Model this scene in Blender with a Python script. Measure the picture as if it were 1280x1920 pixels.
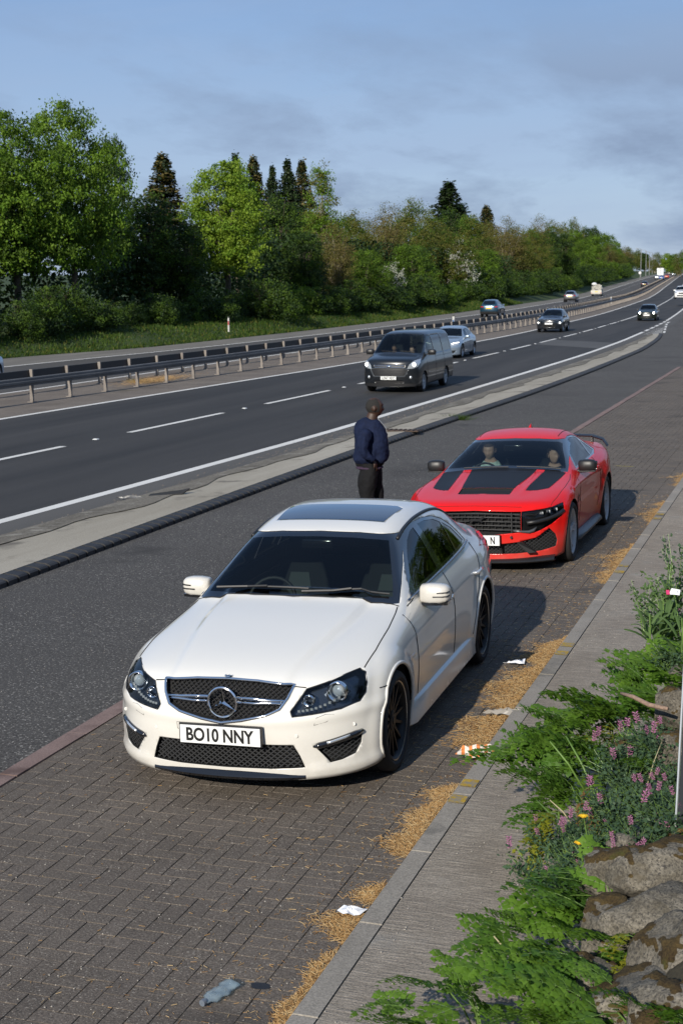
import bpy, bmesh, math, random
import numpy as np
from math import sin, cos, pi, radians, atan2, sqrt, tan
from mathutils import Vector, Matrix
from mathutils.bvhtree import BVHTree
random.seed(7); RNG = np.random.default_rng(7)
for o in list(bpy.data.objects): bpy.data.objects.remove(o)
SC = bpy.context.scene; COL = SC.collection

# ---------------------------------------------------------------- camera
CF, CP, CY, CR, CH = 2679.45, 0.16004578, 0.3257884, -0.01022156, 3.15743716
fw = Vector((-sin(CY)*cos(CP), cos(CY)*cos(CP), -sin(CP))); rt = Vector((cos(CY), sin(CY), 0)); up = rt.cross(fw)
r2 = rt*cos(CR)+up*sin(CR); u2 = -rt*sin(CR)+up*cos(CR)
cd = bpy.data.cameras.new('camera'); cam = bpy.data.objects.new('camera', cd); COL.objects.link(cam)
M = Matrix((r2, u2, -fw)).transposed().to_4x4(); M.translation = Vector((0, 0, CH)); cam.matrix_world = M
cd.sensor_fit = 'VERTICAL'; cd.sensor_height = 36; cd.lens = CF/1920*36; cd.clip_start = .1; cd.clip_end = 12000
cd.dof.use_dof = True; cd.dof.focus_distance = 8.8; cd.dof.aperture_fstop = 9
SC.camera = cam
# ---------------------------------------------------------------- light
KX, KY = 0.20, 2.1                                   # shadow offset per metre of height
SUN_EL = math.atan(1/math.hypot(KX, KY)); SUN_DIR = Vector((-KX, -KY, 1)).normalized()
sd = bpy.data.lights.new('sun', 'SUN'); sd.energy = 5.0; sd.angle = radians(.53); sd.color = (1, .93, .82)
so = bpy.data.objects.new('sun', sd); COL.objects.link(so); so.rotation_euler = SUN_DIR.to_track_quat('Z', 'Y').to_euler()
W = bpy.data.worlds.new('World'); SC.world = W; W.use_nodes = True
nt = W.node_tree; N = nt.nodes; L = nt.links; N.clear()
def nd(t, **k):
    n = N.new(t)
    for a, b in k.items(): setattr(n, a, b)
    return n
out = nd('ShaderNodeOutputWorld'); bg = nd('ShaderNodeBackground'); bg.inputs[1].default_value = .072
sky = nd('ShaderNodeTexSky', sky_type='NISHITA', sun_disc=False, sun_elevation=SUN_EL, sun_rotation=math.atan2(SUN_DIR.x, SUN_DIR.y), air_density=1.1, dust_density=.4, ozone_density=3.0)
tc = nd('ShaderNodeTexCoord'); sep = nd('ShaderNodeSeparateXYZ'); L.new(tc.outputs['Generated'], sep.inputs[0])
def mth(op, a, b=None, c=None):
    n = nd('ShaderNodeMath', operation=op)
    for i, v in enumerate((a, b, c)):
        if v is None: continue
        if isinstance(v, (int, float)): n.inputs[i].default_value = v
        else: L.new(v, n.inputs[i])
    return n.outputs[0]
zz = mth('ADD', mth('MAXIMUM', sep.outputs[2], 0), .16)
cb = nd('ShaderNodeCombineXYZ'); L.new(mth('DIVIDE', sep.outputs[0], zz), cb.inputs[0]); L.new(mth('DIVIDE', sep.outputs[1], zz), cb.inputs[1])
def noise(vec, scale, detail, rough=.55, dist=0, off=(0, 0, 0), sc=(1, 1, 1)):
    mp = nd('ShaderNodeMapping'); mp.inputs[1].default_value = off; mp.inputs[3].default_value = sc; mp.inputs[2].default_value = (0, 0, .33); L.new(vec, mp.inputs[0])
    n = nd('ShaderNodeTexNoise'); n.inputs['Scale'].default_value = scale; n.inputs['Detail'].default_value = detail; n.inputs['Roughness'].default_value = rough; n.inputs['Distortion'].default_value = dist
    L.new(mp.outputs[0], n.inputs[0]); return n.outputs[0]
def ramp(v, pts):
    r = nd('ShaderNodeValToRGB'); L.new(v, r.inputs[0]); e = r.color_ramp.elements
    while len(e) < len(pts): e.new(.5)
    for i, (p, c) in enumerate(pts): e[i].position = p; e[i].color = (*c, 1) if len(c) == 3 else c
    return r.outputs[0]
g3 = lambda a: (a, a, a)
big = noise(cb.outputs[0], .78, 8, .60, .25, (2.7, 1.3, 0), (1.0, .62, 1))
mask = ramp(mth('ADD', mth('MULTIPLY', big, .7), mth('MULTIPLY', noise(cb.outputs[0], 2.3, 7, .6, .3, (.4, 7.3, 0), (1, .55, 1)), .3)), [(.462, g3(0)), (.575, g3(.85))])
thin = ramp(noise(cb.outputs[0], .55, 6, .6, .5, (5.1, .4, 0), (.7, 1.6, 1)), [(.38, g3(.0)), (.68, g3(.55))])
low = ramp(sep.outputs[2], [(.0, g3(.7)), (.045, g3(1)), (.12, g3(.9)), (.175, g3(.30)), (.4, g3(.15))])
def mix(f, a, b):
    m = nd('ShaderNodeMix', data_type='RGBA')
    if isinstance(f, float): m.inputs[0].default_value = f
    else: L.new(f, m.inputs[0])
    for i, v in ((6, a), (7, b)):
        if isinstance(v, tuple): m.inputs[i].default_value = (*v, 1)
        else: L.new(v, m.inputs[i])
    return m.outputs[2]
grad = ramp(sep.outputs[2], [(0, (5.6, 7.1, 9.4)), (.08, (5.0, 6.9, 9.9)), (.19, (2.7, 4.9, 9.0)), (.6, (1.6, 3.1, 6.2))])
c0 = mix(.80, sky.outputs[0], grad); c1 = mix(thin, c0, (4.5, 5.9, 8.4))
c2 = mix(mth('MULTIPLY', mask, low), c1, (3.0, 4.0, 5.9))
L.new(c2, bg.inputs[0]); L.new(bg.outputs[0], out.inputs[0])
SC.view_settings.view_transform = 'Standard'; SC.view_settings.look = 'None'; SC.view_settings.gamma = 1; SC.view_settings.exposure = .18
SC.render.engine = 'CYCLES'; SC.cycles.max_bounces = 6; SC.cycles.transparent_max_bounces = 24; SC.cycles.caustics_reflective = False; SC.cycles.caustics_refractive = False

# ---------------------------------------------------------------- materials
MATS = {}
def mat(name, col=(.5, .5, .5), rough=.6, metal=0, coat=0, noise=None, bump=None, spec=None, emit=None, alpha=None, col2=None, trans=0, coatr=.03):
    """noise=(scale, amount, detail) varies the colour; bump=(scale, strength, distance) adds fine relief."""
    if name in MATS: return MATS[name]
    m = bpy.data.materials.new(name); m.use_nodes = True; t = m.node_tree; b = t.nodes['Principled BSDF']
    b.inputs['Base Color'].default_value = (*col, 1); b.inputs['Roughness'].default_value = rough; b.inputs['Metallic'].default_value = metal
    b.inputs['Coat Weight'].default_value = coat; b.inputs['Coat Roughness'].default_value = coatr; b.inputs['Transmission Weight'].default_value = trans
    if spec is not None: b.inputs['Specular IOR Level'].default_value = spec
    if emit: b.inputs['Emission Color'].default_value = (*emit[0], 1); b.inputs['Emission Strength'].default_value = emit[1]
    co = t.nodes.new('ShaderNodeTexCoord')
    if noise:
        n = t.nodes.new('ShaderNodeTexNoise'); n.inputs['Scale'].default_value = noise[0]; n.inputs['Detail'].default_value = noise[2] if len(noise) > 2 else 5; n.inputs['Roughness'].default_value = .65
        t.links.new(co.outputs['Object'], n.inputs[0])
        r = t.nodes.new('ShaderNodeValToRGB'); a = noise[1]; c2 = col2
        r.color_ramp.elements[0].position = .3; r.color_ramp.elements[1].position = .7
        r.color_ramp.elements[0].color = (*[c*(1-a) for c in col], 1); r.color_ramp.elements[1].color = (*(c2 if c2 else [min(1, c*(1+a)) for c in col]), 1)
        t.links.new(n.outputs[0], r.inputs[0]); t.links.new(r.outputs[0], b.inputs['Base Color'])
    if bump:
        n = t.nodes.new('ShaderNodeTexNoise'); n.inputs['Scale'].default_value = bump[0]; n.inputs['Detail'].default_value = 6; t.links.new(co.outputs['Object'], n.inputs[0])
        u = t.nodes.new('ShaderNodeBump'); u.inputs['Strength'].default_value = bump[1]; u.inputs['Distance'].default_value = bump[2] if len(bump) > 2 else .01
        t.links.new(n.outputs[0], u.inputs['Height']); t.links.new(u.outputs[0], b.inputs['Normal'])
    MATS[name] = m; return m
def glass(name, tint, refl=.5, rough=.02):
    if name in MATS: return MATS[name]
    m = bpy.data.materials.new(name); m.use_nodes = True; t = m.node_tree; t.nodes.clear()
    o = t.nodes.new('ShaderNodeOutputMaterial'); tr = t.nodes.new('ShaderNodeBsdfTransparent'); tr.inputs[0].default_value = (*tint, 1)
    gl = t.nodes.new('ShaderNodeBsdfGlossy'); gl.inputs['Roughness'].default_value = rough; gl.inputs[0].default_value = (1, 1, 1, 1)
    fr = t.nodes.new('ShaderNodeFresnel'); fr.inputs[0].default_value = 1.36; mx = t.nodes.new('ShaderNodeMixShader')
    t.links.new(fr.outputs[0], mx.inputs[0]); t.links.new(tr.outputs[0], mx.inputs[1]); t.links.new(gl.outputs[0], mx.inputs[2]); t.links.new(mx.outputs[0], o.inputs[0])
    MATS[name] = m; return m

def road_film(m, z0=.16, z1=.52, amt=.55, dust=(.20, .17, .13)):
    """dried road dirt thrown up on the lower bodywork."""
    t = m.node_tree; b = t.nodes['Principled BSDF']; tc_ = t.nodes.new('ShaderNodeTexCoord'); sp_ = t.nodes.new('ShaderNodeSeparateXYZ'); t.links.new(tc_.outputs['Object'], sp_.inputs[0])
    mr = t.nodes.new('ShaderNodeMapRange'); mr.inputs[1].default_value = z0; mr.inputs[2].default_value = z1; mr.inputs[3].default_value = amt; mr.inputs[4].default_value = .03; t.links.new(sp_.outputs[2], mr.inputs[0])
    n = t.nodes.new('ShaderNodeTexNoise'); n.inputs['Scale'].default_value = 7; n.inputs['Detail'].default_value = 8; n.inputs['Roughness'].default_value = .7; t.links.new(tc_.outputs['Object'], n.inputs[0])
    mu = t.nodes.new('ShaderNodeMath'); mu.operation = 'MULTIPLY'; t.links.new(mr.outputs[0], mu.inputs[0]); t.links.new(n.outputs[0], mu.inputs[1])
    mx_ = t.nodes.new('ShaderNodeMix'); mx_.data_type = 'RGBA'; mx_.inputs[6].default_value = b.inputs['Base Color'].default_value[:]; mx_.inputs[7].default_value = (*dust, 1); t.links.new(mu.outputs[0], mx_.inputs[0]); t.links.new(mx_.outputs[2], b.inputs['Base Color'])
    m2 = t.nodes.new('ShaderNodeMath'); m2.operation = 'MULTIPLY_ADD'; t.links.new(mu.outputs[0], m2.inputs[0]); m2.inputs[1].default_value = .9; m2.inputs[2].default_value = .03; t.links.new(m2.outputs[0], b.inputs['Coat Roughness']); return m
# ---------------------------------------------------------------- mesh helpers
class MB:
    def __init__(s): s.v = []; s.f = []; s.m = []
    def add(s, vs, fs, m=0):
        n = len(s.v); s.v += [tuple(v) for v in vs]; s.f += [tuple(i+n for i in f) for f in fs]; s.m += [m]*len(fs)
    def box(s, c, d, m=0, R=None, taper=1.0):
        x, y, z = d[0]/2, d[1]/2, d[2]/2; vs = []
        for k in (-1, 1):
            q = taper if k > 0 else 1
            for a, b in ((-1, -1), (1, -1), (1, 1), (-1, 1)): vs.append(Vector((a*x*q, b*y*q, k*z)))
        if R: vs = [R @ v for v in vs]
        s.add([v+Vector(c) for v in vs], [(3, 2, 1, 0), (4, 5, 6, 7), (0, 1, 5, 4), (1, 2, 6, 5), (2, 3, 7, 6), (3, 0, 4, 7)], m)
    def tube(s, pts, r, n=6, m=0, caps=True):
        pts = [Vector(p) for p in pts]; rs = r if isinstance(r, (list, tuple)) else [r]*len(pts); base = len(s.v); prev = None
        for i, p in enumerate(pts):
            d = (pts[min(i+1, len(pts)-1)]-pts[max(i-1, 0)]).normalized()
            if prev is None: a = d.orthogonal().normalized()
            else: a = (prev-d*prev.dot(d)); a = a.normalized() if a.length > 1e-6 else d.orthogonal().normalized()
            prev = a; b = d.cross(a)
            for k in range(n): t = 2*pi*k/n; s.v.append(tuple(p+(a*cos(t)+b*sin(t))*rs[i]))
        for i in range(len(pts)-1):
            for k in range(n): k2 = (k+1) % n; s.f.append((base+i*n+k, base+i*n+k2, base+(i+1)*n+k2, base+(i+1)*n+k)); s.m.append(m)
        if caps: s.f.append(tuple(base+k for k in range(n))[::-1]); s.f.append(tuple(base+(len(pts)-1)*n+k for k in range(n))); s.m += [m, m]
    def lathe(s, prof, n=32, axis='x', c=(0, 0, 0), m=0, close=False):
        """prof: (axial, radius) pairs."""
        base = len(s.v); c = Vector(c); P = len(prof)
        for a, r in prof:
            for k in range(n):
                t = 2*pi*k/n; u, v = r*cos(t), r*sin(t)
                s.v.append(tuple(c+Vector({'x': (a, u, v), 'y': (u, a, v), 'z': (u, v, a)}[axis])))
        for i in range(P if close else P-1):
            i2 = (i+1) % P
            for k in range(n): k2 = (k+1) % n; s.f.append((base+i*n+k, base+i*n+k2, base+i2*n+k2, base+i2*n+k)); s.m.append(m)
    def sphere(s, c, r, n=12, m=0, R=None):
        r = r if isinstance(r, (tuple, list)) else (r, r, r); vs = []; fs = []; h = n//2
        for i in range(h+1):
            for k in range(n):
                a, t = pi*i/h, 2*pi*k/n; v = Vector((r[0]*sin(a)*cos(t), r[1]*sin(a)*sin(t), r[2]*cos(a)))
                vs.append((R @ v if R else v)+Vector(c))
        for i in range(h):
            for k in range(n): k2 = (k+1) % n; fs.append((i*n+k, (i+1)*n+k, (i+1)*n+k2, i*n+k2))
        s.add(vs, fs, m)
    def prism(s, poly, a, b, axis='y', m=0):
        """poly in the plane perpendicular to axis, extruded from a to b."""
        f = {'y': lambda p, t: (p[0], t, p[1]), 'x': lambda p, t: (t, p[0], p[1]), 'z': lambda p, t: (p[0], p[1], t)}[axis]
        n = len(poly); vs = [f(p, a) for p in poly]+[f(p, b) for p in poly]
        s.add(vs, [tuple(range(n))[::-1], tuple(range(n, 2*n))]+[(i, (i+1) % n, n+(i+1) % n, n+i) for i in range(n)], m)
def link(name, me, parent=None, loc=None):
    o = bpy.data.objects.new(name, me); COL.objects.link(o)
    if parent: o.parent = parent
    if loc: o.location = loc
    return o
def obj(name, mb, mats, parent=None, smooth=False, angle=None, fix=True):
    me = bpy.data.meshes.new(name); me.from_pydata(mb.v, [], mb.f)
    for x in (mats if isinstance(mats, (list, tuple)) else [mats]): me.materials.append(x)
    if any(mb.m): me.polygons.foreach_set('material_index', mb.m)
    if fix:
        bm = bmesh.new(); bm.from_mesh(me); bmesh.ops.remove_doubles(bm, verts=bm.verts, dist=1e-6); bmesh.ops.recalc_face_normals(bm, faces=bm.faces); bm.to_mesh(me); bm.free()
    if smooth or angle: me.shade_smooth()
    if angle: me.set_sharp_from_angle(angle=radians(angle))
    return link(name, me, parent)
def npmesh(name, V, F, mats, parent=None, mi=None, smooth=False):
    """V (n,3) float, F (m,k) int of one face size."""
    me = bpy.data.meshes.new(name); V = np.ascontiguousarray(V, np.float32); F = np.ascontiguousarray(F, np.int32); k = F.shape[1]
    me.vertices.add(len(V)); me.vertices.foreach_set('co', V.ravel()); me.loops.add(F.size); me.loops.foreach_set('vertex_index', F.ravel())
    me.polygons.add(len(F)); me.polygons.foreach_set('loop_start', np.arange(0, F.size, k, dtype=np.int32))
    for x in (mats if isinstance(mats, (list, tuple)) else [mats]): me.materials.append(x)
    if mi is not None: me.polygons.foreach_set('material_index', np.ascontiguousarray(mi, np.int32))
    me.update(calc_edges=True)
    if smooth: me.shade_smooth()
    return link(name, me, parent)
def thing(name, label, cat, loc=(0, 0, 0), rz=0, group=None):
    o = link(name, None); o.location = loc; o.rotation_euler = (0, 0, rz); o.empty_display_size = .2; return tag(o, label, cat, group)
def tag(o, label=None, cat=None, group=None, kind=None):
    for k, v in (('label', label), ('category', cat), ('group', group), ('kind', kind)):
        if v: o[k] = v
    return o
def KIDS(o, cache={}):
    return [c for c in COL.objects if c.parent == o]
def copy_tree(o, kids=None):
    if kids is None:
        kids = {}
        for c in COL.objects:
            if c.parent: kids.setdefault(c.parent.name, []).append(c)
    def rec(a, par):
        c = a.copy(); COL.objects.link(c); c.parent = par
        for k in kids.get(a.name, []): rec(k, c)
        return c
    return rec(o, None)
def ip(keys, x):
    """smooth monotone interpolation of (x, value) keys."""
    xs = [k[0] for k in keys]; ys = [k[1] for k in keys]; n = len(xs)
    if x <= xs[0]: return ys[0]
    if x >= xs[-1]: return ys[-1]
    d = [(ys[i+1]-ys[i])/(xs[i+1]-xs[i]) for i in range(n-1)]
    def m(i):
        if i == 0: return d[0]
        if i == n-1: return d[-1]
        return 0 if d[i-1]*d[i] <= 0 else 2*d[i-1]*d[i]/(d[i-1]+d[i])
    i = max(j for j in range(n-1) if xs[j] <= x); h = xs[i+1]-xs[i]; t = (x-xs[i])/h
    return (2*t**3-3*t*t+1)*ys[i]+(t**3-2*t*t+t)*h*m(i)+(-2*t**3+3*t*t)*ys[i+1]+(t**3-t*t)*h*m(i+1)
# ================================================================ vehicle library
def body_mesh(S, levels=2):
    """A closed-sided shell from cross sections: 9 points per side from sill to centre line, plus a nose and a tail cap."""
    st = S['st']; K = lambda n, s: ip(S[n], s); rows = []
    for i, s in enumerate(st):
        w5, z5, z8 = K('w5', s), K('z5', s), K('z8', s); cm = S.get('cam', .42)
        P = [(K('w%d' % k, s), K('z%d' % k, s)) for k in range(5)]+[(w5, z5), (w5*.68, z8-(z8-z5)*cm), (w5*.35, z8-(z8-z5)*cm*.27), (0, z8)]
        ss = [s]*9
        for offs, s0, fade, sg in ((S['foff'], st[0], S['ffade'], 1), (S['roff'], st[-1], S['rfade'], -1)):
            j = i if sg > 0 else len(st)-1-i
            if j < len(fade):
                for k in range(9):
                    if k >= 3: ss[k] += (offs[k-3]-s0)*fade[j]
        rows.append([(P[k][0], ss[k], P[k][1]) for k in range(9)])
    def cap(row, sc, zc, ex):
        s0 = [r[1] for r in row]; C = []
        for k in range(4):
            L_ = []
            for j in range(1, 5):
                xs = row[4+j][0]*row[k][0]/row[4][0]; fr = xs/row[k][0]; L_.append((xs, sc[k]+(s0[k]-sc[k])*fr**ex[k], zc[k]+(row[k][2]-zc[k])*fr**1.5))
            C.append(L_)
        return C
    fc = cap(rows[0], S['fs'], S['fz'], S.get('fex', [3.2]*4)); rc = cap(rows[-1], S['rs'], S['rz'], S.get('rex', [4]*4))
    bm = bmesh.new()
    vc = {}
    def V(p):
        k = (round(p[0], 5), round(p[1], 5), round(p[2], 5))
        if k not in vc: vc[k] = bm.verts.new(k)
        return vc[k]
    for sg in (1, -1):
        g = lambda p: V((p[0]*sg, p[1], p[2]))
        def q(a, b, c, d):
            f = [g(a), g(b), g(c), g(d)]
            if len(set(f)) > 2:
                try: bm.faces.new(f if sg > 0 else f[::-1])
                except ValueError: pass
        for i in range(len(rows)-1):
            for k in range(8): q(rows[i][k], rows[i+1][k], rows[i+1][k+1], rows[i][k+1])
        for C, row, rev in ((fc, rows[0], 0), (rc, rows[-1], 1)):
            G = [[row[k]]+C[k] for k in range(4)]+[row[4:]]
            for k in range(4):
                for j in range(4):
                    a = (G[k][j], G[k+1][j], G[k+1][j+1], G[k][j+1]); q(*(a[::-1] if rev == 0 else a))
    bmesh.ops.recalc_face_normals(bm, faces=bm.faces)
    me = bpy.data.meshes.new('t'); bm.to_mesh(me); bm.free(); o = link('t', me); md = o.modifiers.new('s', 'SUBSURF'); md.levels = levels; md.render_levels = levels
    dg = bpy.context.evaluated_depsgraph_get(); me2 = bpy.data.meshes.new_from_object(o.evaluated_get(dg)); bpy.data.objects.remove(o)
    bm = bmesh.new(); bm.from_mesh(me2); bmesh.ops.recalc_face_normals(bm, faces=bm.faces)
    top = max(bm.faces, key=lambda f: f.calc_center_median().z)
    if top.normal.z < 0: bmesh.ops.reverse_faces(bm, faces=bm.faces)
    bm.normal_update(); return bm
AX = {'side': (1, 2), 'front': (0, 2), 'top': (0, 1)}
def inpoly(p, poly):
    c = False; n = len(poly); x, y = p
    for i in range(n):
        x1, y1 = poly[i]; x2, y2 = poly[i-1]
        if (y1 > y) != (y2 > y) and x < (x2-x1)*(y-y1)/(y2-y1)+x1: c = not c
    return c
def cut(bm, poly, view, flt):
    """cut the outline of poly (seen along view) into the faces that pass flt; returns the faces inside."""
    a, b = AX[view]; n = len(poly)
    bx = (min(p[0] for p in poly)-.02, max(p[0] for p in poly)+.02, min(p[1] for p in poly)-.02, max(p[1] for p in poly)+.02)
    def near(f): 
        xs = [v.co[a] for v in f.verts]; ys = [v.co[b] for v in f.verts]; return max(xs) > bx[0] and min(xs) < bx[1] and max(ys) > bx[2] and min(ys) < bx[3]
    cand = [f for f in bm.faces if near(f) and flt(f)]
    for i in range(n):
        p, q = poly[i-1], poly[i]; lx, hx, ly, hy = min(p[0], q[0])-.004, max(p[0], q[0])+.004, min(p[1], q[1])-.004, max(p[1], q[1])+.004
        sel = []
        for f in cand:
            xs = [v.co[a] for v in f.verts]; ys = [v.co[b] for v in f.verts]
            if max(xs) > lx and min(xs) < hx and max(ys) > ly and min(ys) < hy: sel.append(f)
        if not sel: continue
        no = [0, 0, 0]; no[a] = q[1]-p[1]; no[b] = -(q[0]-p[0]); co = [0, 0, 0]; co[a] = p[0]; co[b] = p[1]
        no = Vector(no)
        if no.length < 1e-6: continue
        geom = set(sel)
        for f in sel: geom.update(f.edges); geom.update(f.verts)
        rest = [f for f in cand if f not in geom]
        r = bmesh.ops.bisect_plane(bm, geom=list(geom), dist=1e-5, plane_co=Vector(co), plane_no=no.normalized())
        cand = rest+[g for g in r['geom'] if isinstance(g, bmesh.types.BMFace)]
    cand = [f for f in set(cand) if f.is_valid]
    return [f for f in cand if inpoly((f.calc_center_median()[a], f.calc_center_median()[b]), poly)]
def take(bm, faces, delete=True):
    """copy faces to a new bmesh, remove them from bm."""
    nb = bmesh.new(); mp = {}
    for f in faces:
        vs = []
        for v in f.verts:
            if v not in mp: mp[v] = nb.verts.new(v.co)
            vs.append(mp[v])
        nb.faces.new(vs)
    if delete: bmesh.ops.delete(bm, geom=faces, context='FACES')
    nb.normal_update(); return nb
def recess(nb, d, keep=False):
    """push a patch by vector d and wall its border back to where it was."""
    d = Vector(d); bnd = [e for e in nb.edges if len(e.link_faces) == 1]; orig = {}
    for e in bnd:
        for v in e.verts: orig[v] = None
    for v in orig: orig[v] = nb.verts.new(v.co)
    inner = [v for v in nb.verts if v not in orig.values()] if False else None
    news = set(orig.values())
    for v in nb.verts:
        if v not in news: v.co += d
    for e in bnd: nb.faces.new((e.verts[0], e.verts[1], orig[e.verts[1]], orig[e.verts[0]]))
    bmesh.ops.recalc_face_normals(nb, faces=nb.faces); return nb
def bobj(name, nb, m, parent, smooth=True, off=0, angle=None):
    if off:
        nb.normal_update()
        for v in nb.verts: v.co += v.normal*off
    me = bpy.data.meshes.new(name); nb.to_mesh(me); nb.free(); me.materials.append(m)
    if smooth: me.shade_smooth()
    if angle: me.set_sharp_from_angle(angle=radians(angle))
    return link(name, me, parent)
class Caster:
    def __init__(s, bm): s.t = BVHTree.FromBMesh(bm)
    def p(s, view, u, v, sg=1):
        """hit from outside: front (x,z), rear (x,z), side (s,z) with sign, top (x,s)."""
        o, d = {'front': ((u, -2, v), (0, 1, 0)), 'rear': ((u, 9, v), (0, -1, 0)), 'side': ((3*sg, u, v), (-sg, 0, 0)), 'top': ((u, v, 4), (0, 0, -1))}[view]
        h = s.t.ray_cast(Vector(o), Vector(d)); return (h[0], h[1]) if h[0] is not None else (None, None)
def dense(poly, step=.04, closed=True):
    out = []; n = len(poly)
    for i in range(n if closed else n-1):
        a, b = poly[i], poly[(i+1) % n]; k = max(1, int(math.hypot(b[0]-a[0], b[1]-a[1])/step))
        out += [(a[0]+(b[0]-a[0])*t/k, a[1]+(b[1]-a[1])*t/k) for t in range(k)]
    if not closed: out.append(poly[-1])
    return out
def strip(mb, cst, view, pts, r, sg=1, closed=False, n=5, off=0, step=.05):
    P = []
    for u, v in dense(pts, step, closed):
        h, nn = cst.p(view, u, v, sg)
        if h is not None: P.append(h+nn*off)
    if closed and P: P.append(P[0])
    if len(P) > 1: mb.tube(P, r, n)
def patch(cst, view, poly, sg, thick, mb, off=.002, grid=.03):
    """thin raised panel following the surface."""
    pl = dense(poly, grid); c = (sum(p[0] for p in pl)/len(pl), sum(p[1] for p in pl)/len(pl)); vs = []; n = len(pl); rings = 3
    for k in range(rings+1):
        f = 1-k/rings*.999
        for p in pl:
            h, nn = cst.p(view, c[0]+(p[0]-c[0])*f, c[1]+(p[1]-c[1])*f, sg)
            if h is None: return
            vs.append(h+nn*(off+(thick if k > 0 or thick == 0 else thick*.3)))
    fs = [(k*n+i, k*n+(i+1) % n, (k+1)*n+(i+1) % n, (k+1)*n+i) for k in range(rings) for i in range(n)]
    mb.add(vs, fs)
def mirror(poly): return [(-x, y) for x, y in poly][::-1]
def text_mesh(name, body, size, m, parent, loc, rot, width=None, ext=.0008):
    cu = bpy.data.curves.new(name, 'FONT'); cu.body = body; cu.size = size; cu.align_x = 'CENTER'; cu.align_y = 'CENTER'; cu.extrude = ext; cu.offset = .0032*size/.1
    o = link(name, cu); dg = bpy.context.evaluated_depsgraph_get(); me = bpy.data.meshes.new_from_object(o.evaluated_get(dg)); bpy.data.objects.remove(o)
    if width:
        xs = [v.co.x for v in me.vertices]; k = width/(max(xs)-min(xs)); ys = [v.co.y for v in me.vertices]; cy = (max(ys)+min(ys))/2; cx = (max(xs)+min(xs))/2
        for v in me.vertices: v.co.x = (v.co.x-cx)*k; v.co.y -= cy
    me.materials.clear(); me.materials.append(m); o = link(name, me, parent); o.location = loc; o.rotation_euler = rot; return o
# small shared materials
BLK = mat('black_plastic', (.012, .012, .013), .45); GLOSSB = mat('gloss_black', (.006, .006, .007), .12, coat=1)
CHROME = mat('chrome', (.72, .73, .75), .08, 1); RUB = mat('tyre_rubber', (.016, .016, .017), .8, bump=(60, .2, .002)); DARK = mat('dark_cavity', (.006, .006, .006), .9)
ALU = mat('brushed_metal', (.45, .45, .46), .3, .9); PLATEW = mat('plate_white', (.74, .75, .74), .35, coat=.3); PLATEY = mat('plate_yellow', (.75, .5, .03), .4); INK = mat('plate_ink', (.01, .01, .01), .4)
GL = glass('window_glass', (.47, .53, .52)); GLT = glass('tinted_glass', (.10, .12, .11)); GLT.node_tree.nodes['Fresnel'].inputs[0].default_value = 1.7; LENS = glass('lamp_lens', (.85, .88, .9)); LAMPR = mat('red_lens', (.35, .008, .01), .15, coat=1)
LED = mat('lamp_reflector', (.75, .78, .8), .12, .8); LINING = mat('cabin_lining', (.02, .021, .022), .9); TRIM = mat('cabin_trim', (.018, .019, .02), .6); DRL = mat('lit_lamp', (.9, .9, .9), .2, emit=((1, .97, .9), 6))
SEAT = mat('seat_leather', (.012, .014, .015), .75, spec=.15); SEATG = mat('seat_insert', (.055, .066, .066), .8, spec=.15)
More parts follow.
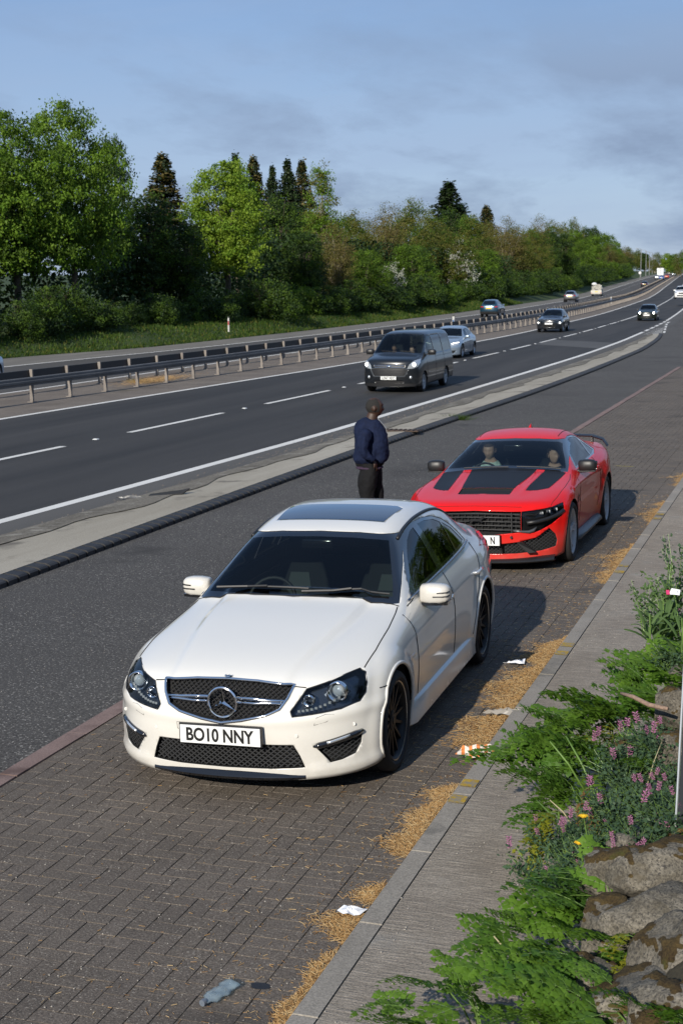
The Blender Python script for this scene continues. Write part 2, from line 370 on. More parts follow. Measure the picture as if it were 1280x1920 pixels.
def tyre_wheel(parent, x, y, R, wd, rr, style, rimm, sg, cache={}, lip=None, det=1):
    """a wheel with its outer face towards +x*sg. style: number of spokes and kind."""
    w = link('wheel', None, parent); w.location = (x, y, R); w.rotation_euler = (0, 0, 0 if sg > 0 else pi); w.empty_display_size = .1
    key = (R, wd, rr, style, rimm.name)
    if key not in cache:
        n = 48 if det else 20; mb = MB(); h = wd/2
        mb.lathe([(h*.62, rr-.004), (h*.86, rr+.008), (h, rr+(R-rr)*.38), (h*.97, rr+(R-rr)*.72), (h*.84, R-.008), (h*.55, R-.001), (h*.22, R), (h*.2, R-.007), (h*.16, R-.007), (h*.14, R), (-h*.14, R), (-h*.16, R-.007), (-h*.2, R-.007), (-h*.22, R), (-h*.55, R-.001), (-h*.84, R-.008), (-h, rr+(R-rr)*.5), (-h*.86, rr+.008), (-h*.62, rr-.004)], n, 'x', close=True)
        o1 = obj('tyre', mb, RUB, None, angle=40); me1 = o1.data; bpy.data.objects.remove(o1)
        mb = MB(); mb.lathe([(h*.80, rr-.002), (h*.86, rr+.006), (h*.88, rr-.004), (h*.80, rr-.012), (h*.55, rr-.022), (-h*.8, rr-.03), (-h*.85, rr)], n, 'x')
        ns, kind = style; hub = .065
        for k in range(ns):
            a = 2*pi*k/ns+.1; ex = [0] if kind != 'twin' else [-.16, .16]
            for e in ex:
                aa = a+e; t = 2*pi/ns; w0, w1 = (.011, .0075) if kind == 'multi' else ((.03, .02) if kind == 'five' else (.013, .011))
                pts = []
                for f, r_ in ((0, hub*.8), (.5, (hub+rr)/2), (1, rr-.008)):
                    ang = a+(e*(.35+.65*f) if kind == 'twin' else 0); ww = w0+(w1-w0)*f; xx = h*.62+(.015*(f-.2)); 
                    for sx, dx in ((-1, 0), (1, 0), (1, -.028), (-1, -.028)):
                        pts.append((xx+dx, r_*cos(ang)-sx*ww*sin(ang), r_*sin(ang)+sx*ww*cos(ang)))
                fs = [(0, 1, 5, 4), (1, 2, 6, 5), (2, 3, 7, 6), (3, 0, 4, 7), (4, 5, 9, 8), (5, 6, 10, 9), (6, 7, 11, 10), (7, 4, 8, 11)]
                mb.add(pts, fs)
        mb.lathe([(h*.2, hub), (h*.64, hub), (h*.7, hub*.8), (h*.7, .028), (h*.74, .026), (h*.74, 0.001)], 20, 'x')
        for k in range(5): mb.lathe([(h*.66, .008), (h*.72, .007), (h*.72, .0005)], 6, 'x', (0, .045*cos(k*1.2566), .045*sin(k*1.2566)))
        o2 = obj('rim', mb, rimm, None, angle=35); me2 = o2.data; bpy.data.objects.remove(o2)
        mb = MB(); mb.lathe([(h*.1, .02), (h*.1, rr*.78), (h*.05, rr*.78), (h*.05, .02)], 24, 'x'); mb.box((h*.1, rr*.62, .03), (.06, .09, .17))
        o3 = obj('brake_disc', mb, mat('brake_metal', (.16, .155, .15), .5, .8), None, angle=35); me3 = o3.data; bpy.data.objects.remove(o3)
        me4 = None
        if lip:
            mb = MB(); mb.lathe([(h*.80, rr-.007), (h*.88, rr+.002), (h*.90, rr+.0075), (h*.86, rr+.0085), (h*.80, rr+.001)], n, 'x'); o4 = obj('rim_lip', mb, lip, None, angle=35); me4 = o4.data; bpy.data.objects.remove(o4)
        cache[key] = (me1, me2, me3, me4)
    a, b, c, d = cache[key]; link('tyre', a, w); link('rim', b, w); link('brake_disc', c, w)
    if d: link('rim_lip', d, w)
    return w
def rbox(name, c, d, m, parent, r=.03, R=None, lv=2):
    mb = MB(); mb.box(c, d, 0, R); o = obj(name, mb, m, parent, smooth=True); b = o.modifiers.new('b', 'BEVEL'); b.width = r; b.segments = 3; return o
def seat(parent, x, y, z, insert=SEATG, w=.5, tilt=.32, rear=False):
    """car seat facing -y: cushion, winged back, headrest."""
    s = link('seat', None, parent); s.location = (x, y, z)
    mb = MB()
    def slab(pts, m=0): mb.add(*pts, m)
    # side profile back: series of sections up the back
    secs = [(0, .23, .10), (.12, .25, .12), (.28, .26, .13), (.42, .25, .11), (.53, .205, .09), (.60, .15, .075), (.70, .14, .075), (.79, .125, .06), (.84, .08, .03)]
    vs = []; n = 12
    for h, hw, th in secs:
        for k in range(n):
            t = 2*pi*k/n; cx, cy = cos(t), sin(t); cx = math.copysign(abs(cx)**.55, cx); cy = math.copysign(abs(cy)**.7, cy)
            wing = -.05*abs(cx)**3 if h < .55 else 0
            vs.append((hw*cx, .12+th*.5*cy+wing+h*tilt, .10+h))
    fs = [(i*n+k, i*n+(k+1) % n, (i+1)*n+(k+1) % n, (i+1)*n+k) for i in range(len(secs)-1) for k in range(n)]+[tuple(range(n))[::-1], tuple((len(secs)-1)*n+k for k in range(n))]
    mb.add(vs, fs); mb.box((0, -.12, .05), (.50, .52, .14)); o = obj('seat_shell', mb, SEAT, s, smooth=True); sub = o.modifiers.new('s', 'SUBSURF'); sub.levels = 1; sub.render_levels = 2
    mb = MB(); hs = [(.12, .10), (.24, .105), (.25, .105), (.37, .10), (.38, .10), (.50, .075)]
    for a, b in ((0, 1), (2, 3), (4, 5)):
        (h0, w0), (h1, w1) = hs[a], hs[b]; y0, y1 = .055+h0*tilt, .055+h1*tilt
        mb.add([(-w0, y0, .1+h0), (w0, y0, .1+h0), (w1, y1, .1+h1), (-w1, y1, .1+h1), (-w0, y0+.03, .1+h0), (w0, y0+.03, .1+h0), (w1, y1+.03, .1+h1), (-w1, y1+.03, .1+h1)], [(0, 1, 2, 3), (0, 4, 5, 1), (1, 5, 6, 2), (2, 6, 7, 3), (3, 7, 4, 0)])
    obj('seat_insert', mb, insert, s); return s
def interior(root, S, detail=1, insert=SEATG):
    I = S['int']; x0 = I['w']; f0, f1 = I['dash'], I['rear']; zf, zb = I['floor'], I['belt']
    mb = MB(); mb.box((0, (f0+f1)/2, zf), (2*x0, f1-f0, .04)); mb.box((0, f0-.05, (zf+zb)/2-.05), (2*x0, .05, zb-zf)); mb.box((0, f1, (zf+zb)/2), (2*x0, .05, zb-zf))
    mb.box((-x0, (f0+f1)/2, (zf+zb)/2-.03), (.04, f1-f0, zb-zf-.05)); mb.box((x0, (f0+f1)/2, (zf+zb)/2-.03), (.04, f1-f0, zb-zf-.05))
    obj('cabin_tub', mb, LINING, root)
    mb = MB(); d = I['dz']; mb.add([(-x0, f0-.32, d-.02), (x0, f0-.32, d-.02), (x0, f0+.02, d+.02), (-x0, f0+.02, d+.02), (x0, f0+.12, d-.08), (-x0, f0+.12, d-.08), (x0, f0+.10, d-.4), (-x0, f0+.10, d-.4)], [(0, 1, 2, 3), (3, 2, 4, 5), (5, 4, 6, 7)]); obj('dashboard', mb, TRIM, root)
    for sx in (-1, 1): seat(root, sx*.37, I['seat'], I['sz'], insert)
    if detail:
        mb = MB(); c = Vector((-.37, I['seat']-.44, I['dz']-.075)); R = Matrix.Rotation(radians(-25), 3, 'X'); P = [c+R @ Vector((.185*cos(t), 0, .185*sin(t))) for t in [k*pi/12 for k in range(25)]]; mb.tube(P, .014, 8)
        for a in (-.25, pi+.25, -pi/2): mb.tube([c+R @ Vector((0, .02, 0)), c+R @ Vector((.18*cos(a), 0, .18*sin(a)))], .013, 6)
        mb.sphere(c, (.06, .03, .06), 10); mb.tube([c, c+Vector((0, -.3, -.08))], .03, 8); obj('steering_wheel', mb, TRIM, root, smooth=True)
        rbox('rear_seat', (0, I['rear']-.2, I['sz']+.25), (1.15, .18, .62), SEAT, root, .06, Matrix.Rotation(radians(-15), 3, 'X'))
        m = rbox('rear_view_mirror', (0, S['ms'], S['mz']), (.24, .03, .07), GLOSSB, root, .02)
def plate(parent, loc, rot, text, yellow=False, wd=.52, hh=.111, frame=True, tw=.44, th=.079, shift=0):
    p = link('number_plate', None, parent); p.location = loc; p.rotation_euler = rot
    mb = MB(); mb.box((0, 0, 0), (wd, .006, hh)); o = obj('plate_panel', mb, PLATEY if yellow else PLATEW, p)
    if frame: mb = MB(); mb.box((0, .012, .002), (wd+.016, .018, hh+.016)); obj('plate_backing', mb, BLK, p)
    if text: text_mesh('plate_lettering', text, th*1.42, INK, p, (shift, -.0036, 0), (pi/2, 0, 0), tw)
    return p
# ================================================================ white saloon
def saloon_spec():
    S = dict(st=[.36, .5, .66, .84, 1.05, 1.28, 1.40, 1.50, 1.66, 1.85, 2.02, 2.14, 2.35, 2.65, 3.0, 3.3, 3.55, 3.8, 3.98, 4.1, 4.28, 4.45, 4.56])
    S['z8'] = [(.36, .745), (.5, .81), (.66, .855), (.84, .89), (1.05, .925), (1.28, .955), (1.40, .975), (1.5, 1.025), (1.66, 1.125), (1.85, 1.24), (2.02, 1.338), (2.14, 1.375), (2.35, 1.413), (2.65, 1.444), (3.0, 1.448), (3.3, 1.422), (3.55, 1.36), (3.8, 1.25), (3.98, 1.155), (4.1, 1.105), (4.28, 1.07), (4.56, 1.045)]
    S['w5'] = [(.36, .60), (.84, .67), (1.28, .71), (1.45, .735), (1.66, .705), (1.85, .648), (2.02, .603), (2.14, .582), (2.35, .578), (3.0, .588), (3.3, .592), (3.55, .60), (3.8, .615), (4.0, .635), (4.3, .64), (4.56, .56)]
    S['z5'] = [(.36, .742), (.5, .79), (.84, .865), (1.28, .925), (1.45, .948), (1.66, 1.07), (1.85, 1.19), (2.02, 1.29), (2.14, 1.338), (2.35, 1.386), (2.65, 1.412), (3.0, 1.412), (3.3, 1.378), (3.55, 1.305), (3.8, 1.185), (4.0, 1.07), (4.3, 1.015), (4.56, .995)]
    S['w4'] = [(.36, .745), (.5, .775), (.84, .80), (1.4, .795), (1.6, .785), (2.1, .78), (3.0, .78), (3.6, .76), (4.05, .725), (4.56, .62)]
    S['z4'] = [(.36, .712), (.5, .755), (.84, .83), (1.28, .885), (1.45, .90), (1.66, .915), (2.1, .935), (3.0, .965), (3.6, .985), (4.05, .975), (4.56, .955)]
    S['w3'] = [(.36, .80), (.5, .83), (.84, .868), (1.28, .86), (2.1, .862), (3.0, .862), (3.6, .868), (4.05, .835), (4.56, .73)]
    S['z3'] = [(.36, .645), (.5, .69), (.84, .77), (1.28, .80), (2.1, .845), (3.0, .87), (3.6, .89), (4.05, .90), (4.56, .90)]
    S['w2'] = [(.36, .83), (.5, .865), (.66, .90), (.84, .918), (1.05, .905), (1.28, .882), (2.1, .882), (3.0, .884), (3.35, .90), (3.6, .92), (3.85, .905), (4.05, .87), (4.56, .77)]
    S['z2'] = [(.36, .54), (.84, .60), (2.1, .60), (3.6, .64), (4.56, .66)]
    S['w1'] = [(.36, .835), (.5, .87), (.66, .905), (.84, .922), (1.05, .905), (1.28, .872), (2.1, .868), (3.0, .87), (3.35, .895), (3.6, .92), (3.85, .905), (4.1, .865), (4.56, .78)]
    S['z1'] = [(.36, .36), (2, .38), (4.56, .42)]
    S['w0'] = [(.36, .835), (.5, .855), (.84, .87), (1.28, .845), (3, .845), (3.6, .87), (4.56, .76)]; S['z0'] = [(.36, .165), (.84, .19), (3.8, .19), (4.56, .25)]
    S['foff'] = [.35, .335, .225, .155, .125, .115]; S['ffade'] = [1, .8, .55, .3, .12]
    S['roff'] = [4.57, 4.58, 4.62, 4.645, 4.655, 4.66]; S['rfade'] = [1, .6, .3]
    S['fs'] = [.055, .035, .0, .045]; S['fz'] = [.15, .33, .53, .64]; S['fex'] = [4.4, 4.2, 3.8, 3.2]
    S['rs'] = [4.62, 4.70, 4.70, 4.67]; S['rz'] = [.25, .42, .64, .88]
    S['cam'] = .30
    S['int'] = dict(w=.72, dash=1.72, rear=3.75, floor=.30, belt=.93, dz=.90, seat=2.42, sz=.32); S['ms'] = 1.98; S['mz'] = 1.27
    return S
def sculpt(bm, fn):
    bm.normal_update()
    for v, n in [(v, v.normal.copy()) for v in bm.verts]:
        d = fn(v.co)
        if isinstance(d, tuple): v.co += Vector(d)
        elif d: v.co += n*d
    bm.normal_update()
def sm(a, b, x): t = min(1, max(0, (x-a)/(b-a))); return t*t*(3-2*t)
def arch(bm, s, z, r, nx=.15):
    for sg in (1, -1):
        poly = [(s+r*cos(t), z+r*sin(t)) for t in [2*pi*k/36 for k in range(36)]]
        fs = cut(bm, poly, 'side', lambda f: f.normal.x*sg > nx); bmesh.ops.delete(bm, geom=fs, context='FACES')
def wells(root, W, axles, R):
    mb = MB()
    for s in axles:
        for sg in (1, -1):
            r, n = R+.055, 24; A = [radians(-12+204*k/n) for k in range(n+1)]; o = [(sg*(W-.04), s+r*cos(t), R+r*sin(t)) for t in A]; i_ = [(sg*.52, s+r*cos(t), R+r*sin(t)) for t in A]
            mb.add(o+i_, [(k, k+1, n+2+k, n+1+k) for k in range(n)]+[tuple(range(n+1, 2*n+2))])
    obj('wheel_well', mb, DARK, root, smooth=True)
def closed(nm, bm, m, inner, root, th=.014):
    me = bpy.data.meshes.new(nm); bm.to_mesh(me); me.materials.append(m); me.materials.append(inner); me.shade_smooth(); o = link(nm, me, root)
    so_ = o.modifiers.new('s', 'SOLIDIFY'); so_.thickness = th; so_.offset = -1; so_.material_offset = 1; so_.material_offset_rim = 1; so_.use_rim = True
    return o
def hexmesh(mb, poly, y, pitch=.026, r=.0028, view=None, tilt=0, sheary=None):
    c0 = (sum(p[0] for p in poly)/len(poly), sum(p[1] for p in poly)/len(poly)); poly = [(c0[0]+(a-c0[0])*.965, c0[1]+(b-c0[1])*.93) for a, b in poly]
    """a diamond lattice of bars inside poly (x,z), at depth y (or sheary(x))."""
    f = sheary or (lambda x, z: y); xs = [p[0] for p in poly]; zs = [p[1] for p in poly]
    def fl(seg, sg):
        if len(seg) > 1: mb.tube([(a, f(a, b)-.002*sg, b) for a, b in (seg[::6] if len(seg) % 6 == 1 else seg[::6]+[seg[-1]])], r, 4, caps=False)
    for sg in (1, -1):
        span = max(xs)-min(xs)+max(zs)-min(zs); k = int(span/pitch)+2
        for i in range(-k, k+1):
            x0 = (min(xs)+max(xs))/2+i*pitch*1.3; seg = []
            n = 60; z0, z1 = min(zs), max(zs); prev = None
            for j in range(n+1):
                z = z0+(z1-z0)*j/n; x = x0+sg*(z-(z0+z1)/2)*1.25
                if inpoly((x, z), poly): seg.append((x, z))
                else:
                    fl(seg, sg)
                    seg = []
            fl(seg, sg)
def rod_mirror(root, x, s, z, m, low, sg, k=1.0):
    """door mirror housing with a foot; the housing's outside faces the front (-y)."""
    g = link('door_mirror', None, root); g.location = (sg*x, s, z)
    mb = MB(); secs = [(-.022, .052, .05), (-.01, .066, .066), (.05, .074, .078), (.12, .072, .080), (.165, .062, .072), (.185, .045, .05), (.192, .02, .02)]; n = 14; vs = []
    for a, h, d in secs:
        for k2 in range(n):
            t = 2*pi*k2/n; c_, s_ = cos(t), sin(t); c_ = math.copysign(abs(c_)**.6, c_); s_ = math.copysign(abs(s_)**.55, s_); yy = -d*c_ if c_ > 0 else .03*(-c_)
            vs.append((sg*a*k, yy*k, h*s_*k+.004*(a/.2)))
    fs = [(i*n+j, i*n+(j+1) % n, (i+1)*n+(j+1) % n, (i+1)*n+j) for i in range(len(secs)-1) for j in range(n)]+[tuple(range(n)), tuple((len(secs)-1)*n+j for j in range(n))]
    mb.add(vs, fs); o = obj('mirror_housing', mb, m, g, smooth=True)
    mb = MB(); mb.add([(sg*.0, .031, -.05), (sg*.19, .031, -.05), (sg*.2, .031, .05), (sg*.0, .031, .055)], [(0, 1, 2, 3)]); obj('mirror_glass', mb, CHROME, g)
    mb = MB(); mb.tube([(sg*.06, -.01, -.066*k), (sg*-.01, -.01, -.068*k), (sg*-.06, .0, -.07), (sg*-.10, .01, -.07)], [.02, .024, .02, .03], 8)
    secs = [(-.01, .055), (.10, .066), (.2, .05)]
    vs = []
    for a, d in secs:
        for yy in (-d, .03):
            for zz_ in (-.080*k, -.060*k): vs.append((sg*a*.9*k, yy, zz_+.006*(a/.2)))
    mb.add(vs, [(0, 1, 5, 4), (4, 5, 9, 8), (0, 2, 3, 1), (8, 9, 11, 10), (2, 6, 7, 3), (6, 10, 11, 7), (1, 3, 7, 5), (5, 7, 11, 9), (0, 4, 6, 2), (4, 8, 10, 6)])
    obj('mirror_foot', mb, low, g, smooth=False, angle=30); return g
def star(mb, c, R, thick, tilt=0):
    """a ring with a three pointed faceted star, in the x-z plane facing -y."""
    P = [(c[0]+R*cos(t), c[1], c[2]+R*sin(t)) for t in [k*pi/20 for k in range(41)]]; mb.tube(P, R*.085, 8)
    for k in range(3):
        a = pi/2+k*2*pi/3; tip = (c[0]+R*.96*cos(a), c[1]+.002, c[2]+R*.96*sin(a)); b1 = a+pi/3; b2 = a-pi/3; q = R*.17
        i1 = (c[0]+q*cos(b1), c[1]+.006, c[2]+q*sin(b1)); i2 = (c[0]+q*cos(b2), c[1]+.006, c[2]+q*sin(b2)); ce = (c[0], c[1]-R*.16, c[2])
        mb.add([ce, i1, tip, i2], [(0, 1, 2), (0, 2, 3)])
def white_saloon():
    root = thing('saloon_car', 'white four-door saloon with black wheels, parked in the brick bay nearest the camera', 'car', (0, 0, 0), 0.0315383)
    A = .0261; X, Y = -3.398, 8.5366; root.location = (X+.84*sin(A), Y-.84*cos(A), -.001); root.rotation_euler = (-.0014, -.0232, A)
    S = saloon_spec(); bm = body_mesh(S, 3)
    def sc(c):
        x, s, z = abs(c.x), c.y, c.z; d = 0
        if s < 1.52 and z > .70: e = .38+.14*sm(.15, 1.35, s)**.8; d += (.009+.017*sm(.2, 1.25, s))*(1-sm(e-.020, e+.020, x))-.006*math.exp(-((x-e-.035)/.03)**2)*(1-sm(1.38, 1.50, s))*sm(.70, .77, z)
        if s < .95 and .3 < z < .7: d += .012*math.exp(-((z-.525-.03*x)/.035)**2)*(1-sm(.6, .9, s))
        if s < .75 and z < .3 and x > .5: d += .016*math.exp(-((z-.215)/.03)**2)*sm(.5, .56, x)*(1-sm(.5, .75, s))
        if 1.0 < s < 4.3 and .66 < z < .9: d += .006*math.exp(-((z-.74-.035*(s-1))/.02)**2)*sm(1.1, 1.6, s)
        for a in (.84, 3.605):
            r = math.hypot(s-a, z-.335)
            if x > .8 and .3 < r < .52: d += .016*(1-sm(.40, .50, r))*sm(.2, .34, z+.1)
        return d
    sculpt(bm, sc); cst = Caster(bm)
    PW = mat('pearl_white_paint', (.70, .682, .63), .32, coat=1, coatr=.03); road_film(PW)
    fr = lambda f: f.normal.y < -.12
    # --- glazing
    ws = [(-.735, .955), (-.5, .968), (-.25, .978), (0, .982), (.25, .978), (.5, .968), (.735, .955), (.700, 1.05), (.655, 1.15), (.605, 1.25), (.567, 1.321), (.5, 1.332), (.3, 1.346), (0, 1.352), (-.3, 1.346), (-.5, 1.332), (-.567, 1.321), (-.605, 1.25), (-.655, 1.15), (-.700, 1.05)]
    F = cut(bm, ws, 'front', lambda f: 1.395+.13*f.calc_center_median().x**2 < f.calc_center_median().y < 2.4 and f.normal.z > 0); frit = take(bm, F)
    c0 = (0, 1.15); inner = [(c0[0]+(x-c0[0])*.925, c0[1]+(z-c0[1])*(.86 if z > 1.15 else .80)) for x, z in ws]
    F = cut(frit, inner, 'front', lambda f: True); gw = take(frit, F)
    bobj('windscreen', gw, GL, root, off=-.003); bobj('windscreen_surround', frit, GLOSSB, root, off=-.003)
    # side windows: outer dark frame, then glass
    side = [(1.70, .955), (1.85, .962), (2.3, .975), (2.9, .995), (3.4, 1.015), (3.62, 1.03), (3.55, 1.10), (3.42, 1.19), (3.25, 1.265), (3.05, 1.318), (2.8, 1.345), (2.55, 1.348), (2.38, 1.338), (2.22, 1.295), (2.06, 1.215), (1.90, 1.115), (1.78, 1.02)]
    for sg in (1, -1):
        F = cut(bm, side, 'side', lambda f: f.calc_center_median().x*sg > .4 and f.normal.x*sg > -.05 and f.calc_center_median().z > .9); sf = take(bm, F)
        g1 = [(1.86, .985), (2.52, 1.005), (2.50, 1.318), (2.40, 1.308), (2.25, 1.265), (2.09, 1.185), (1.95, 1.09)]
        g2 = [(2.66, 1.01), (3.16, 1.03), (3.16, 1.255), (3.02, 1.298), (2.8, 1.322), (2.62, 1.325)]
        g3_ = [(3.20, 1.03), (3.54, 1.045), (3.48, 1.10), (3.38, 1.175), (3.20, 1.245)]
        for nm, gp in (('front_door_window', g1), ('rear_door_window', g2), ('quarter_window', g3_)):
            F = cut(sf, gp, 'side', lambda f: True); g_ = take(sf, F); bobj(nm, g_, GL if nm == 'front_door_window' else GLT, root, off=-.006)
        bobj('window_frame', sf, GLOSSB, root, off=-.003)
    F = cut(bm, [(-.52, 1.13), (.52, 1.13), (.47, 1.30), (.40, 1.335), (-.40, 1.335), (-.47, 1.30)], 'front', lambda f: f.normal.y > .12 and f.calc_center_median().y > 3.3); bobj('rear_window', take(bm, F), GLT, root)
    # sunroof
    F = cut(bm, [(-.42, 2.30), (.42, 2.30), (.455, 2.72), (.40, 2.78), (-.40, 2.78), (-.455, 2.72)], 'top', lambda f: f.normal.z > .5); bobj('sunroof', take(bm, F), mat('sunroof_glass', (.004, .008, .02), .05, coat=1), root, off=.001)
    # --- lamps
    hl = [(.425, .588), (.47, .655), (.50, .706), (.60, .730), (.69, .755), (.745, .764), (.780, .742), (.802, .69), (.806, .64), (.785, .60), (.70, .578), (.55, .566), (.44, .558)]
    for sg in (1, -1):
        P = hl if sg > 0 else mirror(hl); F = cut(bm, P, 'front', lambda f: f.normal.y < .1 and f.normal.x*sg > -.2 and f.calc_center_median().y < .75 and f.normal.z < .93); pt = take(bm, F)
        cover = pt.copy(); h = link('headlight', None, root)
        bobj('lamp_cover', cover, LENS, h, off=-.001); recess(pt, (-.02*sg, .075, -.01)); bobj('lamp_housing', pt, mat('lamp_housing', (.10, .11, .125), .22, .85), h, angle=40)
        for (x, z, r, dy) in ((.665, .672, .062, .035), (.515, .638, .036, .045)):
            hh, nn = cst.p('front', x*sg, z)
            c = hh+Vector((0, dy, 0)); mb = MB(); mb.lathe([(.01, r), (-.03, r*1.02), (-.034, r*.92), (0, r*.80), (.02, r*.6)], 24, 'y', c); obj('lamp_bezel', mb, CHROME, h, smooth=True)
            if r > .05: mb = MB(); mb.sphere(c+Vector((0, .012, 0)), (r*.66, r*.5, r*.66), 16); obj('projector_lens', mb, mat('projector_glass', (.35, .40, .44), .05, .3, coat=1), h, smooth=True)
        mb = MB()
        for k in range(12):
            x = .47+.022*k*1.05; hh, nn = cst.p('front', x*sg, .584+.0011*k*k*.6)
            if hh: mb.box(hh+Vector((0, .022, 0)), (.016, .01, .013))
        obj('led_strip', mb, mat('led_clear', (.42, .45, .46), .2, .5), h)
        mb = MB(); strip(mb, cst, 'front', P, .0035, closed=True); obj('lamp_seal', mb, BLK, h)
    # --- grille
    gp = [(-.425, .728), (-.2, .748), (0, .754), (.2, .748), (.425, .728), (.40, .66), (.36, .60), (.28, .566), (.13, .535), (0, .515), (-.13, .535), (-.28, .566), (-.36, .60), (-.40, .66)]
    F = cut(bm, gp, 'front', lambda f: f.normal.y < -.05 and f.calc_center_median().y < .5); pt = take(bm, F)
    g = link('grille', None, root); recess(pt, (0, .06, 0)); bobj('grille_recess', pt, DARK, g, smooth=False)
    mb = MB(); strip(mb, cst, 'front', gp, .0095, closed=True, n=8, off=.001, step=.02); obj('grille_surround', mb, CHROME, g, smooth=True)
    gy = lambda x: (cst.p('front', x, .64)[0].y if cst.p('front', x, .64)[0] else .1)
    mb = MB(); hexmesh(mb, [(x*.985, .63+(z-.63)*.97) for x, z in gp], 0, .026, .0026, sheary=lambda x, z: (cst.p('front', x, z)[0] or Vector((0, gy(x), 0))).y+.03); obj('grille_mesh', mb, mat('grille_black', (.03, .03, .032), .3), g)
    mb = MB()
    for sg in (1, -1):
        for dz in (-.014, .014): mb.tube([(x*sg, gy(x)+.008, .648-.012*(x/.4)+dz*(.55+.45*(x < .3))) for x in (.09, .2, .3, .392)], .0105, 8)
    obj('grille_bar', mb, CHROME, g, smooth=True)
    mb = MB(); star(mb, (0, gy(0)-.012, .632), .092, .01); obj('star_emblem', mb, mat('chrome_bright', (.85, .86, .88), .1, 1), g, smooth=False, angle=30)
    hh, nn = cst.p('top', 0, .165)
    mb = MB(); mb.lathe([(.004, .026), (.006, .024), (.006, .001)], 20, 'z', hh-Vector((0, 0, .001))); obj('bonnet_badge', mb, mat('badge_blue', (.01, .03, .10), .2, coat=1), root)
    mb = MB(); mb.lathe([(.003, .0275), (.007, .0265), (.006, .0235)], 20, 'z', hh); 
    for k in range(3): a = pi/2+k*2*pi/3; mb.tube([hh+Vector((0, 0, .007)), hh+Vector((.018*cos(a), .018*sin(a), .007))], .002, 4)
    obj('bonnet_badge_rim', mb, CHROME, root)
    # --- lower intakes
    ci = [(-.44, .382), (0, .39), (.44, .382), (.475, .31), (.50, .235), (.3, .225), (0, .22), (-.3, .225), (-.50, .235), (-.475, .31)]
    F = cut(bm, ci, 'front', lambda f: f.normal.y < .2 and f.calc_center_median().y < .6); pt = take(bm, F); g = link('lower_intake', None, root); recess(pt, (0, .07, 0)); bobj('intake_recess', pt, DARK, g, smooth=False)
    mb = MB(); hexmesh(mb, ci, 0, .03, .0045, sheary=lambda x, z: (cst.p('front', x, z)[0] or Vector((0, .1, 0))).y+.022); obj('intake_mesh', mb, mat('mesh_black', (.035, .036, .038), .35), g)
    for sg in (1, -1):
        fi = [(.555, .372), (.65, .384), (.745, .398), (.80, .418), (.792, .345), (.765, .285), (.70, .262), (.64, .255), (.60, .31)]; P = fi if sg > 0 else mirror(fi)
        F = cut(bm, P, 'front', lambda f: f.normal.y < .25 and f.normal.x*sg > -.2 and f.calc_center_median().y < .7); pt = take(bm, F); g = link('side_intake', None, root); recess(pt, (-.02*sg, .06, 0)); bobj('intake_recess', pt, DARK, g, smooth=False)
        sy = lambda x, z: (cst.p('front', x, z)[0] or Vector((0, .25, 0))).y+.022
        mb = MB(); hexmesh(mb, P, 0, .026, .0032, sheary=sy); obj('intake_mesh', mb, mat('mesh_black'), g)
        mb = MB(); 
        for z0, x1, x2 in ((.366, .55, .80), ):
            pts = []
            for k in range(9): x = x1+(x2-x1)*k/8; h2, n2 = cst.p('front', x*sg, z0+.05*(k/8)**1.2); pts.append(h2+Vector((0, -.004, 0)))
            mb.tube(pts, [.006]+[.02]*7+[.014], 8)
        o = obj('lamp_blade', mb, GLOSSB, g, smooth=True)
        mb = MB(); pts = [cst.p('front', x*sg, .372+.05*((x-.55)/.25)**1.2)[0]+Vector((0, -.021, 0)) for x in (.63, .66, .69, .72, .745)]; mb.tube(pts, .009, 6); obj('daytime_lamp', mb, LED, g, smooth=True)
    # --- arches, shell
    arch(bm, .84, .335, .365); arch(bm, 3.605, .34, .37)
    closed('body_shell', bm, PW, LINING, root)
    # splitter, skirts, flares
    mb = MB(); xs = [-.50+1.0*k/16 for k in range(17)]; sy = lambda x: .055+.42*abs(x)**2.6
    secs = [(.05, .235), (.012, .215), (-.018, .19), (-.03, .168), (-.02, .150), (.20, .146)]; m_ = len(secs)
    mb.add([(x, sy(x)+dy, z+.012*abs(x)) for x in xs for dy, z in secs], [(i*m_+j, i*m_+j+1, (i+1)*m_+j+1, (i+1)*m_+j) for i in range(16) for j in range(m_-1)]); obj('front_splitter', mb, GLOSSB, root, angle=50)
    for sg in (1, -1):
        mb = MB(); rows = []
        for s_ in (1.20, 1.28, 1.7, 2.4, 3.0, 3.2, 3.27):
            e = .0 if s_ in (1.20, 3.27) else 1; o_ = .862+.032*e
            rows.append([(sg*.855, s_, .335), (sg*(o_-.012), s_, .315), (sg*o_, s_, .27), (sg*(o_+.008), s_, .185), (sg*(o_-.02), s_, .165), (sg*.80, s_, .165)])
        vs = [p for r in rows for p in r]; mb.add(vs, [(i*6+j, i*6+j+1, (i+1)*6+j+1, (i+1)*6+j) for i in range(6) for j in range(5)]); obj('side_skirt', mb, PW, root, angle=35)
        for sa, za, ra in ((.84, .335, .372), (3.605, .34, .377)):
            mb = MB(); pts = []
            for k in range(33):
                t = pi*(-.12+1.24*k/32); u, v = sa+ra*cos(t), za+ra*sin(t); h2, n2 = cst.p('side', u, max(v, .2), sg)
                if h2: pts.append(Vector((h2.x-sg*.003, u, v)))
            mb.tube(pts, .013, 6); obj('arch_lip', mb, PW, root, smooth=True)
    wells(root, .90, (.84, 3.605), .335)
    BW = mat('black_alloy', (.010, .010, .011), .45, .0, spec=.3); LIP = mat('machined_lip', (.42, .42, .43), .25, .9)
    for s_ in (.84, 3.605):
        for sg in (1, -1): tyre_wheel(root, sg*.775, s_, .330, .235, .250, (14, 'multi'), BW, sg, lip=LIP)
    # --- seams and trim
    mb = MB(); r = .0042
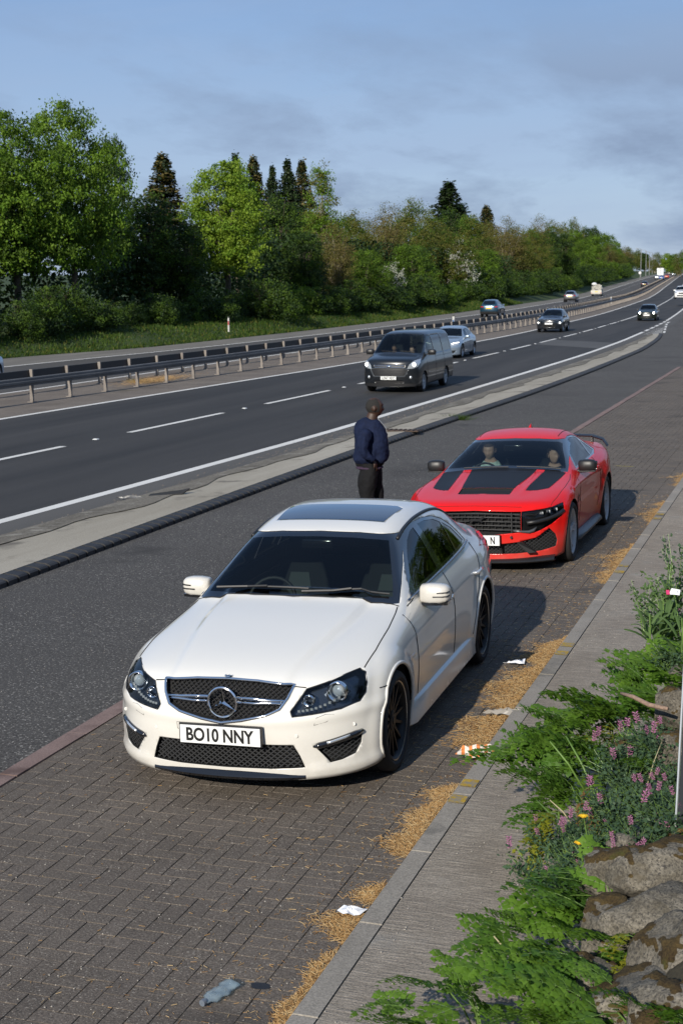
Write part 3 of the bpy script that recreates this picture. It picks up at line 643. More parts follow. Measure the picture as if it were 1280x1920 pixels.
    for sg in (1, -1):
        strip(mb, cst, 'top', [(sg*.765, .52), (sg*.775, .75), (sg*.765, 1.1), (sg*.745, 1.36), (sg*.735, 1.45)], r)        # bonnet edge
        strip(mb, cst, 'side', [(1.40, .90), (1.44, .80), (1.45, .6), (1.44, .34)], r, sg); strip(mb, cst, 'side', [(2.58, .96), (2.60, .7), (2.58, .34)], r, sg)
        strip(mb, cst, 'side', [(3.66, 1.0), (3.62, .90), (3.45, .78), (3.28, .62), (3.20, .42), (3.18, .34)], r, sg)
        strip(mb, cst, 'side', [(.52, .635), (.62, .628), (.68, .62)], r, sg); strip(mb, cst, 'side', [(1.55, .925), (1.68, .935), (1.8, .955)], r, sg)
        strip(mb, cst, 'front', [(sg*.425, .72), (sg*.46, .716), (sg*.495, .712)], r)
        sq = [(.56, .50), (.63, .515), (.665, .555), (.62, .56), (.575, .545)]; strip(mb, cst, 'front', [(sg*a, b) for a, b in sq], .0015, closed=True)
    strip(mb, cst, 'front', [(-.30, .455), (-.24, .455), (-.24, .50), (-.30, .50)], .0015, closed=True)
    strip(mb, cst, 'top', [(-.74, 1.47), (-.5, 1.42), (0, 1.392), (.5, 1.42), (.74, 1.47)], .006)
    tag(obj('panel_gap', mb, DARK, root), kind='stuff')
    for sg in (1, -1): mb = MB(); strip(mb, cst, 'top', [(sg*.565, 2.14), (sg*.557, 2.3), (sg*.555, 2.6), (sg*.562, 3.0), (sg*.568, 3.4), (sg*.58, 3.65)], .015, n=6, off=-.004); obj('roof_strip', mb, BLK, root, smooth=True)
    for sg in (1, -1): mb = MB(); strip(mb, cst, 'side', [(1.62, .948), (2.3, .968), (2.9, .988), (3.4, 1.007), (3.63, 1.023)], .009, sg, n=6, off=.003); obj('waist_trim', mb, mat('dark_chrome', (.25, .27, .3), .12, 1), root, smooth=True)
    mb = MB()
    for x in (-.46, -.78, .46, .76):
        z = {.46: .44, .76: .47, .78: .47}[abs(x)]; h2, n2 = cst.p('front', x, z); mb.lathe([(-.002, .012), (-.004, .010), (-.004, .001)], 12, 'y', h2)
    obj('parking_sensor', mb, PW, root, smooth=False)
    for sg in (1, -1):
        for s_ in (2.40, 3.42):
            h2, n2 = cst.p('side', s_, .80+.01*(s_ > 3), sg); c = h2+Vector((sg*.022, 0, 0)); mb = MB(); mb.tube([c+Vector((-sg*.03, -.10, 0)), c+Vector((0, -.085, .003)), c+Vector((sg*.008, 0, .006)), c+Vector((0, .085, .003)), c+Vector((-sg*.03, .10, 0))], [.012, .015, .016, .015, .012], 8); obj('door_handle', mb, mat('silver_paint', (.62, .63, .64), .18, .6, coat=1), root, smooth=True)
            mb = MB(); mb.sphere(h2-Vector((sg*.012, 0, 0)), (.018, .06, .03), 12); 
        rod_mirror(root, .822, 1.865, .955, PW, GLOSSB, sg)
        mb = MB()
        for dz, l in ((-.012, .10), (.016, .07)): mb.tube([(sg*(.822+.18-l), 1.865-.082, .955+dz), (sg*(.822+.15), 1.865-.078, .955+dz+.002), (sg*(.822+.178), 1.865-.068, .955+dz+.004), (sg*(.822+.188), 1.865-.03, .955+dz+.006)], .005, 5)
        obj('mirror_slot', mb, BLK, root)
        text = text_mesh('side_badge', '6.3 AMG', .035, CHROME, root, (sg*.895, 1.22, .66), (pi/2, 0, pi/2 if sg > 0 else -pi/2))
    # wipers
    mb = MB()
    for x0, x1, s0, s1 in ((-.36, .10, 1.475, 1.462), (.28, .66, 1.455, 1.535)):
        P = [cst.p('top', x0+(x1-x0)*k/6, s0+(s1-s0)*k/6)[0]+Vector((0, -.004, .014)) for k in range(7)]; mb.tube(P, .008, 5); mb.tube([P[0]+Vector((-.22, -.035, -.004)), P[0], P[2]+Vector((0, -.01, .008))], .009, 5)
    obj('wiper', mb, BLK, root)
    mb = MB(); mb.box((0, 2.3, .17), (1.6, 3.9, .02)); mb.box((0, .42, .40), (1.1, .25, .3)); obj('underbody', mb, DARK, root)
    interior(root, S)
    plate(root, (0, -.022, .442), (0, 0, 0), 'BO10 NNY')
    # tail
    for sg in (1, -1):
        tl = [(.46, .80), (.78, .82), (.80, .93), (.70, .97), (.5, .95)]; P = tl if sg > 0 else mirror(tl)
        mb = MB(); patch(cst, 'rear', P, 1, .006, mb); obj('tail_light', mb, LAMPR, root, smooth=True)
    return root, cst
# ================================================================ red coupe
def red_coupe():
    A = .005; X, Y = -3.575, 16.10
    root = thing('coupe_car', 'red sports coupe with black bonnet panels, parked behind the white saloon', 'car', (X+.93*sin(A), Y-.93*cos(A), -.052)); root.rotation_euler = (-.018, -.035, A)
    S = dict(st=[.38, .52, .7, .93, 1.15, 1.38, 1.55, 1.68, 1.8, 1.95, 2.12, 2.28, 2.42, 2.62, 2.9, 3.2, 3.5, 3.8, 4.05, 4.25, 4.42, 4.58, 4.68])
    S['z8'] = [(.38, .765), (.52, .80), (.7, .835), (.93, .875), (1.15, .91), (1.38, .94), (1.55, .962), (1.68, 1.0), (1.8, 1.055), (1.95, 1.125), (2.12, 1.20), (2.28, 1.265), (2.42, 1.31), (2.62, 1.35), (2.9, 1.378), (3.2, 1.368), (3.5, 1.315), (3.8, 1.225), (4.05, 1.135), (4.25, 1.085), (4.42, 1.075), (4.68, 1.07)]
    S['w5'] = [(.38, .62), (.93, .68), (1.38, .74), (1.62, .76), (1.8, .735), (1.95, .705), (2.12, .665), (2.28, .63), (2.42, .605), (2.62, .59), (2.9, .59), (3.2, .585), (3.5, .58), (3.8, .60), (4.05, .64), (4.3, .68), (4.68, .66)]
    S['z5'] = [(.38, .758), (.7, .82), (.93, .855), (1.38, .91), (1.62, .945), (1.8, 1.01), (1.95, 1.08), (2.12, 1.155), (2.28, 1.215), (2.42, 1.262), (2.62, 1.305), (2.9, 1.328), (3.2, 1.312), (3.5, 1.255), (3.8, 1.165), (4.05, 1.085), (4.3, 1.05), (4.68, 1.035)]
    S['w4'] = [(.38, .76), (.52, .80), (.93, .855), (1.4, .85), (1.7, .835), (2.3, .815), (3.0, .80), (3.5, .80), (3.9, .80), (4.3, .78), (4.68, .74)]
    S['z4'] = [(.38, .74), (.52, .775), (.93, .845), (1.4, .885), (1.7, .905), (2.3, .93), (3.0, .95), (3.5, .975), (3.9, 1.0), (4.3, 1.01), (4.68, 1.0)]
    S['w3'] = [(.38, .83), (.52, .875), (.93, .925), (1.4, .915), (2.2, .90), (3.0, .905), (3.35, .93), (3.65, .952), (4.0, .935), (4.4, .88), (4.68, .82)]
    S['z3'] = [(.38, .665), (.52, .70), (.93, .79), (1.4, .82), (2.3, .845), (3.0, .87), (3.65, .91), (4.3, .92), (4.68, .90)]
    S['w2'] = [(.38, .865), (.52, .905), (.7, .945), (.93, .965), (1.2, .945), (1.5, .915), (2.2, .905), (3.0, .91), (3.35, .945), (3.65, .975), (3.95, .955), (4.3, .90), (4.68, .84)]; S['z2'] = [(.38, .56), (.93, .62), (2.3, .62), (3.65, .66), (4.68, .70)]
    S['w1'] = [(.38, .87), (.52, .91), (.93, .962), (1.2, .94), (1.5, .885), (2.2, .88), (3.0, .885), (3.35, .93), (3.65, .97), (4.0, .945), (4.68, .83)]; S['z1'] = [(.38, .36), (4.68, .42)]
    S['w0'] = [(.38, .85), (.93, .90), (1.5, .86), (3, .86), (3.65, .90), (4.68, .80)]; S['z0'] = [(.38, .14), (.93, .18), (3.8, .19), (4.68, .28)]
    S['foff'] = [.37, .34, .235, .155, .115, .10]; S['ffade'] = [1, .8, .5, .25]; S['roff'] = [4.69, 4.71, 4.74, 4.76, 4.77, 4.775]; S['rfade'] = [1, .6, .3]
    S['fs'] = [.05, .05, .02, .02]; S['fz'] = [.14, .30, .47, .66]; S['fex'] = [3.6, 3.4, 3.0, 2.8]; S['rs'] = [4.70, 4.78, 4.80, 4.79]; S['rz'] = [.30, .48, .72, .92]
    S['int'] = dict(w=.76, dash=2.0, rear=3.7, floor=.26, belt=.92, dz=.90, seat=2.62, sz=.24); S['ms'] = 2.22; S['mz'] = 1.19
    bm = body_mesh(S, 3)
    def sc(c):
        x, s, z = abs(c.x), c.y, c.z; d = 0
        if s < 1.6 and z > .72: d += .016*math.exp(-((x-.43-.02*s)/.05)**2)*sm(.4, .9, s)*(1-sm(1.45, 1.58, s))+.012*(1-sm(.30, .40, x))*sm(.5, .9, s)*(1-sm(1.5, 1.58, s))
        if 1.2 < s < 3.3 and .6 < z < .9: d += .010*math.exp(-((z-.80)/.03)**2)-.012*math.exp(-((z-.62)/.09)**2)*sm(1.3, 1.8, s)*(1-sm(2.9, 3.2, s))
        for a in (.93, 3.65):
            r = math.hypot(s-a, z-.345)
            if x > .84 and .3 < r < .54: d += .014*(1-sm(.42, .52, r))
        return d
    sculpt(bm, sc); cst = Caster(bm)
    RD = mat('red_paint', (.62, .004, .003), .38, coat=.5, coatr=.03, spec=.15); road_film(RD, amt=.5); MB_ = mat('matte_black_wrap', (.008, .008, .009), .5, spec=.25)
    ws = [(-.765, .945), (-.5, .972), (-.25, .99), (0, .996), (.25, .99), (.5, .972), (.765, .945), (.745, 1.0), (.70, 1.09), (.655, 1.17), (.615, 1.245), (.56, 1.268), (.3, 1.287), (0, 1.294), (-.3, 1.287), (-.56, 1.268), (-.615, 1.245), (-.655, 1.17), (-.70, 1.09), (-.745, 1.0)]
    F = cut(bm, ws, 'front', lambda f: 1.4 < f.calc_center_median().y < 2.65 and f.normal.z > 0); frit = take(bm, F); inner = [(x*.945, 1.125+(z-1.125)*(.86 if z > 1.12 else .80)) for x, z in ws]
    F = cut(frit, inner, 'front', lambda f: True); bobj('windscreen', take(frit, F), GL, root, off=-.003); bobj('windscreen_surround', frit, GLOSSB, root, off=-.003)
    side = [(2.02, .945), (2.4, .952), (3.0, .968), (3.5, .99), (3.74, 1.03), (3.66, 1.09), (3.5, 1.17), (3.3, 1.235), (3.05, 1.27), (2.8, 1.28), (2.62, 1.262), (2.42, 1.205), (2.25, 1.125), (2.1, 1.03)]
    for sg in (1, -1):
        F = cut(bm, side, 'side', lambda f: f.calc_center_median().x*sg > .4 and f.normal.x*sg > -.05 and f.calc_center_median().z > .9); sf = take(bm, F)
        for nm, gp in (('door_window', [(2.10, .968), (3.22, .992), (3.24, 1.225), (3.05, 1.25), (2.8, 1.26), (2.64, 1.242), (2.45, 1.185), (2.29, 1.11)]), ('quarter_window', [(3.30, 1.0), (3.62, 1.03), (3.5, 1.11), (3.34, 1.185)])):
            F = cut(sf, gp, 'side', lambda f: True); bobj(nm, take(sf, F), GLT if nm[0] == 'q' else GL, root, off=-.006)
        bobj('window_frame', sf, GLOSSB, root, off=-.003)
    F = cut(bm, [(-.50, 1.10), (.50, 1.10), (.46, 1.24), (.40, 1.275), (-.40, 1.275), (-.46, 1.24)], 'front', lambda f: f.normal.y > .1 and f.calc_center_median().y > 3.3); bobj('rear_window', take(bm, F), GLT, root)
    # bonnet panels and vent
    F = cut(bm, [(-.30, .50), (.30, .50), (.305, .735), (-.305, .735)], 'top', lambda f: f.normal.z > .5); pt = take(bm, F); v = link('bonnet_vent', None, root); recess(pt, (0, .0, -.035)); bobj('vent_recess', pt, DARK, v, smooth=False)
    mb = MB()
    for k in range(4):
        s_ = .53+.05*k; h2, n2 = cst.p('top', 0, s_); mb.box((0, s_, h2.z-.018), (.59, .018, .006), 0, Matrix.Rotation(radians(35), 3, 'X'))
    obj('vent_slat', mb, BLK, v)
    cen = [(-.308, .738), (.308, .738), (.335, 1.0), (.375, 1.35), (.40, 1.68), (-.40, 1.68), (-.375, 1.35), (-.335, 1.0)]
    sd_ = [(.45, .66), (.58, .74), (.68, .86), (.715, 1.2), (.75, 1.62), (.50, 1.68), (.475, 1.2), (.455, .9)]
    for P in (cen, sd_, mirror(sd_)): F = cut(bm, P, 'top', lambda f: f.normal.z > .3 and f.calc_center_median().z > .7); bobj('bonnet_panel', take(bm, F), MB_, root, off=.0008)
    # front: grille band
    gp = [(-.50, .675), (0, .695), (.50, .675), (.50, .45), (.3, .435), (0, .43), (-.3, .435), (-.50, .45)]
    F = cut(bm, gp, 'front', lambda f: f.normal.y < .1 and f.calc_center_median().y < .6); pt = take(bm, F); g = link('grille', None, root); recess(pt, (0, .07, 0)); bobj('grille_recess', pt, DARK, g, smooth=False)
    mb = MB(); GY = lambda x: .055+.30*abs(x)**3
    for z in (.475, .52, .565, .61, .65): mb.tube([(x, GY(x), z+.012*(1-abs(x)*2)) for x in (-.49, -.3, -.1, .1, .3, .49)], .006, 5)
    for r_ in range(4):
        for k in range(-6, 7):
            x = .075*k+(.0375 if r_ % 2 else 0)
            if abs(x) < .48: mb.box((x, GY(x)+.012, .498+.045*r_), (.008, .02, .05))
    obj('grille_mesh', mb, mat('grille_gloss', (.012, .012, .013), .35), g)
    # running horse badge, plain relief
    hp = [(-.075, .0), (-.05, .012), (-.02, .016), (.02, .012), (.045, .026), (.07, .034), (.078, .022), (.06, .012), (.05, .0), (.065, -.014), (.05, -.018), (.03, -.006), (0, -.008), (-.025, -.004), (-.045, -.02), (-.07, -.028), (-.055, -.01), (-.06, .0), (-.095, -.01)]
    mb = MB(); mb.prism([(x*1.15+.02, z*1.25+.59) for x, z in hp], .012, .028); obj('horse_badge', mb, mat('dark_badge', (.22, .22, .23), .2, .9), g)
    for sg in (1, -1):
        # lamp pod
        hl = [(.503, .676), (.70, .688), (.80, .700), (.885, .722), (.90, .66), (.885, .585), (.80, .515), (.70, .462), (.63, .435), (.503, .448)]; P = hl if sg > 0 else mirror(hl)
        F = cut(bm, P, 'front', lambda f: f.normal.y < .15 and f.normal.x*sg > -.2 and f.calc_center_median().y < .8 and f.normal.z < .9); pt = take(bm, F); h = link('headlight', None, root); cov = pt.copy(); bobj('lamp_cover', cov, glass('smoked_lens', (.62, .63, .65)), h)
        recess(pt, (-.015*sg, .05, 0)); bobj('lamp_housing', pt, mat('pod_black', (.014, .014, .015), .35), h, angle=40)
        mb = MB()
        for k, x in enumerate((.70, .765, .83)):
            hh, nn = cst.p('front', x*sg, .645+.012*k)
            if hh: mb.box(hh+Vector((0, .02, 0)), (.040, .02, .026))
        obj('led_module', mb, mat('led_lens', (.75, .78, .8), .1, .5, coat=1), h)
        mb = MB(); pts = [cst.p('front', x*sg, z)[0]+Vector((0, -.002, 0)) for x, z in ((.56, .55), (.66, .555), (.76, .575), (.86, .61), (.895, .64))]; mb.tube(pts, .022, 8); obj('lamp_brow', mb, BLK, h, smooth=True)
        mb = MB(); pts = [cst.p('front', x*sg, z)[0]+Vector((0, -.006, 0)) for x, z in ((.42, .47), (.50, .458), (.58, .45), (.625, .463), (.66, .50))]; mb.tube(pts, [.010, .012, .018, .02, .004], 8); obj('grille_blade', mb, mat('satin_grey', (.12, .125, .13), .35, .6), h, smooth=True)
        mb = MB(); mb.box((sg*.405, GY(.4), .56), (.012, .03, .22)); obj('grille_post', mb, BLK, g)
        # corner intake
        fi = [(.30, .325), (.45, .34), (.66, .385), (.78, .475), (.835, .40), (.85, .33), (.835, .262), (.70, .232), (.45, .215), (.30, .212)]; P = fi if sg > 0 else mirror(fi)
        F = cut(bm, P, 'front', lambda f: f.normal.y < .25 and f.normal.x*sg > -.2 and f.calc_center_median().y < .7); pt = take(bm, F); q = link('side_intake', None, root); recess(pt, (-.02*sg, .07, 0)); bobj('intake_recess', pt, DARK, q, smooth=False)
        mb = MB(); sy = lambda x, z: (cst.p('front', x, z)[0] or Vector((0, .25, 0))).y+.03; hexmesh(mb, P, 0, .035, .003, sheary=sy); obj('intake_mesh', mb, mat('mesh_black', (.035, .036, .038), .35), q)
        mb = MB(); mb.add([(sg*.46, .05, .345), (sg*.52, .05, .35), (sg*.66, .10, .232), (sg*.58, .08, .222), (sg*.46, .10, .345), (sg*.52, .10, .35), (sg*.66, .15, .232), (sg*.58, .13, .222)], [(0, 1, 2, 3), (0, 4, 5, 1), (1, 5, 6, 2), (2, 6, 7, 3), (3, 7, 4, 0)]); obj('intake_fin', mb, BLK, q)
    F = cut(bm, [(-.30, .325), (.30, .325), (.30, .212), (-.30, .212)], 'front', lambda f: f.normal.y < .1 and f.calc_center_median().y < .5); pt = take(bm, F); q = link('lower_intake', None, root); recess(pt, (0, .07, 0)); bobj('intake_recess', pt, DARK, q, smooth=False)
    mb = MB(); hexmesh(mb, [(-.30, .325), (.30, .325), (.30, .212), (-.30, .212)], .06, .035, .003); obj('intake_mesh', mb, mat('mesh_black'), q)
    mb = MB(); xs = [-.84+1.68*k/20 for k in range(21)]; sy = lambda x: .055+.36*abs(x)**3.2; secs = [(.06, .165), (.0, .155), (-.035, .140), (-.05, .122), (-.03, .105), (.2, .105)]
    mb.add([(x, sy(x)+dy, z+.02*abs(x)**2) for x in xs for dy, z in secs], [(i*6+j, i*6+j+1, (i+1)*6+j+1, (i+1)*6+j) for i in range(20) for j in range(5)]); obj('front_splitter', mb, BLK, root, angle=50)
    arch(bm, .93, .345, .375); arch(bm, 3.65, .348, .38)
    closed('body_shell', bm, RD, LINING, root)
    wells(root, .94, (.93, 3.65), .345)
    DW = mat('dark_wheel', (.008, .008, .009), .6, 0, spec=.2)
    for s_ in (.93, 3.65):
        for sg in (1, -1): tyre_wheel(root, sg*.825, s_, .345, .25, .255, (5, 'twin'), DW, sg)
    for sg in (1, -1):
        mb = MB(); sk = []
        for s_ in (1.33, 1.42, 1.9, 2.6, 3.15, 3.24):
            e = 0 if s_ in (1.33, 3.24) else 1; sk += [(sg*.87, s_, .25), (sg*(.885+.03*e), s_, .235), (sg*(.90+.045*e), s_, .20), (sg*(.90+.045*e), s_, .175), (sg*.82, s_, .17)]
        mb.add(sk, [(i*5+j, i*5+j+1, (i+1)*5+j+1, (i+1)*5+j) for i in range(5) for j in range(4)]); obj('side_skirt', mb, mat('grey_skirt', (.06, .063, .068), .4), root, angle=35)
        rod_mirror(root, .86, 2.03, .985, BLK, BLK, sg, 1.0)
    mb = MB(); r = .0035
    for sg in (1, -1):
        strip(mb, cst, 'side', [(1.70, .90), (1.72, .7), (1.70, .36)], r, sg); strip(mb, cst, 'side', [(3.20, .97), (3.22, .75), (3.16, .5), (3.08, .36)], r, sg)
        strip(mb, cst, 'top', [(sg*.50, .12), (sg*.64, .20), (sg*.78, .34), (sg*.82, .6), (sg*.84, 1.0), (sg*.83, 1.4), (sg*.80, 1.62)], r)
        strip(mb, cst, 'side', [(1.12, .64), (1.45, .66), (1.68, .665)], r, sg)
        strip(mb, cst, 'top', [(sg*.50, 2.55), (sg*.50, 3.3)], .005)
    strip(mb, cst, 'front', [(-.5, .72), (-.25, .735), (0, .74), (.25, .735), (.5, .72)], r)
    tag(obj('panel_gap', mb, DARK, root), kind='stuff')
    for sg in (1, -1):
        mb = MB(); pts = [(1.50, .60), (1.56, .60), (1.57, .70), (1.51, .70)]; patch(cst, 'side', pts, sg, .003, mb); obj('fender_badge', mb, BLK, root)
        mb = MB(); h2, n2 = cst.p('side', 3.02, .86, sg); mb.tube([h2+Vector((sg*.002, -.09, 0)), h2+Vector((sg*.03, -.07, .003)), h2+Vector((sg*.03, .07, .003)), h2+Vector((sg*.002, .09, 0))], .013, 8); obj('door_handle', mb, RD, root, smooth=True)
        tl = [(.42, .82), (.82, .82), (.83, .95), (.42, .97)]; mb = MB(); patch(cst, 'rear', tl if sg > 0 else mirror(tl), 1, .006, mb); obj('tail_light', mb, LAMPR, root, smooth=True)
    mb = MB(); h2, n2 = cst.p('top', 0, 3.35); mb.add([h2+Vector(p) for p in ((-.02, -.09, 0), (.02, -.09, 0), (.016, .05, 0), (-.016, .05, 0), (0, .045, .065), (0, .02, .06))], [(0, 1, 5), (1, 2, 4, 5), (2, 3, 4), (3, 0, 5, 4)]); obj('roof_fin', mb, RD, root)
    # rear wing on two posts
    mb = MB(); xs = [-.80, -.74, -.60, -.3, 0, .3, .60, .74, .80]; secs = [(0, .0), (-.02, .016), (.06, .03), (.14, .028), (.16, .02), (.06, .004)]; dz = [-.10, -.01, .04, .055, .058, .055, .04, -.01, -.10]
    mb.add([(x*1.04, 4.50+a, 1.075+d+b) for x, d in zip(xs, dz) for a, b in secs], [(i*6+j, i*6+(j+1) % 6, (i+1)*6+(j+1) % 6, (i+1)*6+j) for i in range(8) for j in range(6)]); 
    obj('rear_wing', mb, BLK, root, angle=40)
    for sg in (1, -1): mb = MB(); mb.box((sg*.62, 4.56, 1.07), (.03, .10, .14)); obj('wing_post', mb, BLK, root)
    mb = MB(); mb.tube([cst.p('top', x, 1.66+.02*abs(x))[0]+Vector((0, -.005, .012)) for x in (-.5, -.3, -.1, .05)], .008, 5); mb.tube([cst.p('top', x, 1.67+.02*abs(x))[0]+Vector((0, -.005, .012)) for x in (.15, .35, .55, .68)], .008, 5); obj('wiper', mb, BLK, root)
    mb = MB(); mb.box((0, 2.4, .17), (1.6, 3.9, .02)); mb.box((0, .5, .40), (1.1, .25, .3)); obj('underbody', mb, DARK, root)
    interior(root, S, insert=SEAT)
    plate(root, (.02, -.005, .372), (0, 0, 0), 'N', tw=.05, shift=.185)
    mb = MB(); h2, n2 = cst.p('front', .40, .40); mb.tube([h2+Vector((0, .01, 0)), h2+Vector((0, -.03, 0))], .014, 8); obj('tow_hook', mb, BLK, root)
    return root, cst
# ================================================================ ground, roads, layby
def dz0(Y): return ip([(10, 0), (16, -.05), (24, -.09), (40, -.13), (60, -.16)], Y)
RISE = [(235, 0), (280, .35), (328, 1.0), (430, 2.2), (530, 3.36), (700, 5.0), (1000, 7.0)]
def cfall(X): return .0232*(min(-2.0, max(-5.0, X))+3.4)
def GP(X, Y, up=0):
    """map plan coordinates to the gently falling, then rising, ground."""
    b = dz0(Y)+cfall(X); k = (CH-b)/CH; return (X*k, Y*k, b+(ip(RISE, Y) if Y > 235 else 0)+up)
def ray(px, py):
    return fw+r2*((px-640)/CF)-u2*((py-960)/CF)
def at(px, py, z=None, dist=None):
    """world point seen at pixel (px, py) of the photograph, at a height or at a distance."""
    d = ray(px, py); t = (z-CH)/d.z if z is not None else dist; return Vector((d.x*t, d.y*t, CH+d.z*t))
CL = [(-20, -15.9), (0, -14.95), (10, -14.55), (22.7, -14.2), (33, -13.9), (40, -13.72), (50, -13.6), (60, -13.58), (80, -13.75), (105, -14.5), (125, -15.4), (190, -20), (261, -25.6), (328, -31), (530, -47.6), (1000, -86)]
EN = [(-20, -12.4), (0, -11.3), (10, -10.78), (16.5, -10.45), (21.5, -10.2), (29, -9.92), (43.5, -9.75), (58.5, -9.65), (71, -9.8), (85, -10.25), (105, -11.1), (119, -11.9), (160, -14.6), (200, -17.6), (261, -22.2), (328, -27.5), (530, -44), (1000, -82)]
MN = [(-20, -4.7), (30, -4.5), (41, -4.25), (55, -3.75), (80, -3.4), (110, -3.6), (1000, -3.8)]
RN = [(-20, -6.8), (34, -6.45), (42, -6.35), (64, -6.1), (83, -5.7), (97, -5.5), (1000, -5.6)]
RF = [(-20, -8.2), (36, -8.2), (44, -8.1), (64, -7.9), (97, -7.3), (1000, -7.4)]
MF = [(-20, -9.0), (36, -9.15), (53, -9.4), (80, -8.9), (1000, -9.0)]
FE = [(-20, -16.9), (48, -16.6), (66, -15.6), (90, -15.1), (150, -14.7), (1000, -14.9)]
GE = [(-20, -21), (30, -20.6), (55, -20), (66, -18.4), (100, -18.2), (1000, -18.0)]
C = lambda Y: ip(CL, Y); en = lambda Y: ip(EN, Y); off = lambda K: (lambda Y: C(Y)+ip(K, Y))
mn, rn, rf, mf, fe, ge = off(MN), off(RN), off(RF), off(MF), off(FE), off(GE)
IK = [(-20, -8.1), (5, -8.12), (24, -8.04), (32, -7.85), (40, -7.62), (50, -7.52), (62, -7.58), (72, -7.95), (80, -8.5), (86, -9.1), (105, -10.9)]
ik = lambda Y: ip(IK, Y); il = lambda Y: min(en(Y)+.66, ik(Y)-.05)
def gmat(name, c1, c2, fine=(220, .25), big=(.5, .25), rough=.9, bump=.4, speck=None, stretch=None, stain=None):
    if name in MATS: return MATS[name]
    m = bpy.data.materials.new(name); m.use_nodes = True; t = m.node_tree; b = t.nodes['Principled BSDF']; b.inputs['Roughness'].default_value = rough; b.inputs['Specular IOR Level'].default_value = .3
    ge_ = t.nodes.new('ShaderNodeNewGeometry'); lk = t.links.new
    def nz(scale, detail=4, r=.6, sc=(1, 1, 1)):
        mp = t.nodes.new('ShaderNodeMapping'); mp.inputs[3].default_value = sc; lk(ge_.outputs['Position'], mp.inputs[0]); n = t.nodes.new('ShaderNodeTexNoise'); n.inputs['Scale'].default_value = scale; n.inputs['Detail'].default_value = detail; n.inputs['Roughness'].default_value = r; lk(mp.outputs[0], n.inputs[0]); return n.outputs[0]
    def rp(v, pts):
        r = t.nodes.new('ShaderNodeValToRGB'); lk(v, r.inputs[0]); e = r.color_ramp.elements
        while len(e) < len(pts): e.new(.5)
        for i, (p, c) in enumerate(pts): e[i].position = p; e[i].color = (*c, 1)
        return r.outputs[0]
    def mx(f, a, c, mode='MIX'):
        n = t.nodes.new('ShaderNodeMix'); n.data_type = 'RGBA'; n.blend_type = mode
        if isinstance(f, float): n.inputs[0].default_value = f
        else: lk(f, n.inputs[0])
        for i, v in ((6, a), (7, c)):
            if isinstance(v, tuple): n.inputs[i].default_value = (*v, 1)
            else: lk(v, n.inputs[i])
        return n.outputs[2]
    base = rp(nz(big[0], 6, .6, (1, 1, 1) if not stretch else stretch), [(.3, c1), (.7, c2)])
    f = nz(fine[0], 3, .7); col = mx(1.0, base, rp(f, [(.3, (1-fine[1],)*3), (.72, (1+fine[1],)*3)]), 'MULTIPLY')
    if speck: col = mx(rp(nz(speck[0], 1, .5), [(speck[1], (0, 0, 0)), (speck[1]+.05, (1, 1, 1))]), col, speck[2])
    if stain: col = mx(rp(nz(stain[0], 5, .6), [(stain[1], (0, 0, 0)), (stain[1]+.12, (.85, .85, .85))]), col, stain[2])
    lk(col, b.inputs['Base Color'])
    u = t.nodes.new('ShaderNodeBump'); u.inputs['Strength'].default_value = bump; u.inputs['Distance'].default_value = .006; lk(f, u.inputs['Height']); lk(u.outputs[0], b.inputs['Normal'])
    MATS[name] = m; return m
def rows(a, b, near=1.0, far=.02):
    ys = [a]
    while ys[-1] < b: ys.append(ys[-1]+max(near, abs(ys[-1])*far))
    ys[-1] = b; return ys
def sheet(name, l, r, ys, m, up, nx=1, parent=None, kind='structure', zf=None, fn=None):
    V = []; F = []
    for i, Y in enumerate(ys):
        a, b = l(Y) if callable(l) else l, r(Y) if callable(r) else r
        for j in range(nx+1):
            X = a+(b-a)*j/nx; p = GP(X, Y, up); z = p[2]+(zf(j/nx, Y) if zf else 0); V.append((p[0], p[1], z))
    n = nx+1; F = [(i*n+j, i*n+j+1, (i+1)*n+j+1, (i+1)*n+j) for i in range(len(ys)-1) for j in range(nx)]
    o = npmesh(name, np.array(V), np.array(F), m, parent)
    if kind and not parent: o['kind'] = kind
    return o
ROADM = gmat('motorway_asphalt', (.025, .0245, .024), (.056, .053, .050), (160, .35), (.25, 0), .85, .5, (90, .70, (.10, .098, .095)), stretch=(3, .15, 1))
ROADO = gmat('worn_asphalt', (.066, .062, .057), (.088, .083, .077), (150, .3), (.4, 0), .9, .5, (90, .70, (.14, .14, .14)), stretch=(2, .2, 1))
LAYM = gmat('layby_asphalt', (.060, .055, .050), (.082, .077, .070), (52, .7), (.35, 0), .9, 1.0, (48, .635, (.26, .245, .22)), stain=(.55, .60, (.040, .037, .034)))
ISLM = gmat('island_concrete', (.27, .24, .185), (.385, .35, .285), (60, .22), (.55, 0), .9, .5, stretch=(2.2, .25, 1), stain=(1.3, .56, (.12, .105, .085)))
MEDM = gmat('median_gravel', (.12, .10, .083), (.19, .16, .13), (40, .45), (.8, 0), .95, 1.0, (35, .66, (.30, .26, .22)), stain=(.5, .6, (.10, .085, .06)))
WHT = gmat('road_paint', (.62, .60, .55), (.72, .70, .65), (60, .12), (.8, 0), .7, .3, stain=(3, .62, (.42, .42, .41)))
BASE = rows(-14, 1000)
road = sheet('motorway_road', mn, en, rows(-14, 1000), ROADM, 0); 
sheet('worn_verge_strip', en, lambda Y: (il(Y) if Y < 84 else en(Y)+.9), rows(-14, 1000), gmat('hard_strip', (.080, .076, .070), (.105, .100, .093), (150, .3), (.4, 0), .9, .5, stretch=(2, .2, 1)), .003)
sheet('opposite_road', fe, mf, rows(-14, 1000), ROADO, 0)
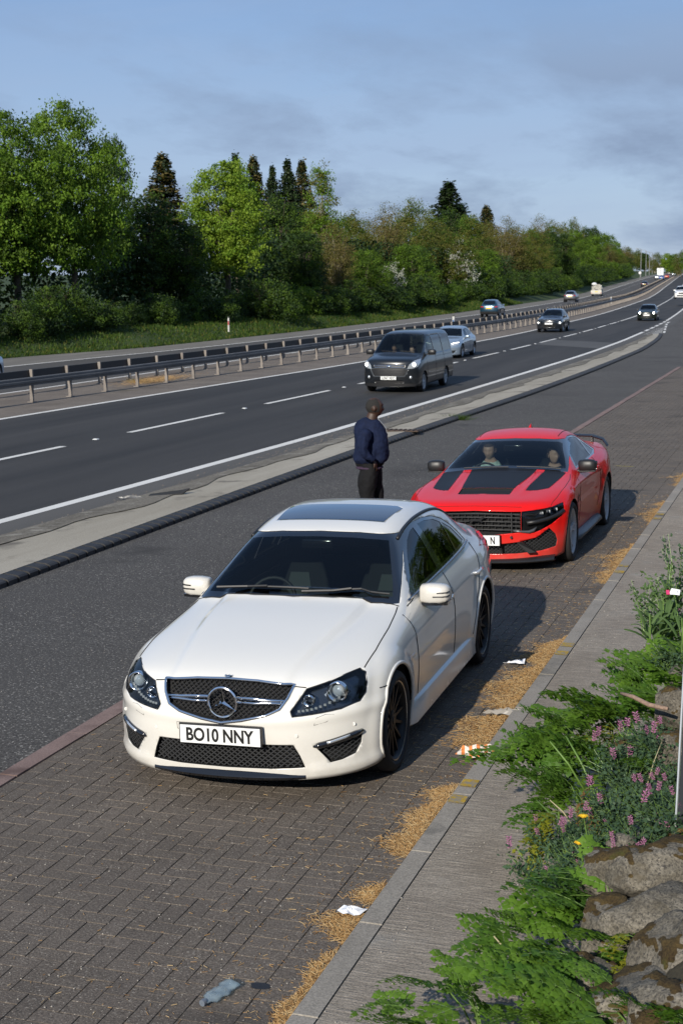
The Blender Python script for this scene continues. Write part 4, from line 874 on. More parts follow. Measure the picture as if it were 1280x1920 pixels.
sheet('opposite_shoulder', ge, fe, rows(-14, 1000), gmat('dirty_shoulder', (.12, .112, .098), (.20, .185, .16), (60, .3), (.6, 0), .95, .5, stretch=(2, .25, 1)), 0)
sheet('median_strip', mf, mn, rows(-14, 1000), MEDM, 0, 4)
sheet('layby_road', ik, -4.86, rows(-14, 84), LAYM, 0, 3); sheet('layby_exit_road', lambda Y: (max(ik(Y), en(Y)+.9) if Y < 105 else en(Y)+.9), lambda Y: -4.86-max(0, Y-110)*.045, rows(84, 220), LAYM, -.001, 3)
# traffic island: raised at the layby side
izf = lambda f, Y: .085*f**.5*(1 if Y < 76 else max(0, 1-(Y-76)/8)) if f > 0 else 0
isl = sheet('traffic_island', il, lambda Y: ik(Y)-.19, rows(-14, 84, .8), ISLM, .004, 14, zf=izf)
dfr = lambda Y: .42+.08*sin(Y*1.1)+.05*sin(Y*2.9)
dirt = sheet('island_dirt', il, lambda Y: il(Y)+(ik(Y)-.19-il(Y))*dfr(Y), rows(-14, 84, .35), gmat('island_dirt', (.10, .088, .068), (.20, .18, .145), (30, .5), (1.4, 0), .95, .9, stretch=(2, .5, 1), stain=(2.5, .55, (.27, .25, .21))), .016, 8, zf=lambda f, Y: izf(f*dfr(Y), Y))
sheet('exit_base', lambda Y: en(Y)+.3, -4.8, rows(83, 230), LAYM, -.02, 3)
nose = sheet('hatched_nose', il, ik, rows(84, 105), gmat('nose_concrete', (.17, .165, .15), (.23, .22, .20), (60, .2), (.8, 0), .9, .4), .007, 2)
# island kerb: black rubber-like wedge blocks
mkb = gmat('black_kerb', (.026, .025, .025), (.044, .042, .041), (50, .3), (1.5, 0), .6, .4)
kb = link('island_kerb', None); tag(kb, kind='structure')
def kerb_block(Y, L_):
    a, b = ik(Y), ik(Y+L_); p0, p1 = Vector(GP(a, Y)), Vector(GP(b, Y+L_)); d = (p1-p0).normalized(); n = Vector((-d.y, d.x, 0)); 
    prof = [(.0, -.03), (.0, .050), (.018, .068), (.05, .078), (.19, .090), (.19, -.03)]; vs = []
    for q in (p0, p1-d*.042):
        for a_, z in prof: vs.append(q+n*a_+Vector((0, 0, z+random.uniform(-.002, .002))))
    return vs
kf = [(j, (j+1) % 6, 6+(j+1) % 6, 6+j) for j in range(6)]+[tuple(range(6))[::-1], tuple(range(6, 12))]
rest = MB(); Y = 8.0
while Y < 83:
    L_ = .215; vs = kerb_block(Y, L_)
    if Y < 62: mb = MB(); mb.add(vs, kf); obj('kerb_block', mb, mkb, kb, fix=False)
    else: rest.add(vs, kf)
    Y += L_
o = obj('kerb_block', rest, mkb, kb, fix=False); o['kind'] = 'stuff'
mb = MB(); ys = rows(-10, 84, .5)
for Y in ys: pass
sheet('kerb_mortar', lambda Y: ik(Y)-.19, lambda Y: ik(Y)-.02, rows(-10, 84, .5), gmat('mortar', (.12, .11, .10), (.18, .17, .15)), .03)
# painted lines
def line(parent, fX, y0, y1, w, name='painted_line', m=WHT, up=.006, step=1.5):
    ys = [y0]
    while ys[-1] < y1-1e-6: ys.append(min(y1, ys[-1]+max(step, ys[-1]*.02)))
    return sheet(name, lambda Y: fX(Y)-w/2, lambda Y: fX(Y)+w/2, ys, m, up, 1, parent)
mk = link('road_markings', None); tag(mk, kind='structure')
line(mk, en, -10, 84, .20, 'edge_line'); line(mk, mn, -10, 900, .18, 'edge_line'); line(mk, fe, -10, 900, .18, 'edge_line'); line(mk, lambda Y: mf(Y)+.15, -10, 900, .15, 'edge_line'); line(mk, en, 113, 900, .18, 'edge_line')
D0 = 27.47; per = 7.42
for k in range(-4, 24):
    a = D0+per*k
    if k < 11: line(mk, C, a, a+per*.64, .155, 'lane_dash')
line(mk, C, D0+per*11, 420, .15, 'lane_line')
for k in range(-4, 70): a = 20+per*k; line(mk, lambda Y: C(Y)-12.1, a, a+per*(.28), .13, 'lane_dash')
for k in range(7): a = 84+k*4.3; line(mk, en, a, a+2.9, .20, 'edge_dash')
for k in range(5): a = 85.5+k*4.6; line(mk, lambda Y: ik(Y)+.10, a, a+2.9, .13, 'nose_dash')
for k in range(13):
    Y = 83+k*1.6; x0, x1 = en(Y)+.35, ik(Y)-.15
    if x1-x0 > .3:
        q = [GP(x0, Y, .012), GP(x1, Y+1.0, .012), GP(x1, Y+1.25, .012), GP(x0, Y+.25, .012)]; mb = MB(); mb.add(q, [(0, 1, 2, 3)]); obj('hatch_bar', mb, WHT, mk, fix=False)
stud = MB(); stud.box((0, 0, .008), (.11, .13, .018), taper=.7)
so1 = obj('road_stud', stud, mat('stud_white', (.62, .62, .6), .4), mk); so1.location = GP(C(26.1)-.02, 26.1, .0)
for k in range(1, 16):
    c = so1.copy(); COL.objects.link(c); Y = 26.1+per*k; c.location = GP(C(Y), Y, 0)
# resurfaced patch on the near lane
q = [GP(C(70)+.1, 70, .005), GP(en(66)-.1, 66, .005), GP(en(72)-.1, 72, .005), GP(C(75.5)+.1, 75.5, .005)]; mb = MB(); mb.add(q, [(0, 1, 2, 3)]); o = obj('road_patch', mb, gmat('patch_asphalt', (.075, .074, .073), (.095, .093, .09)), mk, fix=False)
# ---- pink edging stones along the bay
PINK = gmat('pink_concrete', (.175, .120, .105), (.24, .172, .150), (90, .3), (2.2, 0), .85, .4, stain=(2.5, .58, (.10, .065, .055)))
ed = link('bay_edging', None); tag(ed, kind='structure'); Y = 5.0; i = 0
while Y < 52:
    L_ = .914; mb = MB(); z1 = random.uniform(-.004, .004); vs = []
    for z in (-.05, .012+z1):
        for a, b in ((-4.99, Y+.006), (-4.855, Y+.006), (-4.855, Y+L_-.006), (-4.99, Y+L_-.006)): vs.append(GP(a+random.uniform(-.006, .006), b, z))
    mb.add(vs, [(4, 5, 6, 7), (0, 1, 5, 4), (1, 2, 6, 5), (2, 3, 7, 6), (3, 0, 4, 7)]); o = obj('edging_stone', mb, PINK, ed, fix=False); Y += L_
# ---- paving bricks
BR = [gmat('paver_a', (.098, .081, .065), (.128, .107, .087), (95, .55), (1.1, 0), .88, .6, (105, .645, (.27, .24, .20)), stain=(.7, .60, (.038, .033, .029))),
      gmat('paver_b', (.090, .075, .061), (.120, .100, .082), (95, .55), (1.1, 0), .88, .6, (105, .645, (.27, .24, .20)), stain=(.7, .60, (.035, .031, .028))),
      gmat('paver_c', (.102, .084, .068), (.132, .110, .090), (95, .55), (1.1, 0), .88, .6, (105, .645, (.27, .24, .20)), stain=(.7, .62, (.045, .038, .032)))]
SAND = gmat('joint_sand', (.045, .037, .028), (.075, .060, .044), (120, .4), (3, 0), .95, .6, (60, .63, (.30, .20, .09)))
sheet('bay_bed', -4.88, -2.03, rows(3, 60, .5), SAND, -.0055, 6)
cell = .105; X0, X1 = -4.855, -2.05; bricks = []
xs0 = X0+cell; ncol = int((X1-.42-xs0)/cell); YA, YB = 4.3, 56.0; nrow = int((YB-YA)/cell)
xe = xs0+ncol*cell
for b in range(nrow):
    for a in range(ncol):
        c_ = (a-b) % 4
        if c_ == 0 and a+1 < ncol: bricks.append((xs0+a*cell, YA+b*cell, 2, 1))
        elif c_ == 0: bricks.append((xs0+a*cell, YA+b*cell, 1, 1))
        elif c_ == 1 and a == 0: bricks.append((xs0, YA+b*cell, 1, 1))
        elif c_ == 3: bricks.append((xs0+a*cell, YA+b*cell, 1, 2))
b = 0
while YA+b*cell*2 < YB: bricks.append((X0, YA+b*cell*2, 1, 2)); b += 1
for cidx, (xa, wdt) in enumerate(((xe, (X1-xe)*.5), (xe+(X1-xe)*.5, (X1-xe)*.5))):
    for b in range(nrow): bricks.append((xa, YA+b*cell+(cell/2 if cidx else 0), wdt/cell, 1))
bay = link('brick_bay', None); tag(bay, kind='structure')
def near_key(b): 
    p = Vector(GP(b[0], b[1])); d = p-Vector((0, 0, CH)); u = CF*d.dot(r2)/d.dot(fw)+640; v = 960-CF*d.dot(u2)/d.dot(fw)
    vis = -20 < u < 1290 and v < 1935; return (0 if vis else 1, d.length)
bricks.sort(key=near_key)
def brick_verts(b, rnd):
    x, y, nx_, ny_ = b; g = .0022; ch = .0020; x0, x1, y0, y1 = x+g, x+nx_*cell-g, y+g, y+ny_*cell-g; dzz = rnd.uniform(-.0012, .0012); tx, ty = rnd.uniform(-.014, .014), rnd.uniform(-.006, .012); cx, cy = (x0+x1)/2, (y0+y1)/2; V = []
    for (e, z) in ((0, -.02), (0, -.0016), (ch, 0)):
        for a_, b_ in ((x0+e, y0+e), (x1-e, y0+e), (x1-e, y1-e), (x0+e, y1-e)): V.append(GP(a_, b_, z+dzz+tx*(a_-cx)+ty*(b_-cy)))
    return V
BF = [(8, 9, 10, 11)]+[(k*4+j, k*4+(j+1) % 4, (k+1)*4+(j+1) % 4, (k+1)*4+j) for k in (0, 1) for j in range(4)]
brnd = random.Random(3)
for b in bricks[:298]:
    mb = MB(); vs = brick_verts(b, brnd); c0 = Vector(vs[0]); mb.add([Vector(v)-c0 for v in vs], BF); o = obj('paving_brick', mb, BR[brnd.choice((0, 0, 1, 1, 2))], bay, fix=False); o.location = c0
V, F, MI = [], [], []
for b in bricks[298:]:
    n = len(V); V += brick_verts(b, brnd); F += [tuple(i+n for i in f) for f in BF]; MI += [brnd.choice((0, 0, 1, 1, 2))]*len(BF)
o = npmesh('paving_bricks', np.array(V), np.array(F), BR, bay, MI); o.data.shade_flat(); o['kind'] = 'stuff'
sheet('far_bay_paving', -4.86, -2.0, rows(56.2, 130), BR[0], -.002, 2)
# ---- right kerb and concrete footway
KM = gmat('kerb_concrete', (.215, .195, .165), (.295, .27, .235), (90, .3), (1.6, 0), .9, .5, stain=(1.8, .60, (.10, .095, .085)))
kr = link('kerb', None); tag(kr, kind='structure'); Y = 4.35-.9; kx = lambda Y: -2.035
while Y < 60:
    L_ = .93; vs = []; j1 = random.uniform(-.003, .003)
    for z, e in ((-.06, 0), (.062, 0), (.072+j1, .008)):
        for a, b in ((-2.045+e, Y+.004+e*.4), (-1.925, Y+.004+e*.4), (-1.925, Y+L_-.004-e*.4), (-2.045+e, Y+L_-.004-e*.4)): vs.append(GP(a, b, z))
    mb = MB(); mb.add(vs, BF); obj('kerb_stone', mb, KM, kr, fix=False); Y += L_
YEL = gmat('worn_yellow_paint', (.34, .22, .03), (.40, .27, .04), (50, .2), (14, 0), .8, .3, stain=(24, .46, (.20, .19, .17)))
for Y in (7.93, 8.22, 11.5, 11.78, 15.0, 15.35, 18.6, 18.95):
    mb = MB(); mb.add([GP(-2.03, Y, .0775), GP(-1.93, Y, .0775), GP(-1.93, Y+.13, .0775), GP(-2.03, Y+.13, .0775)], [(0, 1, 2, 3)]); obj('yellow_mark', mb, YEL, kr, fix=False)
PAVM = gmat('brushed_concrete', (.225, .192, .155), (.305, .268, .220), (90, .35), (1.3, 0), .92, .5, stain=(2.6, .60, (.26, .24, .21)))
t = PAVM.node_tree; bs = t.nodes['Principled BSDF']; g_ = t.nodes.new('ShaderNodeNewGeometry'); mp = t.nodes.new('ShaderNodeMapping'); mp.inputs[3].default_value = (5, 48, 1); t.links.new(g_.outputs['Position'], mp.inputs[0])
n_ = t.nodes.new('ShaderNodeTexNoise'); n_.inputs['Scale'].default_value = 1.3; n_.inputs['Detail'].default_value = 5; n_.inputs['Roughness'].default_value = .7; t.links.new(mp.outputs[0], n_.inputs[0])
r_ = t.nodes.new('ShaderNodeValToRGB'); r_.color_ramp.elements[0].position = .45; r_.color_ramp.elements[1].position = .74; r_.color_ramp.elements[0].color = (.84, .84, .84, 1); r_.color_ramp.elements[1].color = (1.5, 1.5, 1.5, 1); t.links.new(n_.outputs[0], r_.inputs[0])
src_ = bs.inputs['Base Color'].links[0].from_socket; mm = t.nodes.new('ShaderNodeMix'); mm.data_type = 'RGBA'; mm.blend_type = 'MULTIPLY'; mm.inputs[0].default_value = 1; t.links.new(src_, mm.inputs[6]); t.links.new(r_.outputs[0], mm.inputs[7]); t.links.new(mm.outputs[2], bs.inputs['Base Color'])
b2 = t.nodes.new('ShaderNodeBump'); b2.inputs['Strength'].default_value = .7; b2.inputs['Distance'].default_value = .012; t.links.new(n_.outputs[0], b2.inputs['Height']); t.links.new(bs.inputs['Normal'].links[0].from_socket, b2.inputs['Normal']); t.links.new(b2.outputs[0], bs.inputs['Normal'])
sheet('footway', -1.918, -.45, rows(2.0, 60, .5), PAVM, .070, 4)
# ---- terrain: verge and bank on the far side, planted bank on the near side, one sheet to the horizon
def bank_near(X, Y):
    h = ip([(-.78, .05), (-.62, .42), (-.42, .80), (-.1, 1.02), (.4, 1.22), (1.2, 1.38), (3, 1.5), (9, 1.9), (30, 2.5), (80, 4), (400, 6)], X); return h
GRASS = gmat('grass_ground', (.028, .046, .012), (.050, .078, .020), (12, .4), (.25, 0), .95, .8, stain=(.6, .6, (.035, .035, .014)))
SOIL = gmat('soil_ground', (.035, .030, .018), (.060, .050, .030), (40, .45), (2.0, 0), .95, 1.0, stain=(3, .55, (.025, .040, .012)))
ys = rows(-60, 1400, 2.5, .035); us = [0, .8, 2, 4, 7, 11, 16, 24, 40, 80, 160, 400, 1200, 4000]; vsn = [0, .2, .6, .9, 1.2, 1.3, 1.5, 1.8, 2.1, 2.4, 2.8, 3.5, 5, 7]
V = []
for Y in ys:
    for u, h in zip(us, vsn): p = GP(ge(Y)-u/1.0, Y); V.append((p[0], p[1], p[2]-.004+h+(random.uniform(-.06, .06) if .5 < u < 30 else 0)))
n = len(us); F = [(i*n+j, (i+1)*n+j, (i+1)*n+j+1, i*n+j+1) for i in range(len(ys)-1) for j in range(n-1)]
o = npmesh('grass_verge', np.array(V), np.array(F), GRASS, None, smooth=True); tag(o, kind='structure')
ys = [-60, -30, -14, -6, 0]+[.35*k for k in range(1, 90)]+rows(32.5, 1400, 2, .05); xs = [-.78, -.70, -.62, -.52, -.42, -.26, -.1, .15, .4, .8, 1.2, 2, 3, 6, 9, 18, 30, 80, 400, 2500]; V = []
for Y in ys:
    sh = 0 if Y < 60 else (en(Y)+8+.78 if Y > 120 else (Y-60)/60*(en(120)+8+.78)); f = ip([(0, .0), (2.5, .5), (5, 1), (60, 1), (120, .5), (300, .8), (1000, 1)], max(0, Y)) if Y > 0 else .0
    for X in xs: p = GP(X+sh*(1 if X < 3 else .9), max(Y, 0)); V.append((p[0], Y if Y < 0 else p[1], (p[2] if Y > 0 else 0)+bank_near(X, Y)*(f if X < 2 else 1)+(random.uniform(-.03, .03) if X > -.7 and X < 9 else 0)))
n = len(xs); F = [(i*n+j, i*n+j+1, (i+1)*n+j+1, (i+1)*n+j) for i in range(len(ys)-1) for j in range(n-1)]
o = npmesh('planted_bank', np.array(V), np.array(F), SOIL, None, smooth=True); tag(o, kind='structure')
mb = MB(); mb.add([(-6000, -400, -2.5), (6000, -400, -2.5), (6000, 9000, -2.5), (-6000, 9000, -2.5)], [(0, 1, 2, 3)]); tag(obj('ground', mb, GRASS, None, fix=False), kind='structure')
# ---- crash barriers
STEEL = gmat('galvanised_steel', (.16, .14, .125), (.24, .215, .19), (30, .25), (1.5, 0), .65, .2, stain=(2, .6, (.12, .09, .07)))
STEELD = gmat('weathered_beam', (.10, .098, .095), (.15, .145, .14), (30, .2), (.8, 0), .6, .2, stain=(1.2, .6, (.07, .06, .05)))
def barrier(fx, name, label, face, y0=-8, y1=640):
    b = link(name, None); b.location = GP(fx(40), 40); tag(b, label, 'crash barrier'); inv = -Vector(b.location)
    hp = .70 if face > 0 else .745; pm = MB(); pm.add([(-.05, -.03, 0), (.05, -.03, 0), (.05, .03, 0), (-.05, .03, 0), (-.05, -.03, hp), (.05, -.03, hp), (.05, .03, hp), (-.05, .03, hp)], [(0, 1, 5, 4), (1, 2, 6, 5), (2, 3, 7, 6), (3, 0, 4, 7), (4, 5, 6, 7)])
    pm.box((0, 0, .012), (.22, .16, .024)); po = obj('post', pm, STEEL, b, fix=False); first = True; Y = 32.1 if face > 0 else 31.0
    while Y > y0+2: Y -= 1.96
    ks = []
    while Y < y1-.1: ks.append(Y); Y += 1.96*(1 if Y < 150 else 1.0)
    ks = ks[:288]
    for Y in ks:
        o = po if first else po.copy()
        if not first: COL.objects.link(o)
        first = False; p = GP(fx(Y)-.0*face, Y); o.location = Vector(p)+inv; o.rotation_euler = (0, 0, -math.atan((fx(Y+1)-fx(Y-1))/2))
    s0 = y0; prof = [(.055, .50), (.055, .56), (.085, .575), (.085, .635), (.055, .65), (.055, .71), (.04, .73), (-.045, .73), (-.045, .50)]; sg = face
    while s0 < y1:
        s1 = min(y1, s0+7.84); ysx = [s0, s0+2, s0+4, s0+6, s1-.02] if s1-s0 > 7 else [s0, s1]; mb = MB(); m_ = len(prof); vs = []
        for Y in ysx:
            for a, z in prof: p = GP(fx(Y)+sg*(a+(.04 if sg > 0 else .10)), Y, z-.01); vs.append(Vector(p)+inv)
        mb.add(vs, [(i*m_+j, i*m_+(j+1) % m_, (i+1)*m_+(j+1) % m_, (i+1)*m_+j) for i in range(len(ysx)-1) for j in range(m_)]+[tuple(range(m_)), tuple((len(ysx)-1)*m_+j for j in range(m_))]); obj('rail_beam', mb, STEELD if face > 0 else mat('shaded_beam', (.030, .029, .028), .7), b); s0 = s1  # far beam: shade of its hollow back is put into the dark colour
    return b
barrier(rn, 'crash_barrier', 'steel crash barrier nearer the camera, its beam facing the near carriageway', 1)
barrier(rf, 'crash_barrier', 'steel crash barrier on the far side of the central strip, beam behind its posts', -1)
# ================================================================ trees and hedgerow
def leafmat(name, c1, c2, tr=.35, sc=1.2):
    if name in MATS: return MATS[name]
    m = bpy.data.materials.new(name); m.use_nodes = True; t = m.node_tree; b = t.nodes['Principled BSDF']; b.inputs['Roughness'].default_value = .5; b.inputs['Specular IOR Level'].default_value = .15
    g = t.nodes.new('ShaderNodeNewGeometry'); n = t.nodes.new('ShaderNodeTexNoise'); n.inputs['Scale'].default_value = sc; n.inputs['Detail'].default_value = 4; t.links.new(g.outputs['Position'], n.inputs[0])
    r = t.nodes.new('ShaderNodeValToRGB'); r.color_ramp.elements[0].position = .35; r.color_ramp.elements[1].position = .65; r.color_ramp.elements[0].color = (*c1, 1); r.color_ramp.elements[1].color = (*c2, 1)
    t.links.new(n.outputs[0], r.inputs[0]); t.links.new(r.outputs[0], b.inputs['Base Color'])
    tl = t.nodes.new('ShaderNodeBsdfTranslucent'); mm = t.nodes.new('ShaderNodeMix'); mm.data_type = 'RGBA'; mm.blend_type = 'MULTIPLY'; mm.inputs[0].default_value = 1; t.links.new(r.outputs[0], mm.inputs[6]); mm.inputs[7].default_value = (1.25, 1.2, .55, 1); t.links.new(mm.outputs[2], tl.inputs[0])
    mx = t.nodes.new('ShaderNodeMixShader'); mx.inputs[0].default_value = tr; t.links.new(b.outputs[0], mx.inputs[1]); t.links.new(tl.outputs[0], mx.inputs[2]); t.links.new(mx.outputs[0], t.nodes['Material Output'].inputs[0]); MATS[name] = m; return m
BARK = mat('bark', (.085, .068, .048), .9, noise=(9, .4), bump=(30, .8, .02)); BARKP = mat('pale_bark', (.22, .19, .14), .85, noise=(12, .4), bump=(40, .5, .01))
LM = {'bright': leafmat('leaf_bright', (.095, .180, .016), (.15, .240, .028)), 'lime': leafmat('leaf_lime', (.155, .245, .022), (.205, .285, .034)), 'mid': leafmat('leaf_mid', (.050, .095, .012), (.085, .14, .020)),
      'dark': leafmat('leaf_dark', (.016, .034, .009), (.030, .056, .014), .2), 'olive': leafmat('leaf_olive', (.105, .115, .022), (.155, .15, .036)), 'brown': leafmat('leaf_russet', (.12, .10, .036), (.17, .14, .050)),
      'needle': leafmat('needles', (.014, .028, .013), (.030, .040, .017), .1), 'white': leafmat('blossom', (.40, .42, .38), (.55, .55, .50), .3)}
def leaf_quads(C_, N_, size, rng, flat=.5):
    """one quad per row: centres C_, outward hints N_."""
    n = len(C_); a = rng.normal(size=(n, 3)); nn = N_*flat+rng.normal(size=(n, 3))*.6; nn /= np.linalg.norm(nn, axis=1)[:, None]+1e-9
    u = np.cross(nn, a); u /= np.linalg.norm(u, axis=1)[:, None]+1e-9; v = np.cross(nn, u); s = size*rng.uniform(.6, 1.3, n)[:, None]
    V = np.stack([C_-u*s*.55, C_-v*s*.36+u*s*.05, C_+u*s*.55, C_+v*s*.36+u*s*.05], 1).reshape(-1, 3); return V, np.arange(4*n).reshape(n, 4)
def broad(seed, lobes, ncl, per, leaf, sig, mats, trunk=True, tmat=None, th=.45, shell=.55, limbs=7):
    """crown mesh and trunk mesh of a tree of unit design size (metres); lobes: (x, y, z, rx, ry, rz)."""
    rng = np.random.default_rng(seed); L_ = np.array(lobes, float); w = (L_[:, 3]*L_[:, 4]*L_[:, 5])**.67; w /= w.sum(); k = rng.choice(len(L_), ncl, p=w); d = rng.normal(size=(ncl, 3)); d /= np.linalg.norm(d, axis=1)[:, None]
    r = 1-(1-shell)*rng.random(ncl)**1.6; r *= 1+.10*np.sin(d[:, 0]*7+seed)*np.cos(d[:, 2]*6+d[:, 1]*5)+rng.normal(size=ncl)*.05; cc = L_[k, :3]+d*r[:, None]*L_[k, 3:]
    sg = sig*rng.uniform(.5, 1.3, ncl); off = rng.normal(size=(ncl, per, 3))*sg[:, None, None]*np.array([1, 1, .55]); P = (cc[:, None]+off).reshape(-1, 3); Nn = np.repeat(d*.8+np.array([0, 0, .7]), per, 0)
    V, F = leaf_quads(P, Nn, leaf, rng); mi = np.repeat((rng.random(ncl) < .35).astype(int), per)
    me = npmesh('crown', V, F, mats, None, mi); data = me.data; bpy.data.objects.remove(me)
    top = L_[:, 2].max(); mb = MB(); rr = random.Random(seed)
    if trunk:
        mb.tube([(0, 0, -.3), (.03, .02, 1), (.1*rr.uniform(-1, 1), .1, top*.5), (0, 0, top*.85)], [th*.5, th*.36, th*.26, th*.08], 9)
        for i in range(limbs):
            l = L_[rr.randrange(len(L_))]; z0 = top*rr.uniform(.22, .6); e = Vector((l[0]+rr.uniform(-.4, .4)*l[3], l[1]+rr.uniform(-.4, .4)*l[4], l[2]+rr.uniform(-.2, .6)*l[5])); s = Vector((0, 0, z0)); m = s.lerp(e, .5)+Vector((0, 0, -.1*e.length)); mb.tube([s, m, e], [th*.2, th*.12, th*.04], 6)
            for q in range(3): e2 = m.lerp(e, rr.random())+Vector((rr.uniform(-1, 1), rr.uniform(-1, 1), rr.uniform(.2, 1)))*1.1; mb.tube([m.lerp(e, .3*q), e2], [th*.07, th*.02], 4)
    o = obj('trunk', mb, tmat or BARK, None, smooth=True, fix=False); td = o.data; bpy.data.objects.remove(o); H_ = max(v for v in V[:, 2]); Wd = V[:, 0].max()-V[:, 0].min()
    return data, td, float(np.percentile(V[:, 2], 99.7)), float(Wd)
def conifer(seed, mats, h=10, w=2.3, n=46):
    rng = np.random.default_rng(seed); V = []; F = []; cs = []; ns = []; mb = MB(); mb.tube([(0, 0, -.3), (0, 0, h*.5), (.03, 0, h*.99)], [.2, .12, .015], 7)
    for i in range(n*6):
        f = rng.random()**.8; z = h*(.12+.86*f); L_ = w*(1-f)**.8*rng.uniform(.55, 1.15)+.12; a = rng.random()*6.28; m = int(18+60*(1-f)); t = rng.random(m)**.7; x = L_*t; zz = z-(.10+.4*rng.random())*x+.12*x*x/max(L_, .3)+rng.normal(size=m)*.13; sp = .10+.16*t*(1-t)*L_
        yy = rng.normal(size=m)*sp; cs.append(np.stack([x*cos(a)-yy*sin(a), x*sin(a)+yy*cos(a), zz+.0*x], 1)); ns.append(np.tile([cos(a)*.3, sin(a)*.3, 1], (m, 1)))
        if i % 2 == 0: mb.tube([(0, 0, z), (L_*.9*cos(a), L_*.9*sin(a), z-.22*L_)], [.025, .008], 3, caps=False)
    C_ = np.concatenate(cs); V, F = leaf_quads(C_, np.concatenate(ns), .17, rng, .8); me = npmesh('crown', V, F, mats, None, (rng.random(len(F)) < .4).astype(int)); d = me.data; bpy.data.objects.remove(me)
    o = obj('trunk', mb, BARK, None, fix=False); td = o.data; bpy.data.objects.remove(o); return d, td, h, w*2
PR = {}
PR['round'] = broad(1, [(0, 0, 6.4, 2.6, 2.6, 2.4), (-1.6, .3, 5.0, 2.0, 2.0, 2.0), (1.7, -.2, 5.2, 2.0, 2.0, 2.0), (.3, -1.4, 4.4, 2.2, 1.8, 2.0), (-.4, -.6, 7.6, 1.5, 1.5, 1.3), (2.2, .2, 3.6, 1.3, 1.5, 1.3), (-2.2, -.3, 3.4, 1.3, 1.4, 1.4), (.2, .2, 3.0, 1.9, 1.9, 1.3)], 620, 62, .125, .25, [LM['bright'], LM['mid']], th=.55)
PR['lime'] = broad(2, [(0, 0, 5.8, 2.3, 2.2, 2.3), (-1.3, -.4, 4.6, 1.7, 1.7, 1.7), (1.4, -.3, 4.5, 1.7, 1.7, 1.8), (0, -.9, 3.4, 1.9, 1.7, 1.4), (.5, 0, 7.1, 1.2, 1.2, 1.1), (1.7, -.2, 3.0, 1.0, 1.2, .9)], 560, 60, .125, .24, [LM['lime'], LM['bright']], th=.5)
PR['dark'] = broad(3, [(0, 0, 5.6, 2.1, 2.0, 2.6), (-1.2, -.4, 3.6, 1.6, 1.6, 2.0), (1.3, -.3, 3.4, 1.6, 1.6, 2.0), (0, -.7, 2.2, 2.1, 1.7, 1.6), (.3, .2, 7.4, 1.1, 1.1, 1.3)], 430, 50, .15, .30, [LM['dark'], LM['mid']])
PR['tall'] = broad(4, [(0, 0, 7.2, 1.4, 1.4, 2.0), (-.7, -.2, 5.3, 1.3, 1.2, 1.6), (.8, -.1, 5.0, 1.2, 1.2, 1.6), (.2, 0, 9.0, .9, .9, 1.2), (0, -.2, 3.6, 1.4, 1.3, 1.3)], 330, 42, .125, .27, [LM['bright'], LM['olive']], th=.3, tmat=BARKP, limbs=14, shell=.3)
PR['olive'] = broad(5, [(0, 0, 5.2, 2.2, 2.1, 2.3), (-1.4, -.2, 4.0, 1.6, 1.7, 1.8), (1.4, -.2, 4.2, 1.7, 1.7, 1.9), (.2, -.4, 2.5, 2.0, 1.7, 1.4), (-.4, .1, 6.8, 1.3, 1.3, 1.2)], 430, 44, .115, .32, [LM['olive'], LM['mid']], th=.3, limbs=16, shell=.4)
PR['russet'] = broad(6, [(0, 0, 5.0, 2.0, 2.0, 2.4), (-1.3, -.2, 3.8, 1.5, 1.5, 1.7), (1.3, -.1, 4.0, 1.5, 1.5, 1.8), (0, -.3, 2.3, 1.9, 1.7, 1.3)], 380, 40, .11, .36, [LM['brown'], LM['olive']], th=.28, tmat=BARKP, limbs=26, shell=.3)
PR['mid'] = broad(7, [(0, 0, 4.8, 2.2, 2.1, 2.2), (-1.5, -.3, 3.6, 1.6, 1.6, 1.7), (1.5, -.2, 3.5, 1.6, 1.6, 1.7), (0, -.8, 2.2, 2.1, 1.7, 1.4), (.6, 0, 6.3, 1.2, 1.2, 1.1)], 420, 50, .13, .27, [LM['mid'], LM['bright']])
PR['hawthorn'] = broad(8, [(0, 0, 2.6, 1.5, 1.5, 1.3), (-.9, -.2, 1.9, 1.0, 1.1, 1.1), (.9, -.2, 2.0, 1.0, 1.0, 1.1)], 230, 30, .13, .25, [LM['mid'], LM['white']], th=.2)
PR['bush'] = broad(9, [(0, 0, 1.1, 1.5, 1.3, 1.1), (-1.0, -.2, .8, 1.0, 1.0, .8), (1.0, -.1, .9, 1.1, 1.0, .9)], 170, 44, .11, .22, [LM['dark'], LM['mid']], th=.12, limbs=5)
PR['shrub'] = broad(10, [(0, 0, 1.0, 1.2, 1.1, 1.0), (-.7, -.2, .7, .8, .8, .7), (.8, -.1, .8, .8, .8, .8)], 130, 42, .10, .20, [LM['mid'], LM['bright']], th=.12, limbs=5)
PR['conifer'] = conifer(11, [LM['needle'], LM['dark']]); PR['conifer2'] = conifer(12, [LM['needle'], LM['brown']], 10, 1.9, 40)
def pix(p):
    d = Vector(p)-Vector((0, 0, CH)); z = d.dot(fw); return 640+CF*d.dot(r2)/z, 960-CF*d.dot(u2)/z, z
def locate(px, u):
    lo, hi = 20, 900
    for _ in range(50):
        m = (lo+hi)/2; p = GP(ge(m)-u, m); 
        if pix(p)[0] < px: lo = m
        else: hi = m
    return m
def vg(u): return ip(list(zip(us, vsn_)), u)
us = [0, .8, 2, 4, 7, 11, 16, 24, 40, 80, 160, 400, 1200, 4000]; vsn_ = [0, .2, .6, .9, 1.2, 1.3, 1.5, 1.8, 2.1, 2.4, 2.8, 3.5, 5, 7]
trnd = random.Random(5); USED = {}
